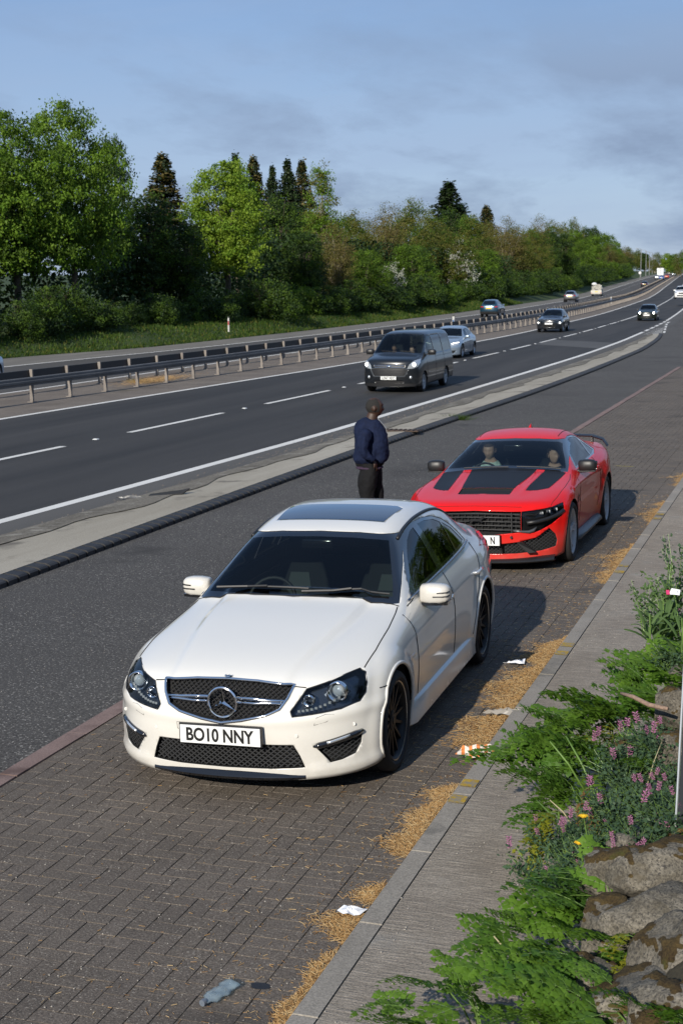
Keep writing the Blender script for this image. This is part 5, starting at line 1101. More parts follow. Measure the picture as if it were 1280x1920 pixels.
def tree(px, top, wpx, u, kind, label, cat='tree', group=None, Y=None):
    Y = Y or locate(px, u); p = Vector(GP(ge(Y)-u, Y)); p.z += vg(u)-.05; _, py, z = pix(p); zt = p.z+(py-top)*z/CF; cd_, td_, h, w = PR[kind]; sz = (zt-p.z)/h; sx = (wpx*z/CF)/w
    t = thing('tree' if cat == 'tree' else 'bush', label, cat, p, trnd.uniform(-.5, .5) if kind in ('round', 'lime') else trnd.uniform(0, 6.28), group); t.scale = (sx, sx, sz); link('crown', cd_, t); link('trunk', td_, t); return t
TR = 'trees along the far verge'
for a in [
 (-60, 240, 330, 9, 'round', 'broad green tree cut off by the left edge of the picture'),
 (38, 226, 300, 8, 'round', 'tall full-crowned green tree, second from the left, its pale limbs showing low down'),
 (145, 208, 260, 7, 'round', 'tallest broad green tree on the left, ending in the highest crown above the verge'),
 (215, 268, 150, 10, 'dark', 'dark tree behind the right flank of the tallest green tree'),
 (285, 372, 190, 7.5, 'dark', 'dark broad tree left of the lime-green tree, under the lone brown-topped conifer'),
 (352, 420, 130, 6, 'dark', 'low dark tree tucked against the left side of the lime-green tree'),
 (428, 312, 225, 6.5, 'lime', 'rounded lime-green tree brightly lit in the middle of the left-hand wood'),
 (530, 375, 150, 9, 'dark', 'dark tree filling the gap right of the lime-green tree'),
 (572, 440, 120, 5.5, 'dark', 'low dark tree with its crown reaching the verge, left of the slender tree'),
 (607, 318, 118, 8.5, 'tall', 'slender light green tree with an open crown and pale trunk'),
 (632, 425, 120, 5, 'russet', 'thin russet-green tree with bare twigs below the slender tree'),
 (668, 400, 120, 10, 'olive', 'olive tree just right of the slender light green tree'),
 (690, 470, 110, 4.5, 'mid', 'low mid-green tree left of the white-blossomed bush'),
 (722, 388, 130, 9, 'russet', 'wispy russet tree with fine twigs left of the lone conifer'),
 (768, 378, 130, 10, 'olive', 'pale olive tree standing left of and below the lone conifer'),
 (772, 460, 130, 5, 'mid', 'mid-green tree at the verge behind the dark van'),
 (838, 428, 150, 6.5, 'olive', 'yellowish olive tree below the lone conifer'),
 (890, 408, 130, 9, 'olive', 'round olive tree right of the lone conifer'),
 (905, 470, 110, 5, 'mid', 'small mid-green tree above the blue estate car'),
 (948, 412, 110, 9, 'russet', 'russet tree with a cream-lit flank, beyond the blue estate car')]: tree(*a, group=TR)
for i, a in enumerate([(840, 344, 190, 17, 'conifer', 'lone dark conifer rising above the olive trees'), (313, 295, 190, 17, 'conifer2', 'brownish conifer standing alone behind the dark tree'),
 (447, 294, 110, 18, 'conifer', 'leftmost of the dark conifers behind the lime-green tree'), (480, 300, 130, 17.5, 'conifer2', 'second dark conifer behind the lime-green tree'), (515, 316, 100, 18, 'conifer', 'short dark conifer in the middle of the group behind the lime-green tree'), (543, 304, 120, 17, 'conifer', 'second dark conifer from the right behind the lime-green tree'), (569, 305, 110, 18, 'conifer2', 'rightmost dark conifer behind the lime-green tree'),
 (862, 385, 110, 18, 'conifer', 'smaller dark conifer at the right foot of the lone tall conifer'), (910, 388, 110, 20, 'conifer2', 'small pointed conifer right of the lone tall conifer')]): tree(*a, cat='conifer', group='conifers behind the far verge trees')
tree(735, 492, 66, 3.6, 'hawthorn', 'small bush with white blossom behind the dark van', 'bush'); tree(862, 452, 92, 5, 'hawthorn', 'hawthorn with white blossom at the edge of the olive trees', 'bush')
far = [(975, 425), (1003, 410), (1030, 418), (1052, 424), (1072, 415), (1092, 430), (1108, 424), (1122, 440), (1136, 446), (1147, 455), (1156, 460), (1165, 463), (1173, 466), (1181, 468), (1189, 469), (1196, 471), (1203, 473), (1210, 475), (1216, 476)]
kk = ['olive', 'russet', 'mid', 'olive', 'russet', 'mid', 'dark', 'olive', 'mid', 'dark']
for i, (px, tp) in enumerate(far):
    for u, dx, dt in ((6, 0, 16), (10.5, 8, 0)):
        if px > 1180 and u < 7: continue
        tree(px+dx*.5, tp+dt+trnd.uniform(-4, 5), max(26, 90-(px-975)*.26)*trnd.uniform(.85, 1.2), u+trnd.uniform(-1, 1), kk[(i*3+(u > 8))%10], 'tree in the distant belt that narrows towards the footbridge', group='distant belt of trees on the far verge')
for i in range(17):
    px = 545+i*37; tp = np.interp(px, [545, 650, 770, 850, 950, 1050, 1150], [385, 408, 398, 392, 418, 432, 470])+trnd.uniform(0, 12); tree(px, tp, 120*(1-(px-545)/1500), 13+trnd.uniform(-1, 2), ('mid', 'olive', 'dark', 'mid', 'russet', 'olive')[i % 6], 'tree of the second row, filling the ridge line behind the verge trees', group='second row of trees behind the verge')
# hedge of low bushes under the trees
Y = 34
while Y < 520:
    u = 3.5+trnd.uniform(-.9, 1.2); p = Vector(GP(ge(Y)-u, Y)); p.z += vg(u)-.1; k = 'bush' if trnd.random() < .74 else 'shrub'; cd_, td_, h, w = PR[k]; s = trnd.uniform(.42, .72)*(1+Y/200)
    t = thing('bush', 'low leafy bush under the trees of the far verge', 'bush', p, trnd.uniform(0, 6), 'low bushes under the far trees'); t.scale = (s*1.15, s, s*trnd.uniform(.9, 1.5)); link('crown', cd_, t); link('trunk', td_, t); Y += (1.75+trnd.uniform(-.4, .5))*(1+Y/150)
# dense undergrowth behind, so no sky shows between trunks
rng = np.random.default_rng(21); n = 95000; Yq = 30+rng.random(n)**1.5*560; uq = 6.5+rng.random(n)*6; hq = rng.random(n)**.8*6.2
P = np.array([GP(ge(y)-u, y) for y, u in zip(Yq, uq)]); P[:, 2] += 1.1+hq; V, F = leaf_quads(P, np.tile([.3, -.8, .5], (n, 1)), .30, rng); tag(npmesh('undergrowth', V, F, LM['dark']), kind='stuff')
# trees on the near side far away and closing the view
for i, (px, tp, w, d, k) in enumerate([(1232, 474, 40, 760, 'olive'), (1248, 476, 34, 740, 'lime'), (1262, 477, 40, 640, 'mid'), (1276, 470, 44, 560, 'olive'), (1292, 462, 50, 500, 'mid'), (1256, 482, 30, 800, 'tall'), (1222, 478, 30, 800, 'russet'), (1310, 455, 60, 430, 'olive'), (1270, 486, 30, 600, 'russet')]):
    p = at(px, 521, dist=d); zt = (521-tp)*d/CF; cd_, td_, h, w0 = PR[k]; t = thing('tree', ['hazy olive tree closing the view left of the footbridge', 'light green tree right of the footbridge', 'mid-green tree beside the last lamp column on the right', 'olive tree at the right edge above the white car', 'green tree just off the right edge', 'tall thin tree behind the footbridge', 'bare-twigged tree beyond the lamp columns', 'olive tree outside the right edge', 'russet tree low beside the right-hand carriageway'][i], 'tree', p, i, 'trees at the far end of the road'); t.scale = (w*d/CF/w0, w*d/CF/w0, zt/h); link('crown', cd_, t); link('trunk', td_, t)
# grass on the verge
rng = np.random.default_rng(8); n = 46000; Yg = 38+rng.random(n)**1.5*150; ug = rng.random(n)**1.3*4.2+.02; P = np.array([GP(ge(y)-u, y, ip(list(zip(us, vsn_)), u)-.02) for y, u in zip(Yg, ug)]); a = rng.random(n)*6.28; hh = rng.uniform(.05, .15, n)*(1+Yg/150); wv = np.stack([np.cos(a), np.sin(a), np.zeros(n)], 1)*(.022*(1+Yg/90))[:, None]; tip = P+np.stack([rng.normal(size=n)*.05, rng.normal(size=n)*.05, hh], 1)
V = np.stack([P-wv, P+wv, tip], 1).reshape(-1, 3); tag(npmesh('verge_grass', V, np.arange(3*n).reshape(n, 3), [leafmat('verge_blades', (.028, .058, .009), (.055, .095, .016), .3, .35), LM['olive']], None, (rng.random(n) < .12).astype(int)), kind='stuff')
# ================================================================ moving traffic
def scaled(S, ky=1, kx=1, kz=1):
    T = {}
    for k, v in S.items():
        if k in ('st', 'foff', 'roff', 'fs', 'rs'): T[k] = [a*ky for a in v]
        elif k in ('fz', 'rz'): T[k] = [a*kz for a in v]
        elif k[0] in 'wz' and isinstance(v, list): T[k] = [(a*ky, b*(kx if k[0] == 'w' else kz)) for a, b in v]
        else: T[k] = v
    return T
def suv_spec():
    S = dict(st=[.30, .45, .62, .82, 1.0, 1.18, 1.3, 1.48, 1.7, 1.9, 2.05, 2.3, 2.7, 3.2, 3.6, 3.85, 4.0, 4.12, 4.22])
    S['z8'] = [(.3, .90), (.6, .99), (.9, 1.03), (1.18, 1.065), (1.3, 1.10), (1.6, 1.28), (1.9, 1.46), (2.05, 1.52), (2.4, 1.575), (3, 1.59), (3.5, 1.56), (3.8, 1.50), (3.95, 1.42), (4.1, 1.22), (4.22, 1.08)]
    S['w5'] = [(.3, .62), (1.2, .70), (1.5, .69), (1.9, .61), (2.1, .585), (3, .585), (3.7, .57), (4.0, .58), (4.22, .62)]
    S['z5'] = [(.3, .89), (.6, .975), (1.2, 1.04), (1.5, 1.18), (1.9, 1.41), (2.05, 1.47), (2.4, 1.53), (3, 1.54), (3.5, 1.51), (3.8, 1.45), (3.95, 1.37), (4.1, 1.18), (4.22, 1.05)]
    S['w4'] = [(.3, .76), (.6, .80), (1.2, .80), (2, .79), (3.6, .78), (4.22, .72)]; S['z4'] = [(.3, .87), (.8, .96), (1.2, .99), (2, 1.02), (3.6, 1.06), (4.22, 1.02)]
    S['w3'] = [(.3, .81), (.6, .86), (1.2, .875), (3.6, .875), (4.22, .79)]; S['z3'] = [(.3, .78), (.8, .88), (2, .93), (4.22, .93)]
    S['w2'] = [(.3, .84), (.6, .89), (.82, .90), (1.2, .89), (3.0, .89), (3.45, .90), (4.22, .82)]; S['z2'] = [(0, .64), (4.2, .68)]; S['w1'] = [(.3, .84), (.82, .90), (2, .885), (3.45, .90), (4.22, .82)]; S['z1'] = [(0, .42), (4.2, .46)]
    S['w0'] = [(.3, .82), (2, .86), (4.22, .80)]; S['z0'] = [(0, .24), (4.2, .28)]
    S['foff'] = [.29, .27, .18, .12, .09, .08]; S['ffade'] = [1, .7, .35]; S['roff'] = [4.23, 4.25, 4.27, 4.28, 4.285, 4.285]; S['rfade'] = [1, .7, .4]
    S['fs'] = [.05, .02, .0, .02]; S['fz'] = [.22, .42, .62, .80]; S['rs'] = [4.30, 4.36, 4.36, 4.32]; S['rz'] = [.30, .48, .66, .92]
    S['int'] = dict(w=.72, dash=1.6, rear=3.7, floor=.4, belt=1.0, dz=1.0, seat=2.2, sz=.45); S['ms'] = 1.9; S['mz'] = 1.4; return S
def hatch_spec():
    S = scaled(suv_spec(), .88, .955, .90)
    S['z8'] = [(.264, .80), (.5, .88), (.8, .915), (1.1, .95), (1.22, .99), (1.45, 1.16), (1.66, 1.31), (1.8, 1.36), (2.1, 1.405), (2.7, 1.41), (3.1, 1.39), (3.4, 1.32), (3.55, 1.22), (3.71, 1.0)]
    S['z5'] = [(.264, .79), (.5, .86), (1.1, .92), (1.35, 1.05), (1.66, 1.26), (1.8, 1.32), (2.1, 1.365), (2.7, 1.37), (3.1, 1.35), (3.4, 1.28), (3.55, 1.18), (3.71, .96)]
    S['z4'] = [(.264, .77), (.8, .87), (1.2, .90), (3.71, .93)]; S['z3'] = [(.264, .69), (.8, .79), (3.71, .84)]; S['w5'] = [(.264, .60), (1.1, .68), (1.35, .67), (1.66, .61), (1.8, .59), (3.4, .57), (3.71, .6)]
    S['fz'] = [.18, .36, .54, .70]; S['rz'] = [.26, .44, .60, .82]; S['int'] = dict(w=.70, dash=1.45, rear=3.2, floor=.3, belt=.9, dz=.88, seat=1.95, sz=.3); S['ms'] = 1.65; S['mz'] = 1.25; return S
def van_spec():
    S = dict(st=[.28, .42, .58, .78, .95, 1.05, 1.2, 1.45, 1.7, 1.88, 2.05, 2.4, 3, 3.6, 4.2, 4.6, 4.8, 4.9])
    S['z8'] = [(.28, 1.08), (.5, 1.17), (.8, 1.24), (.95, 1.27), (1.05, 1.31), (1.3, 1.50), (1.6, 1.74), (1.8, 1.87), (2.0, 1.93), (2.4, 1.965), (3.5, 1.975), (4.6, 1.96), (4.85, 1.93), (4.9, 1.91)]
    S['w5'] = [(.28, .70), (.9, .80), (1.2, .81), (1.6, .77), (1.9, .75), (2.3, .755), (4.9, .755)]; S['z5'] = [(.28, 1.06), (.5, 1.14), (.95, 1.22), (1.2, 1.38), (1.6, 1.68), (1.8, 1.81), (2.0, 1.87), (2.4, 1.91), (4.6, 1.905), (4.9, 1.87)]
    S['w4'] = [(.28, .86), (.6, .90), (1, .91), (1.6, .905), (4.9, .895)]; S['z4'] = [(.28, 1.02), (.8, 1.12), (1.3, 1.16), (4.9, 1.18)]; S['w3'] = [(.28, .89), (.6, .95), (1, .965), (4.9, .955)]; S['z3'] = [(.28, .88), (.9, 1.0), (4.9, 1.04)]
    S['w2'] = [(.28, .92), (.6, .975), (1, .985), (4.9, .98)]; S['z2'] = [(0, .68), (4.9, .70)]; S['w1'] = [(.28, .92), (.6, .985), (4.9, .985)]; S['z1'] = [(0, .45), (4.9, .46)]; S['w0'] = [(.28, .90), (.6, .95), (4.9, .95)]; S['z0'] = [(0, .22), (4.9, .28)]
    S['foff'] = [.27, .24, .15, .09, .06, .05]; S['ffade'] = [1, .7, .35]; S['roff'] = [4.93, 4.95, 4.96, 4.97, 4.97, 4.97]; S['rfade'] = [1, .5]
    S['fs'] = [.05, .02, .0, .02]; S['fz'] = [.2, .42, .66, .92]; S['rs'] = [4.98, 5.0, 5.0, 4.98]; S['rz'] = [.30, .5, .8, 1.15]; S['rex'] = [6]*4; S['cam'] = .3
    S['int'] = dict(w=.82, dash=1.75, rear=4.7, floor=.5, belt=1.15, dz=1.12, seat=2.25, sz=.62); S['ms'] = 1.9; S['mz'] = 1.78; return S
def front_of(kind): pass
def vehicle(name, label, cat, S, paint, pos, yaw, k, cfg, lv=2):
    """pos: ground point under the nose (front view) or tail; yaw: heading of the car's rear-pointing axis; cfg: dict of polygons and extras."""
    root = thing(name, label, cat, pos, yaw, None); root.scale = (k, k, k); bm = body_mesh(S, lv); cst = Caster(bm); g = cfg
    mid = S['st'][len(S['st'])//2]
    def take_front(P, name_, m, flt, off=-.003, rec=None, inner=None):
        F = cut(bm, P, 'front', flt)
        if not F: return
        pt = take(bm, F); bobj(name_, pt, m, root, off=off)
    y0, y1 = g['wsy']; take_front(g['ws'], 'windscreen', g.get('wsm', GL), lambda f: y0 < f.calc_center_median().y < y1 and f.normal.z > -.2)
    for sg in (1, -1):
        for nm, P, m in g['side']:
            F = cut(bm, P, 'side', lambda f: f.calc_center_median().x*sg > .4 and f.normal.x*sg > .05); 
            if F: bobj(nm, take(bm, F), m, root, off=-.004)
    if 'rw' in g: F = cut(bm, g['rw'], 'front', lambda f: f.normal.y > .05 and f.calc_center_median().y > mid); bobj('rear_window', take(bm, F), GLT, root)
    for nm, P, m, fb in g.get('panels', []):
        for PP in ((P, mirror(P)) if min(p[0] for p in P) >= 0 else (P,)):
            F = cut(bm, PP, 'front', (lambda f: f.normal.y < .1 and f.calc_center_median().y < 1.2) if fb == 'f' else (lambda f: f.normal.y > -.1 and f.calc_center_median().y > mid+.5))
            if F: bobj(nm, take(bm, F), m, root, off=.002)
    for a in g['axles']: arch(bm, a, g['R'], g['R']+.035)
    closed('body_shell', bm, paint, LINING, root, .012); wells(root, g['W'], g['axles'], g['R'])
    for a in g['axles']:
        for sg in (1, -1): tyre_wheel(root, sg*(g['W']-.125), a, g['R'], .22, g['R']*.70, g.get('ws_style', (5, 'five')), g.get('rim', ALU), sg, det=0)
    for x in (1, -1): rod_mirror(root, g['mir'][0]*1.0, g['mir'][1], g['mir'][2], g.get('mirm', paint), BLK, x, g['mir'][3] if len(g['mir']) > 3 else 1)
    mb = MB(); L_ = S['rs'][1]; mb.box((0, L_/2, S['z0'][0][1]+.03), (g['W']*1.75, L_*.84, .03)); obj('underbody', mb, DARK, root)
    if g.get('seats', True): interior(root, S, detail=0, insert=SEAT)
    for p in g.get('plates', []): plate(root, p[0], p[1], p[2], p[3] if len(p) > 3 else False, frame=False, tw=.43)
    for nm, fn, m in g.get('extra', []):
        mb = MB(); fn(mb, cst); o = obj(nm, mb, m, root, angle=40)
        if nm in ('panel_gap', 'grille_slat'): o['kind'] = 'stuff'
    return root, cst
def seam_extra(lines, r=.006):
    def fn(mb, cst):
        for view, pts in lines:
            for sg in (1, -1): strip(mb, cst, view, [(sg*a, b) for a, b in pts] if view != 'side' else pts, r, sg, n=4, step=.12)
    return fn
LAMPG = mat('lamp_face', (.50, .53, .56), .12, .5, coat=1); LAMPD = mat('lamp_dark', (.04, .042, .045), .15, .3, coat=1)
def sp(x, z, r, dy=.0):
    def fn(mb, cst):
        for sg in (1, -1):
            h, n = cst.p('front', sg*x, z)
            if h: mb.sphere(h+Vector((0, dy, 0)), (r, r*.35, r), 14)
    return fn
def shifted(p, dx, dy):
    u, v, z = pix(p); q = at(u+dx, v+dy, z=p[2]); return (q.x, q.y, p[2])
def heading(fx, Y, d=6): a, b = Vector(GP(fx(Y-d), Y-d)), Vector(GP(fx(Y+d), Y+d)); v = b-a; return -math.atan2(v.x, v.y)
# silver-blue saloon behind the van
SIL = mat('silver_blue_paint', (.30, .37, .44), .3, .55, coat=1)
sal = dict(wsy=(1.2, 2.4), ws=[(-.70, .985), (-.3, 1.0), (0, 1.005), (.3, 1.0), (.70, .985), (.64, 1.12), (.575, 1.27), (.54, 1.32), (0, 1.345), (-.54, 1.32), (-.575, 1.27), (-.64, 1.12)],
 side=[('side_window', [(1.85, .985), (2.56, 1.005), (2.54, 1.325), (2.4, 1.31), (2.2, 1.25), (2.0, 1.13)], GL), ('side_window', [(2.62, 1.007), (3.2, 1.03), (3.56, 1.045), (3.38, 1.185), (3.1, 1.28), (2.62, 1.33)], GLT)],
 rw=[(-.5, 1.12), (.5, 1.12), (.45, 1.32), (-.45, 1.32)], axles=(.84, 3.605), R=.33, W=.90, mir=(.82, 1.865, .96, .95), mirm=SIL)
c = dict(sal); c['panels'] = [('headlight', [(.46, .60), (.52, .69), (.70, .745), (.80, .74), (.80, .66), (.6, .60)], LAMPG, 'f'), ('grille', [(-.40, .70), (.40, .70), (.36, .55), (-.36, .55)], BLK, 'f'), ('lower_intake', [(-.70, .36), (.70, .36), (.62, .24), (-.62, .24)], BLK, 'f')]
c['plates'] = [((0, -.02, .43), (0, 0, 0), '')]; c['extra'] = [('daytime_lamp', lambda mb, cst: [strip(mb, cst, 'front', [(sg*.50, .675), (sg*.62, .715), (sg*.78, .735)], .012, n=5, off=.004) for sg in (1, -1)], DRL), ('panel_gap', seam_extra([('side', [(1.45, .9), (1.45, .35)]), ('side', [(2.58, .97), (2.58, .35)]), ('side', [(3.62, .95), (3.2, .4)]), ('top', [(.76, .5), (.74, 1.4)])]), DARK)]
Yv = 58.2; fx = lambda Y: C(Y)-1.55
vehicle('saloon_car', 'silver-blue saloon driving close behind the dark van', 'car', scaled(saloon_spec(), 1.02, 1.0, 1.0), SIL, shifted(GP(fx(Yv)+.5, Yv-.6), -20, 2), heading(fx, Yv)+.03, .93, c)
# dark grey van
VG = mat('dark_grey_paint', (.008, .010, .013), .3, .2, coat=.6)
v = dict(wsy=(.8, 2.2), ws=[(-.80, 1.255), (-.4, 1.29), (0, 1.30), (.4, 1.29), (.80, 1.255), (.785, 1.45), (.755, 1.65), (.735, 1.78), (.70, 1.83), (0, 1.875), (-.70, 1.83), (-.735, 1.78), (-.755, 1.65), (-.785, 1.45)],
 side=[('door_window', [(1.38, 1.22), (2.42, 1.20), (2.42, 1.80), (2.05, 1.79), (1.78, 1.68)], GL), ('side_window', [(2.52, 1.22), (3.62, 1.22), (3.62, 1.80), (2.52, 1.81)], GLT), ('side_window', [(3.70, 1.22), (4.76, 1.23), (4.74, 1.77), (3.70, 1.80)], GLT)],
 rw=[(-.65, 1.3), (.65, 1.3), (.65, 1.8), (-.65, 1.8)], axles=(.93, 3.86), R=.335, W=.975, mir=(.97, 1.50, 1.28, 1.25), mirm=BLK, rim=mat('dark_wheel'),
 panels=[('headlight', [(.60, .80), (.66, .93), (.80, 1.06), (.90, 1.10), (.93, .98), (.90, .86), (.74, .80)], LAMPG, 'f'), ('upper_grille', [(-.52, .925), (.52, .925), (.46, .83), (-.46, .83)], BLK, 'f'), ('grille', [(-.62, .76), (-.45, .80), (.45, .80), (.62, .76), (.50, .56), (-.50, .56)], BLK, 'f'), ('lower_intake', [(-.50, .40), (.50, .40), (.46, .33), (-.46, .33)], BLK, 'f'), ('lower_bumper', [(-.85, .32), (.85, .32), (.85, .22), (-.85, .22)], BLK, 'f')],
 plates=[((0, -.03, .50), (0, 0, 0), 'LO67 XKC')])
v['extra'] = [('grille_bar', lambda mb, cst: strip(mb, cst, 'front', [(-.50, .845), (0, .855), (.50, .845)], .010, n=5), CHROME), ('grille_bar', lambda mb, cst: strip(mb, cst, 'front', [(-.50, .905), (0, .915), (.50, .905)], .010, n=5), CHROME), ('grille_frame', lambda mb, cst: strip(mb, cst, 'front', [(-.64, .77), (-.46, .815), (.46, .815), (.64, .77), (.52, .545), (-.52, .545)], .018, closed=True, n=6), mat('grey_frame', (.10, .11, .12), .3, .5)),
 ('grille_slat', lambda mb, cst: [strip(mb, cst, 'front', [(-.56, z), (.56, z)], .009, n=4, off=.004) for z in (.62, .67, .72, .76)], mat('dark_badge', (.10, .10, .105), .2, .9)), ('fog_lamp', sp(.70, .52, .05), LAMPG), ('headlamp_bulb', sp(.80, .93, .062, -.01), DRL), ('oval_badge', lambda mb, cst: mb.sphere(cst.p('front', 0, .875)[0], (.085, .02, .034), 16), CHROME),
 ('side_moulding', seam_extra([('side', [(1.45, .62), (2.6, .60), (3.4, .60)])], .016), mat('bright_trim', (.5, .5, .52), .2, .9)), ('panel_gap', seam_extra([('side', [(1.28, 1.1), (1.30, .4)]), ('side', [(2.46, 1.8), (2.46, .35)]), ('side', [(3.66, 1.8), (3.66, .35)]), ('side', [(2.6, 1.10), (4.8, 1.10)]), ('top', [(.80, .30), (.84, .9)])]), DARK), ('wiper', lambda mb, cst: [strip(mb, cst, 'front', [(a, 1.32), (a+.5, 1.30)], .01, n=4, off=.01) for a in (-.55, .1)], BLK)]
Yv = 40.6; fv = lambda Y: C(Y)+1.6
van, vcst = vehicle('passenger_van', 'dark grey passenger van with headlamps on, driving towards the camera', 'van', van_spec(), VG, shifted(GP(fv(Yv)+.05, Yv-.1), -7, 8), heading(fv, Yv)+.02, .915, v)
# dark SUV, mini hatchback
BKP = mat('black_blue_paint', (.008, .011, .016), .25, .2, coat=1)
su = dict(wsy=(1.0, 2.2), ws=[(-.70, 1.09), (0, 1.13), (.70, 1.09), (.66, 1.25), (.60, 1.42), (.565, 1.475), (0, 1.505), (-.565, 1.475), (-.60, 1.42), (-.66, 1.25)], side=[('side_window', [(1.65, 1.07), (2.4, 1.09), (2.4, 1.46), (2.15, 1.455), (1.95, 1.38)], GL), ('side_window', [(2.47, 1.09), (3.2, 1.12), (3.75, 1.19), (3.62, 1.38), (3.2, 1.45), (2.47, 1.465)], GLT)],
 rw=[(-.53, 1.16), (.53, 1.16), (.50, 1.42), (.44, 1.47), (-.44, 1.47), (-.50, 1.42)], axles=(.85, 3.45), R=.335, W=.895, mir=(.80, 1.62, 1.06, 1.0))
c = dict(su); c['mirm'] = BKP; c['panels'] = [('headlight', [(.60, .62), (.66, .72), (.82, .72), (.84, .60), (.74, .56)], LAMPG, 'f'), ('grille', [(-.45, .50), (.45, .50), (.40, .34), (-.40, .34)], DARK, 'f'), ('lamp_strip', [(-.72, .845), (.72, .845), (.72, .80), (-.72, .80)], LAMPD, 'f')]; c['plates'] = [((0, -.03, .60), (0, 0, 0), '')]
c['extra'] = [('light_bar', lambda mb, cst: strip(mb, cst, 'front', [(-.72, .86), (0, .875), (.72, .86)], .007, n=4), LED), ('headlamp_bulb', sp(.73, .66, .05), DRL), ('arch_cladding', lambda mb, cst: [mb.tube([Vector((cst.p('side', a+.38*cos(t), max(.25, .335+.38*sin(t)), sg)[0].x if cst.p('side', a+.38*cos(t), max(.25, .335+.38*sin(t)), sg)[0] else sg*.88, a+.38*cos(t), .335+.38*sin(t))) for t in [pi*(-.1+1.2*j/14) for j in range(15)]], .03, 5) for a in (.85, 3.45) for sg in (1, -1)], BLK)]
Yv = 88.5; fs_ = lambda Y: C(Y)-1.75
vehicle('suv_car', 'black compact SUV with a slim light bar, driving beyond the silver-blue saloon', 'car', suv_spec(), BKP, shifted(GP(fs_(Yv), Yv), -18, 3), heading(fs_, Yv), .93, c)
GRN = mat('very_dark_green_paint', (.008, .013, .010), .25, .2, coat=1)
hk = .88; h = dict(wsy=(.9, 2.0), ws=[(-.66, .965), (0, .995), (.66, .965), (.63, 1.12), (.585, 1.27), (.555, 1.31), (0, 1.34), (-.555, 1.31), (-.585, 1.27), (-.63, 1.12)], side=[('side_window', [(1.45, .95), (2.5, .955), (2.5, 1.32), (1.9, 1.31), (1.7, 1.22)], GL), ('side_window', [(2.56, .955), (3.2, .965), (3.1, 1.27), (2.56, 1.32)], GLT)],
 rw=[(-.48, 1.02), (.48, 1.02), (.45, 1.26), (-.45, 1.26)], axles=(.75, 3.04), R=.31, W=.85, mir=(.78, 1.42, .93, .95), mirm=BLK, panels=[('grille', [(-.36, .62), (.36, .62), (.42, .50), (.40, .30), (-.40, .30), (-.42, .50)], BLK, 'f'), ('tail', [(.5, .6), (.62, .6), (.62, .78), (.5, .78)], LAMPR, 'r')],
 plates=[((0, -.03, .50), (0, 0, 0), '')], extra=[('headlamp_ring', lambda mb, cst: [mb.lathe([(-.03, .115), (-.05, .11), (-.05, .095), (.02, .09)], 20, 'y', cst.p('front', sg*.58, .68)[0]+Vector((0, .02, 0))) for sg in (1, -1)], CHROME), ('headlamp', lambda mb, cst: [mb.sphere(cst.p('front', sg*.58, .68)[0]+Vector((0, .0, 0)), (.095, .04, .095), 16) for sg in (1, -1)], DRL)])
Yv = 109.3; fm = lambda Y: C(Y)+1.75
vehicle('hatchback_car', 'small black-green hatchback with round lit headlamps, driving past the hatched nose', 'car', hatch_spec(), GRN, GP(fm(Yv)+.15, Yv), heading(fm, Yv), .92, h)
# white van-car at the right edge
WP = mat('plain_white_paint', (.75, .75, .74), .3, coat=1)
c = dict(su); c['mirm'] = WP; c['panels'] = [('headlight', [(.50, .72), (.60, .84), (.80, .84), (.82, .74)], LAMPG, 'f'), ('grille', [(-.42, .80), (.42, .80), (.38, .60), (-.38, .60)], BLK, 'f'), ('lower_intake', [(-.6, .48), (.6, .48), (.55, .34), (-.55, .34)], BLK, 'f')]; c['plates'] = [((0, -.03, .54), (0, 0, 0), '')]
p = at(1277, 561, dist=172); Yv = 172
vehicle('suv_car', 'white car cut off by the right edge of the picture, far down the near carriageway', 'car', suv_spec(), WP, p, .10, 1.0, c)
# opposite carriageway, seen from behind: noses point away
def away(name, label, S, paint, p, yaw, k, c, cat='car'):
    L_ = S['rs'][1]; q = Vector(p)+Vector((-sin(yaw), cos(yaw), 0))*L_*k; return vehicle(name, label, cat, S, paint, q, yaw+pi, k, c)
TEAL = mat('teal_paint', (.012, .045, .075), .25, .4, coat=1); SGR = mat('grey_paint', (.10, .10, .105), .3, .5, coat=1); DRD = mat('dark_car_paint', (.012, .012, .016), .25, .3, coat=1)
rear = [('tail_light', [(.50, .88), (.84, .90), (.84, 1.0), (.50, .96)], LAMPR, 'r'), ('rear_bumper', [(-.84, .50), (.84, .50), (.82, .28), (-.82, .28)], BLK, 'r')]
c = dict(su); c['mirm'] = TEAL; c['panels'] = rear; c['plates'] = [((0, 4.375, .80), (0, 0, pi), '', True)]
fo = lambda Y: C(Y)-13.0
away('suv_car', 'teal-blue estate SUV with a yellow number plate, driving away on the far carriageway', suv_spec(), TEAL, shifted(GP(-27.45, 124.5), -16, 2), heading(fo, 124), 1.0, c)
c = dict(c); c['mirm'] = SGR; c['plates'] = [((0, 4.375, .80), (0, 0, pi), '', True)]
away('suv_car', 'mid-grey car driving away on the far carriageway behind the loaded pale pickup', suv_spec(), SGR, at(1067, 567, dist=191), heading(fo, 190), .98, c)
c = dict(c); c['mirm'] = DRD
away('suv_car', 'dark car driving away on the far carriageway, between the loaded pickup and the lorry', suv_spec(), DRD, at(1207, 539.5, dist=346), .09, 1.0, c)
c = dict(c); c['mirm'] = WP; ye = min((abs(pix(GP(C(40+k*.1)-13.0, 40+k*.1))[0]+18), 40+k*.1) for k in range(200))[1]; he = heading(fo, ye); en_ = Vector(GP(C(ye)-13.0, ye)); edge_tail = en_-Vector((-sin(he), cos(he), 0))*4.36*.95
away('suv_car', 'pale car entering at the left edge, only its nose showing', suv_spec(), mat('pale_blue_paint', (.42, .48, .54), .25, .3, coat=1), edge_tail, heading(fo, 47), .95, c)
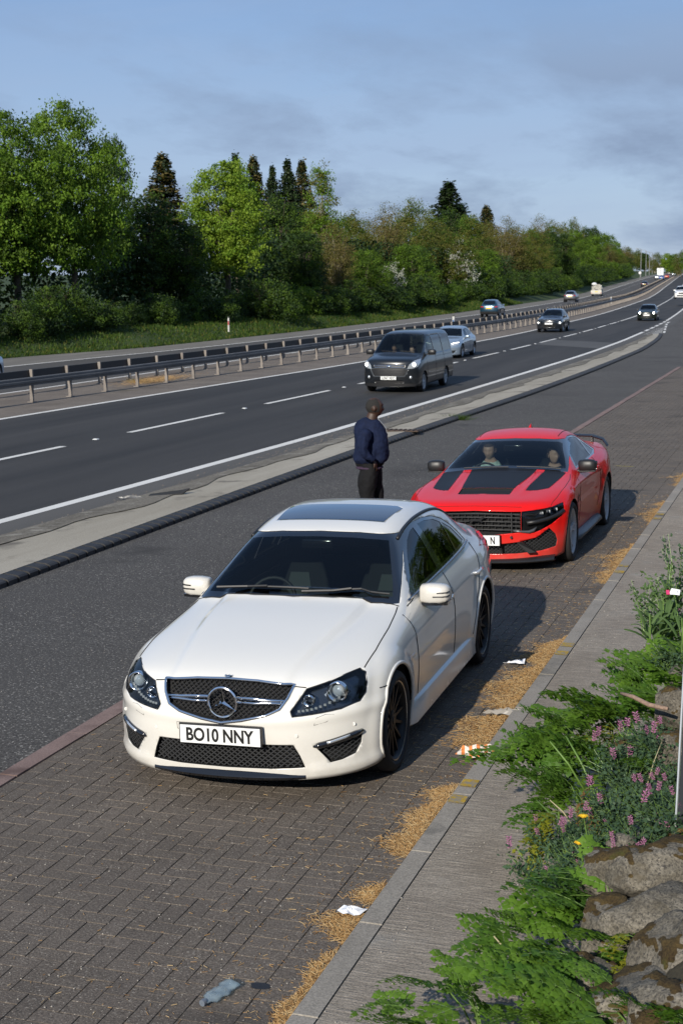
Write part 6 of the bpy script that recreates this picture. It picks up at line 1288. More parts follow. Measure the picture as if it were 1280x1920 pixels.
# loaded pale pickup
PC = mat('cream_paint', (.52, .50, .44), .4, coat=.5); t = thing('pickup_truck', 'pale pickup loaded with machinery and a white tank, driving away on the far carriageway', 'truck', at(1117, 556.5, dist=268), .09)
mb = MB(); mb.box((0, 1.0, .62), (1.95, 3.2, .25)); mb.box((0, -.62, .95), (1.95, .06, .55)); mb.box((.95, 1, .95), (.06, 3.2, .5)); mb.box((-.95, 1, .95), (.06, 3.2, .5)); obj('load_bed', mb, PC, t)
mb = MB(); mb.box((0, 3.5, 1.15), (1.9, 1.7, 1.0)); mb.box((0, 3.5, 1.85), (1.7, 1.4, .5), taper=.85); obj('cab', mb, PC, t)
mb = MB(); mb.box((0, .9, 1.55), (1.75, 1.4, .9)); mb.box((.2, .5, 2.15), (.9, .7, .3)); mb.tube([(-.3, -.3, 1.3), (-.3, -.5, 1.7), (.2, -.5, 1.6)], .06, 6); obj('machinery', mb, mat('machine_metal', (.30, .29, .26), .5, .5, noise=(2.5, .6)), t)
mb = MB(); mb.sphere((-.45, .6, 2.35), (.5, .5, .32), 16); obj('tank', mb, mat('tank_white', (.6, .61, .6), .4), t, smooth=True)
mb = MB(); mb.box((.05, -.66, .95), (.5, .03, .12)); obj('number_plate', mb, PLATEY, t)
mb = MB(); 
for x in (-.85, .85): mb.box((x, -.64, .72), (.2, .04, .12))
obj('tail_light', mb, LAMPR, t); mb = MB(); mb.box((0, -.56, .48), (1.8, .1, .14)); obj('bumper', mb, BLK, t)
for x in (-.8, .8):
    for y in (.4, 3.5): mb = MB(); mb.lathe([(-.12, .2), (-.12, .37), (.12, .37), (.12, .2)], 20, 'x', (x, y, .37), close=True); obj('wheel', mb, RUB, t, angle=40)
# white box lorry
t = thing('box_lorry', 'white box lorry far down the far carriageway, just short of the footbridge', 'lorry', at(1236.5, 521.5, dist=560), .085)
mb = MB(); mb.box((0, 4.3, 2.5), (2.5, 8.2, 2.9)); obj('cargo_box', mb, mat('lorry_white', (.60, .61, .62), .5, noise=(.6, .1)), t); mb = MB(); mb.box((0, 9.4, 1.7), (2.4, 1.9, 2.6)); obj('cab', mb, WP, t)
mb = MB(); mb.box((0, 4.3, .85), (2.3, 8.2, .3)); mb.box((0, .3, .6), (2.3, .1, .2)); obj('chassis', mb, BLK, t); mb = MB(); mb.box((0, .18, 2.5), (.04, .02, 2.8)); mb.box((0, .18, 3.93), (2.5, .02, .05)); obj('door_seam', mb, BLK, t)
mb = MB()
for x in (-1, 1): mb.box((x, .22, .95), (.3, .03, .14))
obj('tail_light', mb, LAMPR, t)
for x in (-1.0, 1.0):
    for y in (1.6, 2.8, 9.2): mb = MB(); mb.lathe([(-.15, .25), (-.15, .5), (.15, .5), (.15, .25)], 16, 'x', (x, y, .5), close=True); obj('wheel', mb, RUB, t, angle=40)
for (px, py, d, pm, lab) in ((1239, 525, 478, mat('blue_paint', (.02, .10, .32), .3, coat=1), 'bright blue car driving away just behind the white lorry'), (1249, 522.5, 520, mat('red_car_paint', (.35, .02, .02), .3, coat=1), 'red car driving away to the right of the white lorry'), (1231, 524.5, 490, mat('silver_paint', (.62, .63, .64), .18, .6, coat=1), 'pale silver car driving away to the left of the blue car'), (1262, 517.5, 640, mat('pale_blue_paint'), 'pale car farthest along the far carriageway, right of the lorry')):
    c2 = dict(c); c2['seats'] = False; away('small_car', lab, suv_spec(), pm, at(px, py, dist=d), .085, 1.0, c2)
# far furniture: lamp columns, round sign, footbridge
LC = mat('column_grey', (.22, .225, .225), .6, .2)
lamps = [(1200, 468, 522, 590, 'nearest and tallest of the lamp columns before the footbridge'), (1209.5, 471, 521, 640, 'second lamp column before the footbridge'), (1216, 474, 520, 700, 'third lamp column before the footbridge'), (1221.5, 475, 517, 760, 'fourth lamp column before the footbridge'), (1237, 482, 505, 830, 'lamp column rising behind the white lorry'), (1268, 484, 516, 640, 'lamp column on the right-hand side of the road beyond the footbridge')]
for px, t_, b_, d, lab in lamps:
    p = at(px, b_, dist=d); hgt = (b_-t_)*d/CF; o = thing('lamp_column', lab, 'street lamp', p, group='lamp columns far down the road'); mb = MB(); mb.tube([(0, 0, 0), (0, 0, 1.5), (0, 0, hgt)], [.22, .17, .11], 8); obj('pole', mb, LC, o); mb = MB(); mb.tube([(0, 0, hgt-.05), (-.5, 0, hgt+.25), (-1.6, 0, hgt+.35)], .07, 6); obj('bracket', mb, LC, o); mb = MB(); mb.box((-1.9, 0, hgt+.34), (.8, .3, .16)); obj('lamp_head', mb, LC, o)
o = thing('road_sign', 'small round white sign on a post below the nearest lamp column', 'sign', at(1198.5, 524, dist=430)); mb = MB(); mb.tube([(0, 0, 0), (0, 0, 2.2)], .06, 6); obj('post', mb, LC, o); mb = MB(); mb.lathe([(0, .4), (.03, .4)], 20, 'y', (0, -.1, 2.0)); mb.lathe([(0, .4), (0, .001)], 20, 'y', (0, -.1, 2.0)); obj('sign_face', mb, mat('sign_white', (.6, .6, .6), .5), o)
o = thing('footbridge', 'pale concrete footbridge crossing the road above the lorry', 'bridge', at(1240, 508, dist=820), .08); CB = mat('bridge_concrete', (.30, .28, .25), .9, noise=(.4, .2)); mb = MB(); mb.box((0, 0, 2.8), (9, 2.4, 1.3)); obj('deck', mb, CB, o); mb = MB(); mb.box((0, -1.2, 3.9), (9, .1, .8)); obj('parapet', mb, LC, o); mb = MB()
for x in (-4, 4): mb.box((x, 0, 0), (1.0, 1.6, 5.0))
obj('pier', mb, CB, o)
# marker posts
def marker(pos, lab, col, h=1.0, w=.11):
    o = thing('marker_post', lab, 'marker post', pos, .1); mb = MB(); mb.box((0, 0, h/2), (w, w*.6, h)); obj('post', mb, mat('marker_white', (.42, .42, .40), .6), o); mb = MB(); mb.box((0, -w*.32, h*.62), (w*.72, .01, h*.3)); obj('reflector', mb, col, o); mb = MB(); mb.box((0, 0, h+.03), (w*1.05, w*.65, .08)); obj('cap', mb, BLK, o)
marker(at(429, 622, z=.35), 'short grey-white marker post with a red reflector on the grass verge', LAMPR, .80, .085); marker(at(849.5, 622, z=-.16), 'white marker post with a blue band on the central strip behind the van', mat('blue_band', (.03, .10, .25), .4), 1.0, .13); marker(at(1144.5, 570, z=-.1), 'white marker post on the central strip above the black SUV', mat('blue_band'), .95, .13)
# ================================================================ people
def skinned(name, joints, bones, m, parent, sub=2, root=0, vox=None, noise=None):
    """joints: list of ((x,y,z),(rx,ry)); bones: index pairs."""
    me = bpy.data.meshes.new(name); me.from_pydata([j[0] for j in joints], bones, []); o = link(name, me)
    md = o.modifiers.new('k', 'SKIN'); md.use_smooth_shade = True
    for i, j in enumerate(joints):
        r = j[1]; me.skin_vertices[0].data[i].radius = r if isinstance(r, tuple) else (r, r)
    me.skin_vertices[0].data[root].use_root = True; s = o.modifiers.new('s', 'SUBSURF'); s.levels = sub; s.render_levels = sub
    dg = bpy.context.evaluated_depsgraph_get(); me2 = bpy.data.meshes.new_from_object(o.evaluated_get(dg)); bpy.data.objects.remove(o); return me2
def fuse(name, meshes, m, parent, vox=.012, smooth=2, wr=None):
    bm = bmesh.new()
    for me in meshes: bm.from_mesh(me)
    me = bpy.data.meshes.new(name); bm.to_mesh(me); bm.free(); o = link(name, me); r = o.modifiers.new('r', 'REMESH'); r.mode = 'VOXEL'; r.voxel_size = vox; r.use_smooth_shade = True; s = o.modifiers.new('s', 'SMOOTH'); s.factor = .5; s.iterations = smooth
    dg = bpy.context.evaluated_depsgraph_get(); me2 = bpy.data.meshes.new_from_object(o.evaluated_get(dg)); bpy.data.objects.remove(o)
    if wr:
        from mathutils import noise as mn_
        bm = bmesh.new(); bm.from_mesh(me2); bm.normal_update()
        for v in bm.verts: d = mn_.fractal(Vector((v.co.x*wr[0], v.co.y*wr[0], v.co.z*wr[0]*wr[2])), 1, 2, 4)*wr[1]; v.co += v.normal*d
        bm.to_mesh(me2); bm.free()
    me2.materials.clear(); me2.materials.append(m); me2.shade_smooth(); return link(name, me2, parent)
def mbmesh(mb):
    me = bpy.data.meshes.new('t'); me.from_pydata(mb.v, [], mb.f); bm = bmesh.new(); bm.from_mesh(me); bmesh.ops.recalc_face_normals(bm, faces=bm.faces); bm.to_mesh(me); bm.free(); return me
def head_mesh(c, R, s=1.0, res=1):
    """head facing -y before rotation R; c is the centre of the skull."""
    mb = MB(); n = 28*res; h = 22*res; vs = []; fs = []
    for i in range(h+1):
        for k in range(n):
            a = pi*i/h; t = 2*pi*k/n; x, y, z = sin(a)*sin(t), -sin(a)*cos(t), cos(a); X, Y, Z = x*.076, y*.098, z*.118
            if z < 0: X *= 1-.30*(-z)**1.3; Y = Y*(1-.20*(-z)) - .012*(-z) if y < 0 else Y*(1-.45*(-z)**1.2)
            if y < -.6 and -.5 < z < .1 and abs(x) < .22: Y -= .026*(1-abs(x)/.22)*(1-abs(z+.22)/.32)**1 if abs(z+.22) < .32 else 0     # nose
            if y < -.5 and .0 < z < .25 and .2 < abs(x) < .55: Y += .010                                                                   # eye sockets
            if y < -.5 and .25 < z < .42: Y -= .006                                                                                        # brow
            if y < -.6 and -.62 < z < -.46 and abs(x) < .35: Y -= .008                                                                     # lips
            if y < -.5 and z < -.75: Y -= .008
            vs.append(R @ Vector((X*s, Y*s, Z*s))+Vector(c))
    for i in range(h):
        for k in range(n): k2 = (k+1) % n; fs.append((i*n+k, (i+1)*n+k, (i+1)*n+k2, i*n+k2))
    mb.add(vs, fs)
    for sx in (-1, 1): mb.sphere(Vector(c)+R @ Vector((sx*.080*s, .012*s, -.012*s)), (.012*s, .020*s, .033*s), 10, R=R)
    return mbmesh(mb)
def hand(w, d, sg, s=1.0):
    """palm and five curled fingers from wrist w along direction d."""
    d = Vector(d).normalized(); side = Vector((0, 1, 0)) if abs(d.y) < .7 else Vector((1, 0, 0)); side = (side-d*side.dot(d)).normalized(); nrm = d.cross(side)*sg; J = [(Vector(w), .026), (Vector(w)+d*.05*s, (.028))]; B = [(0, 1)]; out = []
    mb = MB(); mb.sphere(Vector(w)+d*.048*s, (.022, .044, .05), 12, R=Matrix((nrm, side, d)).transposed()); out.append(mbmesh(mb))
    for k, (o_, l) in enumerate(((-.033, .066), (-.011, .076), (.011, .072), (.031, .058))):
        b = Vector(w)+d*.085*s+side*o_; p1 = b+d*l*.5; p2 = p1+(d*.8+nrm*.6).normalized()*l*.35; p3 = p2+(d*.3+nrm).normalized()*l*.25; mb = MB(); mb.tube([b-d*.02, p1, p2, p3], [.0095, .009, .0085, .007], 7); out.append(mbmesh(mb))
    b = Vector(w)+d*.025*s-side*.03; mb = MB(); mb.tube([b, b-side*.022+d*.03+nrm*.01, b-side*.026+d*.055+nrm*.02], [.012, .011, .009], 7); out.append(mbmesh(mb)); return out
def cloth(name, col, wr=(9, .35)):
    return mat(name, col, .85, noise=(14, .25), bump=(22, .5, .012), spec=.2)
# standing man: local frame, body faces +x (towards the parked cars) with the head turned towards the traffic; feet at the origin
NAVY = cloth('navy_cloth', (.006, .011, .034)); HEM = cloth('plum_rib', (.045, .028, .050)); TROU = cloth('black_cloth', (.007, .007, .008)); SKD = mat('dark_skin', (.040, .020, .012), .55, noise=(20, .2), bump=(60, .2, .002)); HAIRD = mat('cropped_hair', (.012, .011, .010), .9, bump=(180, .8, .004))
pm = thing('person', 'man in navy bomber jacket and black trousers standing on the layby, watching the road', 'person', (0, 0, 0), 0)
def man():
    fz = .0; legs = []
    for sg, y, x in ((1, .10, .03), (-1, -.10, -.04)):
        legs.append(skinned('t', [((0, y*.55, .98), (.13, .12)), ((x*.4, y*.9, .78), (.122, .115)), ((x+.01, y, .50), (.095, .09)), ((x, y, .27), (.080, .076)), ((x-.01, y, .07), (.078, .074))], [(0, 1), (1, 2), (2, 3), (3, 4)], None, None))
    hip = skinned('t', [((-.01, 0, 1.08), (.16, .19)), ((-.015, 0, .97), (.165, .195)), ((0, 0, .86), (.14, .175))], [(0, 1), (1, 2)], None, None)
    shoe = []
    for y, x in ((.10, .03), (-.10, -.04)):
        mb = MB(); mb.sphere((x+.05, y, .045), (.145, .05, .05), 14); mb.box((x+.04, y, .015), (.26, .09, .03)); shoe.append(mbmesh(mb))
    Rh = Matrix.Rotation(pi/2+.35, 3, 'Z')            # face towards +x, turned a little to the road
    hd = head_mesh((.045, .0, 1.665), Rh, 1.06)
    neck = skinned('t', [((.0, 0, 1.45), (.09, .095)), ((.015, 0, 1.54), (.074, .072)), ((.035, 0, 1.62), (.066, .062))], [(0, 1), (1, 2)], None, None)
    arms = []; hands = []
    for sg in (1, -1):
        sh, el, wr_ = Vector((-.02, sg*.215, 1.42)), Vector((-.045, sg*.285, 1.14)), Vector((.09, sg*.225, .985)); arms.append(skinned('t', [(sh, .084), (sh.lerp(el, .5), .078), (el, .066), (el.lerp(wr_, .6), .060), (wr_, .050)], [(0, 1), (1, 2), (2, 3), (3, 4)], None, None)); hands += hand(Vector((.07, sg*.17, 1.0)), (.2, -sg*.5, -.8), sg)
    bodyp = [hd, neck]+hands+[skinned('t', [((0, 0, 1.0), (.12, .15)), ((0, 0, 1.3), (.12, .16)), ((0, 0, 1.45), (.09, .15))], [(0, 1), (1, 2)], None, None)]+[skinned('t', [((x, y, .12), .045), ((x*.8, y*.9, .55), .055), ((0, y*.6, .95), .075)], [(0, 1), (1, 2)], None, None) for y, x in ((.10, .03), (-.10, -.04))]+[skinned('t', [(Vector((-.02, sg*.16, 1.40)), .05), (Vector((-.04, sg*.27, 1.14)), .042), (Vector((.07, sg*.18, 1.0)), .030)], [(0, 1), (1, 2)], None, None) for sg in (1, -1)]
    fuse('body', bodyp, SKD, pm, .009, 2)
    mb = MB(); vs = []                                 # hair cap: back and sides of the skull, thin on top
    cap = head_mesh((.045, .0, 1.665), Rh, 1.075, 3); bm = bmesh.new(); bm.from_mesh(cap); inv = Rh.inverted(); kill = []
    for f in bm.faces:
        q = inv @ (f.calc_center_median()-Vector((.045, 0, 1.665)))
        bald = q.z > .06 and ((q.y-.01)/.055)**2+(q.x/.045)**2 < 1
        if (q.y < -.052+.5*max(0, q.z-.05) and q.z < .12 and q.y < -.02-.4*max(0, .02-q.z)) or q.z < -.060 or (math.hypot(q.y-.012, q.z+.012) < .036 and abs(q.x) > .05) or bald or (q.y < -.075): kill.append(f)
    bmesh.ops.delete(bm, geom=kill, context='FACES'); me = bpy.data.meshes.new('hair'); bm.to_mesh(me); bm.free(); me.materials.append(HAIRD); me.shade_smooth(); link('hair', me, pm)
    torso = skinned('t', [((-.015, 0, .925), (.18, .205)), ((-.01, 0, 1.02), (.205, .225)), ((.01, 0, 1.22), (.195, .22)), ((-.005, 0, 1.36), (.165, .22)), ((-.015, 0, 1.455), (.12, .185)), ((.0, 0, 1.535), (.092, .098))], [(0, 1), (1, 2), (2, 3), (3, 4), (4, 5)], None, None)
    fuse('jacket', [torso]+arms, NAVY, pm, .011, 3, (6.5, .030, .6))
    hem = skinned('t', [((-.015, 0, .855), (.195, .218)), ((-.015, 0, .93), (.200, .222))], [(0, 1)], None, None); fuse('jacket_hem', [hem], HEM, pm, .012, 2, (30, .003, .1))
    fuse('trousers', legs+[hip], TROU, pm, .011, 2, (7, .020, .5)); fuse('shoes', shoe, BLK, pm, .01, 1)
    mb = MB(); mb.tube([(.095, -.03, 1.52), (.135, -.025, 1.47), (.185, -.01, 1.40), (.198, 0, 1.30), (.21, 0, 1.2)], .005, 4); obj('zip', mb, mat('zip_metal', (.6, .6, .6), .3, .8), pm)
man()
q = at(696, 1004, z=-.10); pm.location = (q.x, q.y, -.10+cfall(-5)*0-.0); pm.rotation_euler = (0, 0, .10); pm.scale = (1.10, 1.10, 1.0)
# seated people
def seated(label, car, x, y, z, skin, top, hair, hands_to=None, k=1.0, turn=0, longhair=False, lean=0, head_tilt=.1):
    """a person on a car seat facing the car's front (-y), placed in world space from the car's frame."""
    bpy.context.view_layer.update(); p = thing('person', label, 'person'); Rh = Matrix.Rotation(turn, 3, 'Z') @ Matrix.Rotation(head_tilt, 3, 'X')
    hd = head_mesh((0, -.03-lean, .67), Rh, 1.0); tb = [((0, 0, .06), (.16, .13)), ((0, .03, .22), (.15, .11)), ((0, .04-lean*.5, .40), (.17, .11)), ((0, .03-lean*.8, .49), (.13, .08)), ((0, .01-lean, .56), .055), ((0, -.01-lean, .63), .05)]
    torso = skinned('t', tb, [(i, i+1) for i in range(5)], None, None); parts = [hd, torso]; sl = []
    for sg in (1, -1):
        sh = Vector((sg*.19, .03-lean*.7, .46)); el = Vector((sg*.25, -.10, .24)); wr_ = Vector((sg*.14, -.33, .34)) if hands_to is None else Vector((sg*.12, -.25, .16)); parts.append(skinned('t', [(sh, .045), (el, .038), (wr_, .027)], [(0, 1), (1, 2)], None, None)); parts += hand(wr_, (-sg*.2, -.9, .1), sg, .9); sl.append(skinned('t', [(sh, .066), (sh.lerp(el, .5), .060), (el, .052), (el.lerp(wr_, .35), .048)], [(0, 1), (1, 2), (2, 3)], None, None))
        parts.append(skinned('t', [((sg*.09, 0, .06), .085), ((sg*.12, -.42, .10), .065), ((sg*.12, -.58, -.22), .045)], [(0, 1), (1, 2)], None, None))
    fuse('body', parts, skin, p, .012, 2); sh_ = skinned('t', [((0, 0, .05), (.175, .145)), ((0, .03, .22), (.165, .125)), ((0, .04-lean*.5, .40), (.19, .125)), ((0, .03-lean*.8, .49), (.14, .09)), ((0, .015-lean, .55), .078)], [(i, i+1) for i in range(4)], None, None); fuse('shirt', [sh_]+sl, top, p, .013, 3, (12, .007, .6))
    tr = [skinned('t', [((sg*.09, .02, .06), .105), ((sg*.12, -.42, .10), .08), ((sg*.12, -.58, -.22), .06)], [(0, 1), (1, 2)], None, None) for sg in (1, -1)]; fuse('trousers', tr, TROU, p, .014, 2)
    cap = head_mesh((0, -.03-lean, .67), Rh, 1.06); bm = bmesh.new(); bm.from_mesh(cap); inv = Rh.inverted(); kill = []
    for f in bm.faces:
        q = inv @ (f.calc_center_median()-Vector((0, -.03-lean, .67)))
        if (q.y < -.045 and q.z < .06) or (q.z < -.03 and not longhair) or (longhair and q.y < -.02 and q.z < .05): kill.append(f)
        if not longhair and q.y < .0 and q.z < .0: 
            if f not in kill: kill.append(f)
    bmesh.ops.delete(bm, geom=kill, context='FACES'); me = bpy.data.meshes.new('hair'); bm.to_mesh(me); bm.free(); me.materials.append(hair); me.shade_smooth(); link('hair', me, p)
    if longhair: hm = skinned('t', [((0, .0-lean, .74), (.085, .08)), ((0, .04-lean, .62), (.09, .06)), ((0, .06-lean*.6, .46), (.085, .045))], [(0, 1), (1, 2)], None, None); o = fuse('long_hair', [hm], hair, p, .012, 2)
    p.matrix_world = car.matrix_world @ Matrix.Translation((x, y, z)); s = p.matrix_world.to_scale(); return p
FAIR = mat('fair_skin', (.55, .36, .28), .5); GINGER = mat('greying_brown_hair', (.075, .048, .03), .8, bump=(120, .8, .004)); DKH = mat('dark_hair', (.02, .013, .009), .7, bump=(120, .8, .004))
# ================================================================ near bank: rocks, plants, straw, litter
PLG = leafmat('fern_leaf', (.085, .18, .018), (.13, .235, .034), .4, 6); PLD = leafmat('fern_leaf_deep', (.055, .13, .018), (.09, .18, .026), .35, 6); PLY = leafmat('yellowing_leaf', (.20, .22, .018), (.28, .27, .03), .4, 8)
PLB = leafmat('grey_green_leaf', (.045, .085, .045), (.075, .125, .065), .3, 8); STG = mat('green_stem', (.11, .19, .04), .5, noise=(8, .3)); STR = mat('pale_dry_stem', (.33, .29, .17), .7); BRN = leafmat('dried_leaf', (.17, .085, .030), (.26, .14, .05), .25, 10)
PINKF = mat('pink_petal', (.34, .13, .24), .6, noise=(40, .3)); PURP = mat('dark_petal_tip', (.13, .02, .08), .6); YF = mat('yellow_petal', (.72, .42, .01), .6, noise=(60, .2))
def frond(seed, L_=.34, npair=7, wid=.15, pet=.16, mats=None, droop=.9, leaf=.036):
    rr = random.Random(seed); V = []; F = []; mb = MB(); pts = []
    N_ = 12
    for i in range(N_+1):
        t = i/N_; pts.append(Vector((pet*0+(pet+L_)*t, .015*sin(t*5+seed), .10*t-droop*.22*t*t)))
    def P(t): f = t*N_; i = min(N_-1, int(f)); return pts[i].lerp(pts[i+1], f-i)
    mb.tube(pts[::2], [.0026, .0024, .002, .0018, .0013, .001, .0007], 4)
    t0 = pet/(pet+L_)
    def leaflet(c, d, n, s):
        sd = d.cross(n).normalized(); b = len(mb.v); q = rr.uniform(.35, .5)
        for v in (c, c+d*s*.45+sd*s*q*1.5-n*s*.10, c+d*s*.66+sd*s*.26, c+d*s*1.1, c+d*s*.66-sd*s*.26, c+d*s*.45-sd*s*q*1.5-n*s*.10): mb.v.append(tuple(v))
        mb.f += [(b, b+1, b+2, b+3), (b, b+3, b+4, b+5)]; mb.m += [1, 1]
    for i in range(npair+1):
        t = t0+(1-t0)*(i+.2)/(npair+.4); base = P(t); ax = (P(min(1, t+.05))-P(max(0, t-.05))).normalized(); w = wid*(1-((t-t0)/(1-t0))**1.3)+.02
        for sg in ((-1, 1) if i < npair else (0,)):
            if rr.random() < .06: continue
            side = Vector((-ax.y, ax.x, 0)).normalized()*sg; d = (ax*rr.uniform(.35, .6)+side*(1 if sg else 0)+Vector((0, 0, rr.uniform(-.25, .12)))).normalized() if sg else ax; n = Vector((0, 0, 1)); ln = w*rr.uniform(.85, 1.1); m_ = max(2, int(ln/(leaf*.85))); mb.tube([base, base+d*ln*.9+Vector((0, 0, -.012))], [.0012, .0006], 3, caps=False)
            for k in range(m_+1):
                f = (k+.5)/(m_+.5); c = base+d*ln*f+Vector((0, 0, -.03*f*f)); s = leaf*(1.25-.6*f)*rr.uniform(.8, 1.15); s2 = d.cross(n)
                if k < m_:
                    for q in (-1, 1): dd = (d*.55+s2*q+Vector((0, 0, rr.uniform(-.35, .25)))).normalized(); leaflet(c, dd, (n+Vector((rr.uniform(-.3, .3), rr.uniform(-.3, .3), 0))).normalized(), s*1.25)
                else: leaflet(c, d, n, s*1.3)
    o = obj('leaf', mb, [STG, mats], None, fix=False); me = o.data; bpy.data.objects.remove(o); return me
FR = {'green': [frond(i, .30+.05*i, 6, .15+.01*i, .14, PLG) for i in range(3)], 'deep': [frond(i+5, .30+.04*i, 6, .15, .13, PLD) for i in range(3)], 'yellow': [frond(i+9, .20+.03*i, 5, .09, .05, PLY, 1.6, .024) for i in range(2)], 'blue': [frond(i+12, .16+.02*i, 5, .07, .05, PLB, .7, .016) for i in range(2)], 'brown': [frond(20, .16, 5, .06, .05, BRN, 1.5, .018)]}
frn = random.Random(11); HGR = 'umbelliferous weeds growing out of the rock bank'
def plant(px, py, z, n, size, kind, label, az=(120, 300), el=(0, 45), group=HGR, stems=2, stalk=.16):
    p = at(px, py, z=z); base = p+Vector((.25, .12, -.24)); size *= .76; t = thing('leafy_weed', label, 'plant', base, 0, group); mb = MB()
    for k in range(n):
        a = radians(frn.uniform(*az)); e = radians(frn.uniform(*el)); st = Vector((cos(a)*stalk*frn.uniform(.2, 1), sin(a)*stalk*frn.uniform(.2, 1), .10+.28*frn.random()*size/1.0)); mb.tube([(0, 0, 0), st*.6+Vector((0, 0, .03)), st], [.005, .004, .003], 5, caps=False)
        o = link('leaf', FR[kind if frn.random() > .12 or kind not in ('green', 'deep') else ('deep' if kind == 'green' else 'green')][frn.randrange(len(FR[kind]))] if kind != 'brown' else FR['brown'][0], t); o.location = st; s = size*frn.uniform(.7, 1.15); o.scale = (s, s, s); o.rotation_euler = (frn.uniform(-.35, .35), -e, a)
    obj('stem', mb, STG, t, fix=False); return t
P_ = [(960, 1440, .62, 13, 1.05, 'green', 'broad ferny green weed reaching farthest left over the footway'), (1040, 1400, .72, 14, 1.1, 'green', 'large ferny green weed in the middle of the bank, above the yellow flowers'), (1110, 1370, .80, 13, 1.05, 'green', 'ferny green weed just below the fallen stick'),
 (1100, 1440, .72, 12, 1.0, 'deep', 'darker ferny weed behind the two yellow flowers'), (1180, 1300, .85, 12, 1.0, 'green', 'ferny weed around the fallen stick'), (1235, 1265, .90, 11, 1.0, 'green', 'ferny weed at the right edge above the fallen stick'), (1160, 1330, .80, 10, .9, 'deep', 'dark ferny weed below the stick, against the pale rocks'),
 (1000, 1490, .60, 9, .9, 'deep', 'ferny weed hanging just above the yellowing sprig'), (1270, 1200, .95, 10, .9, 'deep', 'dark ferny weed at the right edge under the tall thin shrub'),
 (1060, 1690, .72, 12, .85, 'deep', 'ferny weed left of the mossy rocks'), (1040, 1750, .70, 12, .85, 'green', 'bright ferny weed below and left of the mossy rocks'), (980, 1800, .62, 12, .85, 'green', 'ferny weed in front of the rocks, over the footway'), (905, 1745, .52, 6, .75, 'green', 'thin curling ferny sprig standing out over the grey footway'),
 (1040, 1850, .72, 13, .85, 'deep', 'thick ferny weed below the mossy rocks'), (960, 1880, .66, 13, .85, 'green', 'ferny weed at the bottom edge left of the lowest rock'), (880, 1880, .58, 9, .8, 'green', 'ferny weed at the bottom edge of the picture over the footway'), (770, 1870, .50, 6, .8, 'green', 'leftmost ferny sprig at the bottom, reaching towards the kerb'),
 (690, 1905, .46, 4, .7, 'green', 'low ferny sprig cut by the bottom edge beside the kerb'), (1080, 1905, .76, 12, .8, 'deep', 'ferny weed at the bottom edge next to the lowest rock')]
for a in P_: plant(*a)
plant(960, 1560, .62, 11, 1.0, 'yellow', 'yellowing wilted sprig hanging over the footway', (150, 320), (-50, 20)); plant(1110, 1775, .82, 7, .8, 'yellow', 'yellow sprig lying against the mossy rock', (160, 330), (-20, 25)); plant(1060, 1345, .80, 5, .8, 'yellow', 'yellow-tinged sprig among the upper green weeds', (100, 300), (0, 40)); plant(1225, 1215, .95, 4, .8, 'yellow', 'pale yellow leaf tuft above the stick', (100, 300), (0, 50))
# fumitory: fine grey-green mats with pink flower spikes
def spike():
    mb = MB(); mb.tube([(0, 0, 0), (.004, 0, .03), (0, .003, .06)], [.0012, .001, .0006], 4); rr = random.Random(4)
    for k in range(22): z = .008+.05*k/22; a = k*2.4; d = Vector((cos(a), sin(a), .35)); c = Vector((0, 0, z)); R = d.to_track_quat('Z', 'Y').to_matrix(); mb.sphere(c+d*.007, (.0028, .0024, .0075), 6, 1, R); 
    for k in range(10): z = .03+.032*k/10; a = k*2.4+.5; d = Vector((cos(a), sin(a), .3)); mb.sphere(Vector((0, 0, z))+d*.0135, (.0022, .0022, .0026), 5, 2)
    o = obj('flower_spike', mb, [STG, PINKF, PURP], None, smooth=True, fix=False); me = o.data; bpy.data.objects.remove(o); return me
SPK = spike(); FLD = []
for s_ in range(3):
    rng = np.random.default_rng(40+s_); V = []; ns = 60; C_ = []
    mb = MB(); 
    for k in range(ns):
        a = rng.random()*6.28; r = .22*rng.random()**.5; pts = [Vector((0, 0, 0)), Vector((r*.5*cos(a), r*.5*sin(a), .10+.05*rng.random())), Vector((r*cos(a), r*sin(a), .12+.10*rng.random()))]; mb.tube(pts, [.0018, .0015, .001], 3, caps=False)
        for q in range(22): f = .25+.75*rng.random(); C_.append((pts[0].lerp(pts[1], f*2) if f < .5 else pts[1].lerp(pts[2], f*2-1))+Vector(rng.normal(size=3)*.020))
    C_ = np.array([tuple(c) for c in C_]); V, F = leaf_quads(C_, np.tile([0, 0, 1.], (len(C_), 1)), .019, rng, .8); mb.add([tuple(v) for v in V], [tuple(int(i) for i in f) for f in F], 1); o = obj('foliage', mb, [STG, PLB], None, fix=False); FLD.append(o.data); bpy.data.objects.remove(o)
FM = [(1080, 1560, .72, 'left of the mossy rocks'), (1130, 1520, .78, 'between the yellow flowers and the metal post'), (1180, 1560, .85, 'just above the mossy rocks'), (1200, 1480, .85, 'beside the lower end of the metal post'), (1150, 1450, .80, 'below the ferny weeds at mid-bank'), (1230, 1530, .90, 'at the foot of the metal post'), (1250, 1440, .92, 'left of the metal post'), (1060, 1620, .70, 'spreading down towards the footway'),
      (1020, 1560, .64, 'nearest the yellowing sprig'), (1110, 1610, .78, 'touching the left side of the mossy rocks'), (1040, 1680, .66, 'lowest on the left, over the footway edge'), (1215, 1390, .90, 'among the pale upper rocks'), (1250, 1230, 1.0, 'high on the bank at the right edge'), (1160, 1420, .82, 'in the middle of the bank'), (1270, 1500, .95, 'cut by the right edge beside the post'), (1000, 1640, .58, 'trailing beyond the bank edge onto the footway'), (1185, 1610, .85, 'hanging over the top of the mossy rocks'), (1240, 1160, 1.0, 'under the thin shrub at the right edge')]
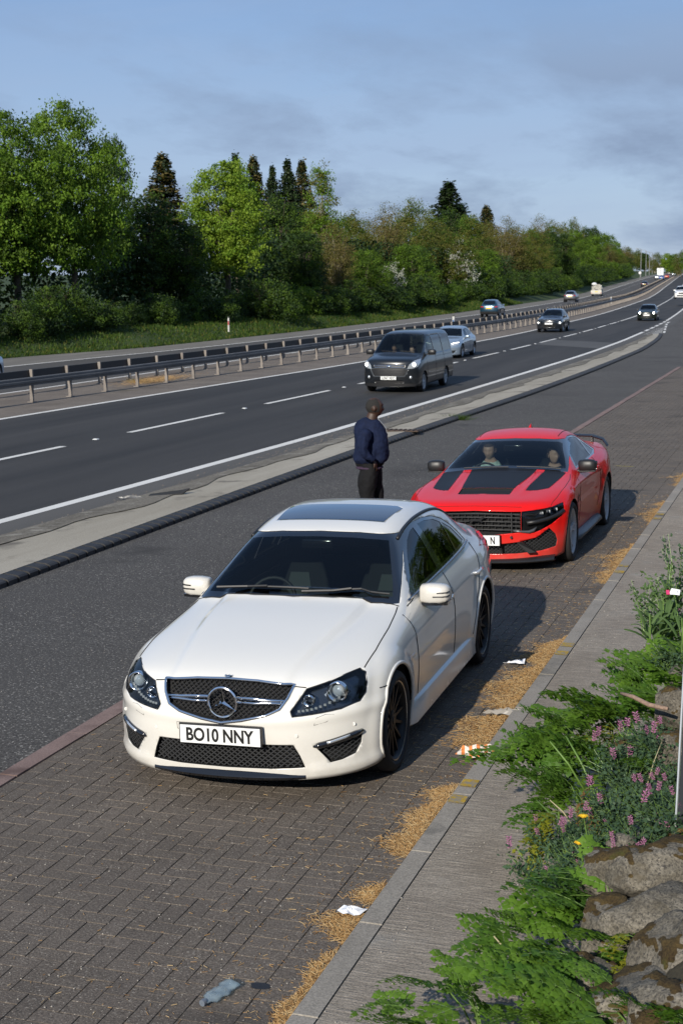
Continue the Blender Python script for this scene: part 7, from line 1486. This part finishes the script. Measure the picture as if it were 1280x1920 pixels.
for i, (px, py, z, lab) in enumerate(FM):
    p = at(px, py, z=z); t = thing('flowering_weed', 'grey-green weed with pink flower spikes '+lab, 'plant', p+Vector((.05, .03, -.15)), i*1.3, 'pink flowering weeds on the bank'); s = frn.uniform(.75, 1.05); t.scale = (s, s, s); link('foliage', FLD[i % 3], t)
    for k in range(frn.choice((2, 4, 5, 6))): a = frn.random()*6.28; r = .20*frn.random()**.5; o = link('flower_spike', SPK, t); o.location = (r*cos(a), r*sin(a), .16+.07*frn.random()); o.rotation_euler = (frn.uniform(-.4, .4), frn.uniform(-.4, .4), a); q = frn.uniform(.75, 1.15); o.scale = (q, q, q)
# two yellow flowers
for i, (px, py, z) in enumerate(((1093, 1530, .95), (1085, 1580, .88))):
    p = at(px, py, z=z); t = thing('yellow_flower', ('upper', 'lower')[i]+' of the two yellow flowers on green stalks', 'flower', p-Vector((0, 0, .2))); mb = MB()
    for k in range(26): a = k*2.4; r = .017*sqrt((k+1)/26); R = Matrix.Rotation(a, 3, 'Z'); mb.add([R @ Vector(v)+Vector((0, 0, .2)) for v in ((.001, -.002, .004), (r+.004, -.004, .006-r*.3), (r+.006, 0, .007-r*.3), (r+.004, .004, .006-r*.3))], [(0, 1, 2, 3)])
    mb.sphere((0, 0, .200), (.014, .014, .008), 10); o = obj('petals', mb, YF, t, fix=False); mb = MB(); mb.tube([(.05, .04, -.06), (.02, .01, .08), (0, 0, .197)], [.004, .003, .002], 5); obj('stalk', mb, STG, t)
# bare stalks: thick green and pale ones
for i, (x0, y0, x1, y1, z0, z1, m, r, lab) in enumerate(((1100, 1490, 1030, 1390, .62, .88, STG, .006, 'thick green stalk rising from the bank to the large ferny weed'), (1120, 1500, 1060, 1380, .66, .92, STG, .006, 'second thick green stalk beside the yellow flowers'), (1080, 1560, 1030, 1500, .6, .74, STR, .004, 'pale dry stalk behind the yellow flowers'), (1060, 1570, 1005, 1500, .58, .7, STG, .004, 'thin green stalk crossing the footway below the ferny weed'), (980, 1835, 925, 1755, .4, .56, STR, .005, 'pale dry stalk standing in the lower weeds'), (1030, 1845, 1022, 1790, .5, .70, STG, .005, 'short upright green stalk below the mossy rocks'), (1210, 1480, 1240, 1390, .75, .95, STR, .003, 'thin straw stalk leaning beside the metal post'))):
    a, b = at(x0, y0, z=z0), at(x1, y1, z=z1); o = thing('stalk', lab, 'stalk', a); mb = MB(); mb.tube([(0, 0, 0), (b-a)*.5+Vector((0, 0, .02)), b-a], [r, r*.85, r*.6], 6); obj('stem', mb, m, o, smooth=True)
# dried seed heads and brown litter leaves
plant(1015, 1500, .72, 7, .9, 'brown', 'drooping straw-brown seed head at the edge of the ferny weed', (0, 360), (-70, -20)); plant(1250, 1575, .92, 9, .8, 'brown', 'rust-brown dead leaves above the mossy rocks at the right edge', (0, 360), (-20, 30)); plant(1200, 1330, .86, 5, .7, 'brown', 'dry brown leaves by the stick', (0, 360), (-20, 30))
# lance-leaved weed and thin shrub at the upper right
def lance(px, py, z, n, L_, lab, m, up_=50):
    p = at(px, py, z=z); t = thing('leafy_weed', lab, 'plant', p+Vector((0, 0, -.12)), 0, HGR); mb = MB()
    for k in range(1):
        pts = []; N_ = 7
        for i in range(N_+1):
            f = i/N_; w = .022*sin(pi*min(1, f*.92+.08))**.8; z_ = .05*sin(f*2.2); pts += [(L_*f, -w, z_-.008), (L_*f, 0, z_), (L_*f, w, z_-.008)]
        mb.add(pts, [(i*3+j, (i+1)*3+j, (i+1)*3+j+1, i*3+j+1) for i in range(N_) for j in (0, 1)])
    o0 = obj('leaf', mb, m, t, smooth=True, fix=False); 
    for k in range(n):
        o = o0 if k == 0 else o0.copy()
        if k: COL.objects.link(o)
        a = frn.uniform(0, 6.28); h_ = frn.uniform(0, .28); o.location = (.02*cos(a), .02*sin(a), h_); o.rotation_euler = (0, -radians(frn.uniform(5, up_)), a); s = frn.uniform(.6, 1.1)*(1.2-h_*1.5); o.scale = (s, s, s)
    mb = MB(); mb.tube([(0, 0, 0), (.01, 0, .15), (0, .01, .33)], [.006, .005, .003], 6); obj('stem', mb, STG, t); return t
LFB = leafmat('lance_leaf', (.075, .135, .045), (.115, .185, .065), .35, 5)
for a in ((1240, 1185, 1.0, 16, .22, 'weed with long pale lance-shaped leaves at the right edge'), (1215, 1215, .95, 12, .20, 'smaller lance-leaved weed left of the larger one'), (1265, 1150, 1.05, 13, .2, 'lance-leaved weed high at the right edge'), (1275, 1225, 1.0, 10, .2, 'lance-leaved weed cut by the right edge')): lance(*a, LFB)
for i, (px, py, z, h_) in enumerate(((1245, 1170, 1.0, .42), (1268, 1140, 1.05, .48), (1205, 1165, .85, .30), (1278, 1180, 1.05, .5))):
    p = at(px, py, z=z); t = thing('thin_shrub', ('thin leggy green shrub below the scrap of white and pink paper', 'tallest leggy green shrub at the right edge', 'low pink-tipped leggy shrub leaning over the footway', 'leggy green shrub cut by the right edge')[i], 'shrub', p, 0, 'leggy shrubs at the upper right'); mb = MB(); C_ = []
    for k in range(7):
        a = frn.random()*6.28; pts = [Vector((0, 0, -.1)), Vector((.05*cos(a), .05*sin(a), h_*.4)), Vector((.13*cos(a), .13*sin(a), h_*frn.uniform(.6, 1)))]; mb.tube(pts, [.004, .003, .0015], 4, caps=False)
        for q in range(46): f = frn.uniform(.2, 1); b = pts[0].lerp(pts[1], f*2) if f < .5 else pts[1].lerp(pts[2], f*2-1); C_.append(tuple(b+Vector((frn.gauss(0, .016), frn.gauss(0, .016), frn.gauss(0, .012)))))
    obj('stem', mb, STG, t, fix=False); V, F = leaf_quads(np.array(C_), np.tile([0, -.3, 1.], (len(C_), 1)), .026, np.random.default_rng(i), .6); npmesh('foliage', V, F, [LFB, PLB][i % 2], t)
# rocks
RKM = gmat('lichen_rock', (.075, .066, .050), (.18, .162, .13), (90, .6), (9, 0), .95, 1.0, (110, .60, (.050, .046, .040)), stain=(5, .58, (.09, .075, .05)))
MOSS = gmat('brown_moss', (.032, .020, .008), (.075, .052, .018), (120, .6), (10, 0), 1.0, 1.0, stain=(7, .6, (.05, .06, .012)))
def rock(px, py, z, r, sq, lab, seed, moss=1):
    from mathutils import noise as mn_
    p = at(px, py, z=z); t = thing('rock', lab, 'rock', p, 0, 'mossy rocks in the bank'); rr = random.Random(seed); bm = bmesh.new(); bmesh.ops.create_icosphere(bm, subdivisions=5, radius=1); pl = [(Vector((rr.gauss(0, 1), rr.gauss(0, 1), rr.gauss(0, .8))).normalized(), rr.uniform(.62, .86)) for _ in range(9)]
    for v in bm.verts:
        for n_, d in pl:
            e = v.co.dot(n_)-d
            if e > 0: v.co -= n_*e*.99
        v.co *= 1+.065*mn_.fractal(v.co*2.2+Vector((seed, 0, 0)), 1, 2, 5)+.035*mn_.noise(v.co*9)
        v.co = Vector((v.co.x*r*sq[0], v.co.y*r*sq[1], v.co.z*r*sq[2]))
    bm.normal_update(); fs = [f for f in bm.faces if f.normal.z > .35 and mn_.fractal(f.calc_center_median()*2.2/r+Vector((seed, 3, 1)), 1, 2, 5) > .04-.35*(f.normal.z-.6)] if moss else []
    if len(fs) > 12:
        nb = take(bm, fs, delete=False); nb.normal_update()
        for v in nb.verts: b = v.is_boundary; v.co += v.normal*(-.002 if b else .007+.006*mn_.noise(v.co*60))
        bobj('moss', nb, MOSS, t, smooth=True)
    me = bpy.data.meshes.new('stone'); bm.to_mesh(me); bm.free(); me.materials.append(RKM); me.shade_smooth(); link('stone', me, t)
for i, a in enumerate([(1165, 1650, .78, .17, (1, 1.1, .9), 'rock with a brown moss cap at the left end of the mossy pile'), (1245, 1640, .84, .20, (1.2, 1, .7), 'flat pale rock at the top right of the mossy pile'), (1150, 1745, .70, .15, (1, 1, 1), 'grey speckled rock face on the left of the pile'), (1235, 1740, .74, .21, (1.2, 1, .8), 'large pale lichened rock in the middle of the pile'), (1280, 1820, .76, .20, (1, 1, 1), 'shaded rock cut by the right edge'),
 (1120, 1860, .66, .15, (1, 1, .9), 'speckled rock low on the left of the pile'), (1205, 1885, .72, .20, (1.3, 1, .6), 'brown-topped rock at the bottom edge'), (1285, 1925, .74, .2, (1.1, 1, .8), 'rock in the bottom right corner'), (1165, 1582, .82, .06, (1.2, 1, .8), 'small pale stone on top of the mossy pile'),
 (1262, 1335, .86, .13, (1, 1, 1), 'pale upper rock right of the fallen stick'), (1225, 1392, .80, .11, (1.1, 1, .8), 'mossy upper rock below the fallen stick'), (1278, 1275, .9, .11, (1, 1, .8), 'pale rock highest on the bank at the right edge'), (1185, 1420, .74, .12, (1, 1, .8), 'small rock half hidden among the pink flowers'), (1270, 1405, .88, .11, (1, 1, .9), 'rock behind the metal post')]): rock(*a, i+3, moss=i not in (3, 8, 11))
# metal post leaning at the right edge, stick, scrap
a, b = at(1266, 1522, z=.95), at(1279, 1300, z=1.42); o = thing('metal_post', 'thin pale metal edge of a leaning panel at the right edge, above the mossy rocks', 'post', a); d = b-a; mb = MB(); mb.tube([(0, 0, -.1), tuple(d*1.25)], .006, 6); obj('edge_rail', mb, mat('pale_metal', (.45, .47, .48), .35, .7), o); mb = MB(); mb.add([Vector((.008, .004, -.06)), Vector((.22, .10, -.06)), Vector((.22, .10, 0))+d*1.25, Vector((.008, .004, 0))+d*1.25, Vector((.008, .016, -.06)), Vector((.22, .112, -.06)), Vector((.22, .112, 0))+d*1.25, Vector((.008, .016, 0))+d*1.25], [(0, 1, 2, 3), (7, 6, 5, 4), (0, 3, 7, 4), (1, 5, 6, 2), (3, 2, 6, 7), (0, 4, 5, 1)]); obj('panel', mb, mat('dark_panel', (.02, .022, .026), .5), o)
a, b = at(1163, 1303, z=.98), at(1240, 1328, z=.98); o = thing('stick', 'bare brown stick lying across the ferny weeds', 'stick', a); d = b-a; mb = MB(); mb.tube([(0, 0, .01), d*.3+Vector((0, 0, .012)), d*.7+Vector((0, 0, -.004)), d+Vector((.03, 0, 0))], [.008, .012, .013, .010], 7); obj('wood', mb, mat('stick_bark', (.22, .15, .11), .85, noise=(60, .4)), o, smooth=True)
def sheet_item(name, label, cat, p, pts, m, z=.004, crumple=.012, seed=1, th=.0012):
    """a thin crumpled piece: polygon pts (x,y) metres."""
    rr = random.Random(seed); o = thing(name, label, cat, p); cx = sum(a for a, b in pts)/len(pts); cy = sum(b for a, b in pts)/len(pts); d = dense(pts, .03); mb = MB(); n = len(d); R_ = 4; vs = []
    for k in range(R_+1):
        f = 1-k/R_*.98
        for x, y in d: vs.append((cx+(x-cx)*f, cy+(y-cy)*f, z+(rr.random()*crumple)+(crumple*.8*(1-f))))
    mb.add(vs, [(k*n+i, k*n+(i+1) % n, (k+1)*n+(i+1) % n, (k+1)*n+i) for k in range(R_) for i in range(n)]); q = obj('sheet', mb, m, o, fix=False); s = q.modifiers.new('s', 'SOLIDIFY'); s.thickness = th; return o
PAPER = mat('white_paper', (.72, .73, .76), .7); 
q = at(1262, 1112, z=1.35); o = sheet_item('paper_scrap', 'scrap of white paper with a pink edge caught in the shrub at the right edge', 'litter', q, [(-.03, -.01), (.03, -.02), (.04, .02), (-.01, .03)], PAPER, 0, .01); o.rotation_euler = (.8, 0, .3); mb = MB(); mb.box((-.035, 0, .008), (.02, .03, .004)); obj('pink_edge', mb, mat('pink_print', (.5, .03, .12), .6), o)
def g_at(px, py, up=.0):
    q = at(px, py, z=0)
    for _ in range(4): z = dz0(q.y)+cfall(q.x); q = at(px, py, z=z+up)
    return q
TIS = mat('soft_tissue', (.62, .64, .68), .8, bump=(30, .5, .01)); o = sheet_item('tissue', 'crumpled white tissue on straw beside the kerb near the bottom', 'litter', g_at(657, 1716, .02), [(-.07, .0), (-.055, .035), (0, .03), (.075, .045), (.05, -.005), (.0, -.04), (-.03, -.03)], TIS, .01, .022, 3); 
o = sheet_item('paper_scrap', 'folded white paper lying on the bricks in the shade of the white saloon', 'litter', g_at(967, 1246, .004), [(-.10, -.05), (.075, -.05), (.055, .11)], PAPER, .01, .02, 5)
o = sheet_item('plastic_wrapper', 'flat grey translucent wrapper on the straw beside the kerb', 'litter', g_at(945, 1341, .03), [(-.15, -.05), (.05, -.04), (.16, .05), (.02, .05)], mat('grey_film', (.26, .24, .21), .3, coat=.5), .01, .03, 7)
# striped paper bag
BG = bpy.data.materials.new('striped_paper'); BG.use_nodes = True; t_ = BG.node_tree; b_ = t_.nodes['Principled BSDF']; b_.inputs['Roughness'].default_value = .7; wv = t_.nodes.new('ShaderNodeTexWave'); wv.inputs['Scale'].default_value = 6.3; wv.bands_direction = 'X'; tcx = t_.nodes.new('ShaderNodeTexCoord'); t_.links.new(tcx.outputs['Object'], wv.inputs[0]); r_ = t_.nodes.new('ShaderNodeValToRGB'); r_.color_ramp.interpolation = 'CONSTANT'; r_.color_ramp.elements[0].color = (.62, .20, .05, 1); r_.color_ramp.elements[1].color = (.66, .60, .52, 1); r_.color_ramp.elements[1].position = .42; t_.links.new(wv.outputs[0], r_.inputs[0]); t_.links.new(r_.outputs[0], b_.inputs[0])
o = sheet_item('paper_bag', 'paper bag with orange and cream stripes on the straw against the kerb', 'litter', g_at(896, 1414, .05), [(-.15, -.03), (-.10, .05), (.08, .075), (.14, .02), (.05, -.05), (-.08, -.06)], BG, .01, .022, 9, .004); o.rotation_euler = (.35, 0, .25)
# crushed clear bottle
o = thing('plastic_bottle', 'crushed empty clear plastic bottle lying on the bricks near the bottom edge', 'bottle', g_at(411, 1868, .002), -.25); mb = MB(); prof = [(-.105, .012), (-.10, .013), (-.08, .014), (-.06, .030), (-.03, .034), (-.015, .029), (0, .034), (.03, .032), (.045, .027), (.06, .034), (.10, .032), (.108, .024), (.108, .002)]; rr = random.Random(6); n = 20; vs = []
for i, (a, r) in enumerate(prof):
    for k in range(n): th_ = 2*pi*k/n; rd = r*(1+.18*sin(3*th_+i*1.3)*(.3 if i < 3 else 1)); vs.append((rd*cos(th_)*1.25, a, max(.001, rd*sin(th_)*.5+.018)))
mb.add(vs, [(i*n+k, i*n+(k+1) % n, (i+1)*n+(k+1) % n, (i+1)*n+k) for i in range(len(prof)-1) for k in range(n)])
BT = bpy.data.materials.new('clear_plastic'); BT.use_nodes = True; tt = BT.node_tree; tt.nodes.clear(); o_ = tt.nodes.new('ShaderNodeOutputMaterial'); tr = tt.nodes.new('ShaderNodeBsdfTransparent'); tr.inputs[0].default_value = (.80, .87, .90, 1); gl = tt.nodes.new('ShaderNodeBsdfPrincipled'); gl.inputs['Base Color'].default_value = (.42, .52, .58, 1); gl.inputs['Roughness'].default_value = .15; mx = tt.nodes.new('ShaderNodeMixShader'); mx.inputs[0].default_value = .30; tt.links.new(tr.outputs[0], mx.inputs[1]); tt.links.new(gl.outputs[0], mx.inputs[2]); tt.links.new(mx.outputs[0], o_.inputs[0])
obj('bottle_body', mb, BT, o, smooth=True); mb = MB(); mb.lathe([(-.122, .001), (-.122, .015), (-.105, .015), (-.105, .012)], 16, 'y', (0, 0, .022)); obj('cap', mb, mat('cap_grey', (.12, .14, .17), .4), o, angle=40)
mb = MB(); rr = random.Random(2); pts = [(.042*cos(t)*(1+.25*rr.random()), .028*sin(t)*(1+.25*rr.random())) for t in [k*pi/9 for k in range(18)]]; mb.prism(pts, 0, .0015, 'z'); oo = thing('oil_spot', 'small dark spot stuck to the bricks right of the crushed bottle', 'stain', g_at(488, 1849, .0015)); obj('spot', mb, mat('tar', (.012, .011, .011), .5), oo)
# things on the island and the central strip
o = thing('rubber_debris', 'black strip of torn rubber lying on the traffic island', 'debris', g_at(316, 928, .06), .35); mb = MB(); mb.add([(-.30, -.05, 0), (.22, -.06, .03), (.33, .02, .10), (.20, .06, .07), (-.28, .04, .015)]+[(-.30, -.05, -.02), (.22, -.06, .01), (.33, .02, .08), (.20, .06, .04), (-.28, .04, -.02)], [(0, 1, 2, 3, 4), (9, 8, 7, 6, 5)]+[(i, i+5, (i+1) % 5+5, (i+1) % 5) for i in range(5)]); obj('strip', mb, mat('torn_rubber', (.018, .018, .018), .8), o)
o = sheet_item('plastic_scrap', 'crumpled grey plastic at the road edge of the island', 'litter', g_at(247, 936, .02), [(-.25, -.05), (.05, -.06), (.25, .04), (-.05, .07)], mat('dull_plastic', (.11, .11, .11), .4), .01, .03, 12)
o = thing('drain_grate', 'rusty drain grating set in the traffic island', 'drain', g_at(748, 806, .105), .0); mb = MB(); mb.box((0, 0, -.01), (.95, .36, .012)); obj('frame', mb, mat('rust_iron', (.075, .050, .036), .8, .3, noise=(20, .3)), o)
for k in range(9): mb = MB(); mb.box((-.42+.105*k, 0, .002), (.05, .30, .014)); obj('bar', mb, mat('rust_iron'), o)
def tuft(pos, lab, n, r, h_, m, seed=0, nm='grass_tuft'):
    rng = np.random.default_rng(seed); o = thing(nm, lab, 'grass tuft', pos); P = np.stack([rng.normal(size=n)*r, rng.normal(size=n)*r*.6, np.zeros(n)], 1); a = rng.random(n)*6.28; w = np.stack([np.cos(a), np.sin(a), np.zeros(n)], 1)*.006; tip = P*1.5+np.stack([rng.normal(size=n)*h_*.4, rng.normal(size=n)*h_*.4, h_*rng.uniform(.4, 1, n)], 1); npmesh('blades', np.stack([P-w, P+w, tip], 1).reshape(-1, 3), np.arange(3*n).reshape(n, 3), m, o)
tuft(g_at(856, 787, .0), 'bright green tuft of weed growing at the island kerb', 420, .16, .16, leafmat('verge_blades', (.05, .1, .012), (.09, .15, .02)), 1); tuft(GP(-20.9, 41.6), 'small weed tuft growing beside the straw on the central strip', 160, .2, .2, LM['olive'], 2)
# straw
STW = [mat('straw_gold', (.36, .21, .075), .8), mat('straw_pale', (.44, .31, .15), .8), mat('straw_brown', (.20, .105, .035), .8)]
def straws(name, cent, n, Lr, zr, parent=None, seed=0, flat=.25):
    rng = np.random.default_rng(seed); a = rng.random(n)*6.28; l = rng.uniform(*Lr, n); w = rng.uniform(.0009, .002, n); d = np.stack([np.cos(a), np.sin(a), rng.normal(size=n)*flat], 1); s = np.stack([-np.sin(a), np.cos(a), np.zeros(n)], 1)*w[:, None]; c = cent; h_ = d*(l/2)[:, None]; u_ = np.zeros((n, 3)); u_[:, 2] = w*.8
    V = np.stack([c-h_-s, c-h_+s, c+h_+s, c+h_-s, c-h_+u_*1.5, c+h_+u_*1.5], 1).reshape(-1, 3); b = np.arange(n)[:, None]*6; F = np.concatenate([b+np.array([[0, 3, 5, 4]]), b+np.array([[1, 4, 5, 2]])], 0); mi = np.tile(rng.choice(3, n, p=[.5, .28, .22]), 2); o = npmesh(name, V, F, STW, parent, mi); return o
def gz(x, y): k = (CH-dz0(y)-cfall(x))/CH; return dz0(y/k)+cfall(x/k)
def strawpile(name, pts, wid, n, hgt, lab, seed):
    """heap along a polyline of pixels at the kerb foot, wid metres out from the kerb."""
    W_ = [g_at(*p) for p in pts]; rng = np.random.default_rng(seed); C_ = []
    seg = [(W_[i], W_[i+1]) for i in range(len(W_)-1)]; ln = np.array([(b-a).length for a, b in seg]); ln /= ln.sum()
    for _ in range(n):
        i = rng.choice(len(seg), p=ln); a, b = seg[i]; t = rng.random(); p = a.lerp(b, t); u_ = abs(rng.normal())*.5
        ed_ = sin(pi*min(1, max(0, (i+t)/len(seg))))**.5; wob = .7+.3*sin(p.y*5.3+seed)+.25*sin(p.y*13+seed); o_ = min(1.6, u_)*wid*ed_*wob; x = -2.055-o_; C_.append((x, p.y+rng.normal()*.03, gz(x, p.y)+.003+hgt*max(0, 1-u_*1.1)*ed_*rng.random()**.5))
    o = straws(name, np.array(C_), n, (.02, .075), 0, None, seed); o['kind'] = 'stuff'; return o
strawpile('straw_litter', [(735, 1600), (800, 1530), (885, 1480)], .29, 4200, .03, '', 1); strawpile('straw_litter', [(880, 1420), (930, 1360), (1000, 1280), (1075, 1195)], .40, 9000, .035, '', 2); strawpile('straw_litter', [(1125, 1095), (1180, 1020)], .34, 2600, .03, '', 3)
strawpile('straw_litter', [(1215, 985), (1245, 940)], .3, 1600, .03, '', 4); strawpile('straw_litter', [(690, 1690), (725, 1665)], .16, 700, .025, '', 5); strawpile('straw_litter', [(628, 1758), (690, 1715)], .20, 1500, .03, '', 6); strawpile('straw_litter', [(490, 1935), (540, 1880), (640, 1790)], .13, 1800, .02, '', 7); strawpile('straw_litter', [(1262, 912), (1280, 885)], .3, 900, .03, '', 8)
rng = np.random.default_rng(50); n = 2600; yy = 4.6+rng.random(n)**1.2*17; xx = -2.06-np.abs(rng.normal(size=n))**1.3*.42; ok = xx > -4.9; xx, yy = xx[ok], yy[ok]; n = len(xx); o = straws('scattered_straw', np.array([(x, y, gz(x, y)+.004) for x, y in zip(xx, yy)]), n, (.006, .04), 0, None, 51, .02); o['kind'] = 'stuff'
rng = np.random.default_rng(60); n = 420; yy = 4.6+rng.random(n)*9; xx = -4.85+rng.random(n)*2.8; o = straws('scattered_straw', np.array([(x, y, gz(x, y)+.004) for x, y in zip(xx, yy)]), n, (.006, .035), 0, None, 61, .02); o['kind'] = 'stuff'
rng = np.random.default_rng(70); n = 2600; q = Vector(GP(-20.6, 42.2)); P = np.stack([q.x+rng.normal(size=n)*.30, q.y+rng.normal(size=n)*1.1, q.z+.02+rng.random(n)*.10], 1); o = straws('straw_heap', P, n, (.08, .22), 0, None, 71); o['kind'] = 'stuff'
# pale grit and chips
def grit(name, xr, yr, n, s, m, seed, up=.002):
    rng = np.random.default_rng(seed); x = rng.uniform(*xr, n); y = yr[0]+(yr[1]-yr[0])*rng.random(n)**1.4; z = np.array([gz(a, b) for a, b in zip(x, y)])+up; sz = s*rng.uniform(.4, 1.5, n)*(1+y/30); c = np.stack([x, y, z], 1); a = rng.random(n)*6.28; V = [c+np.stack([np.cos(a+k*2.09)*sz, np.sin(a+k*2.09)*sz, 0*sz], 1) for k in range(3)]+[c+np.stack([0*sz, 0*sz, sz*.9], 1)]; V = np.stack(V, 1).reshape(-1, 3); b = np.arange(n)[:, None]*4; F = np.concatenate([b+np.array([[0, 1, 3]]), b+np.array([[1, 2, 3]]), b+np.array([[2, 0, 3]])], 0); o = npmesh(name, V, F, m); o['kind'] = 'stuff'
grit('grit', (-4.85, -2.06), (4.6, 22), 1500, .0035, mat('pale_grit', (.42, .38, .32), .9), 1); grit('grit', (-8.0, -4.95), (9, 34), 900, .003, mat('pale_grit'), 2); grit('island_grit', (-10.1, -8.5), (12, 40), 2200, .008, mat('island_stones', (.17, .145, .12), .9), 3, .03); grit('footway_grit', (-1.9, -.8), (4.6, 20), 700, .004, mat('pale_grit'), 4, .075)

# tall scrub on the bank to the right of the view (its reflection shows in the cars' sides)
for i in range(15):
    Y = 2.5+i*3.6+frn.uniform(-.8, .8); X = 4.2+frn.uniform(-.5, 1.6)+(Y*.02); k = ('mid', 'bush', 'olive', 'mid', 'dark')[i % 5]; cd_, td_, h, w = PR[k]; s = frn.uniform(.42, .62) if k != 'bush' else frn.uniform(1.0, 1.5)
    t = thing('bush', 'tall green scrub growing on the bank right of the footway', 'bush', (X, Y, bank_near(X, Y)-.1), frn.uniform(0, 6), 'scrub on the near bank'); t.scale = (s, s, s*.9); link('crown', cd_, t); link('trunk', td_, t)
a_, b_2 = g_at(1148, 873, .004), g_at(1187, 875, .004); mb = MB(); d = (b_2-a_); n_ = Vector((-d.y, d.x, 0)).normalized()*.02; mb.add([a_-n_-a_, a_+n_-a_, b_2+n_*.5-a_+Vector((0, 0, .002)), b_2-n_*.5-a_+Vector((0, 0, .002))], [(0, 1, 2, 3)]); o = thing('yellow_line', 'short thin yellow paint line on the bricks right of the red coupe', 'paint mark', a_); obj('paint', mb, mat('yellow_line_paint', (.45, .36, .03), .7), o, fix=False)
ws_, wc_ = white_saloon(); rc_, rcc_ = red_coupe()
seated('driver of the red coupe in a pale mint shirt, looking down', rc_, -.36, 2.52, .47, FAIR, cloth('mint_shirt', (.50, .66, .62)), GINGER, lean=.03, head_tilt=.25)
seated('passenger with long dark hair in the red coupe, face turned aside', rc_, .44, 2.60, .40, FAIR, cloth('dark_top', (.02, .02, .022)), DKH, hands_to=1, longhair=True, turn=.7, lean=.02)
seated('driver of the dark grey van, in a dark top', van, -.42, 2.20, .70, mat('tan_skin', (.28, .16, .11), .5), cloth('slate_shirt', (.05, .06, .08)), DKH)
seated('passenger in a white shirt in the middle of the dark grey van', van, .20, 2.22, .66, FAIR, cloth('white_shirt', (.55, .56, .56)), DKH, hands_to=1, k=.9)
seated('passenger by the door of the dark grey van, in a pale grey top', van, .62, 2.26, .62, FAIR, cloth('pale_grey_top', (.35, .36, .38)), GINGER, hands_to=1)
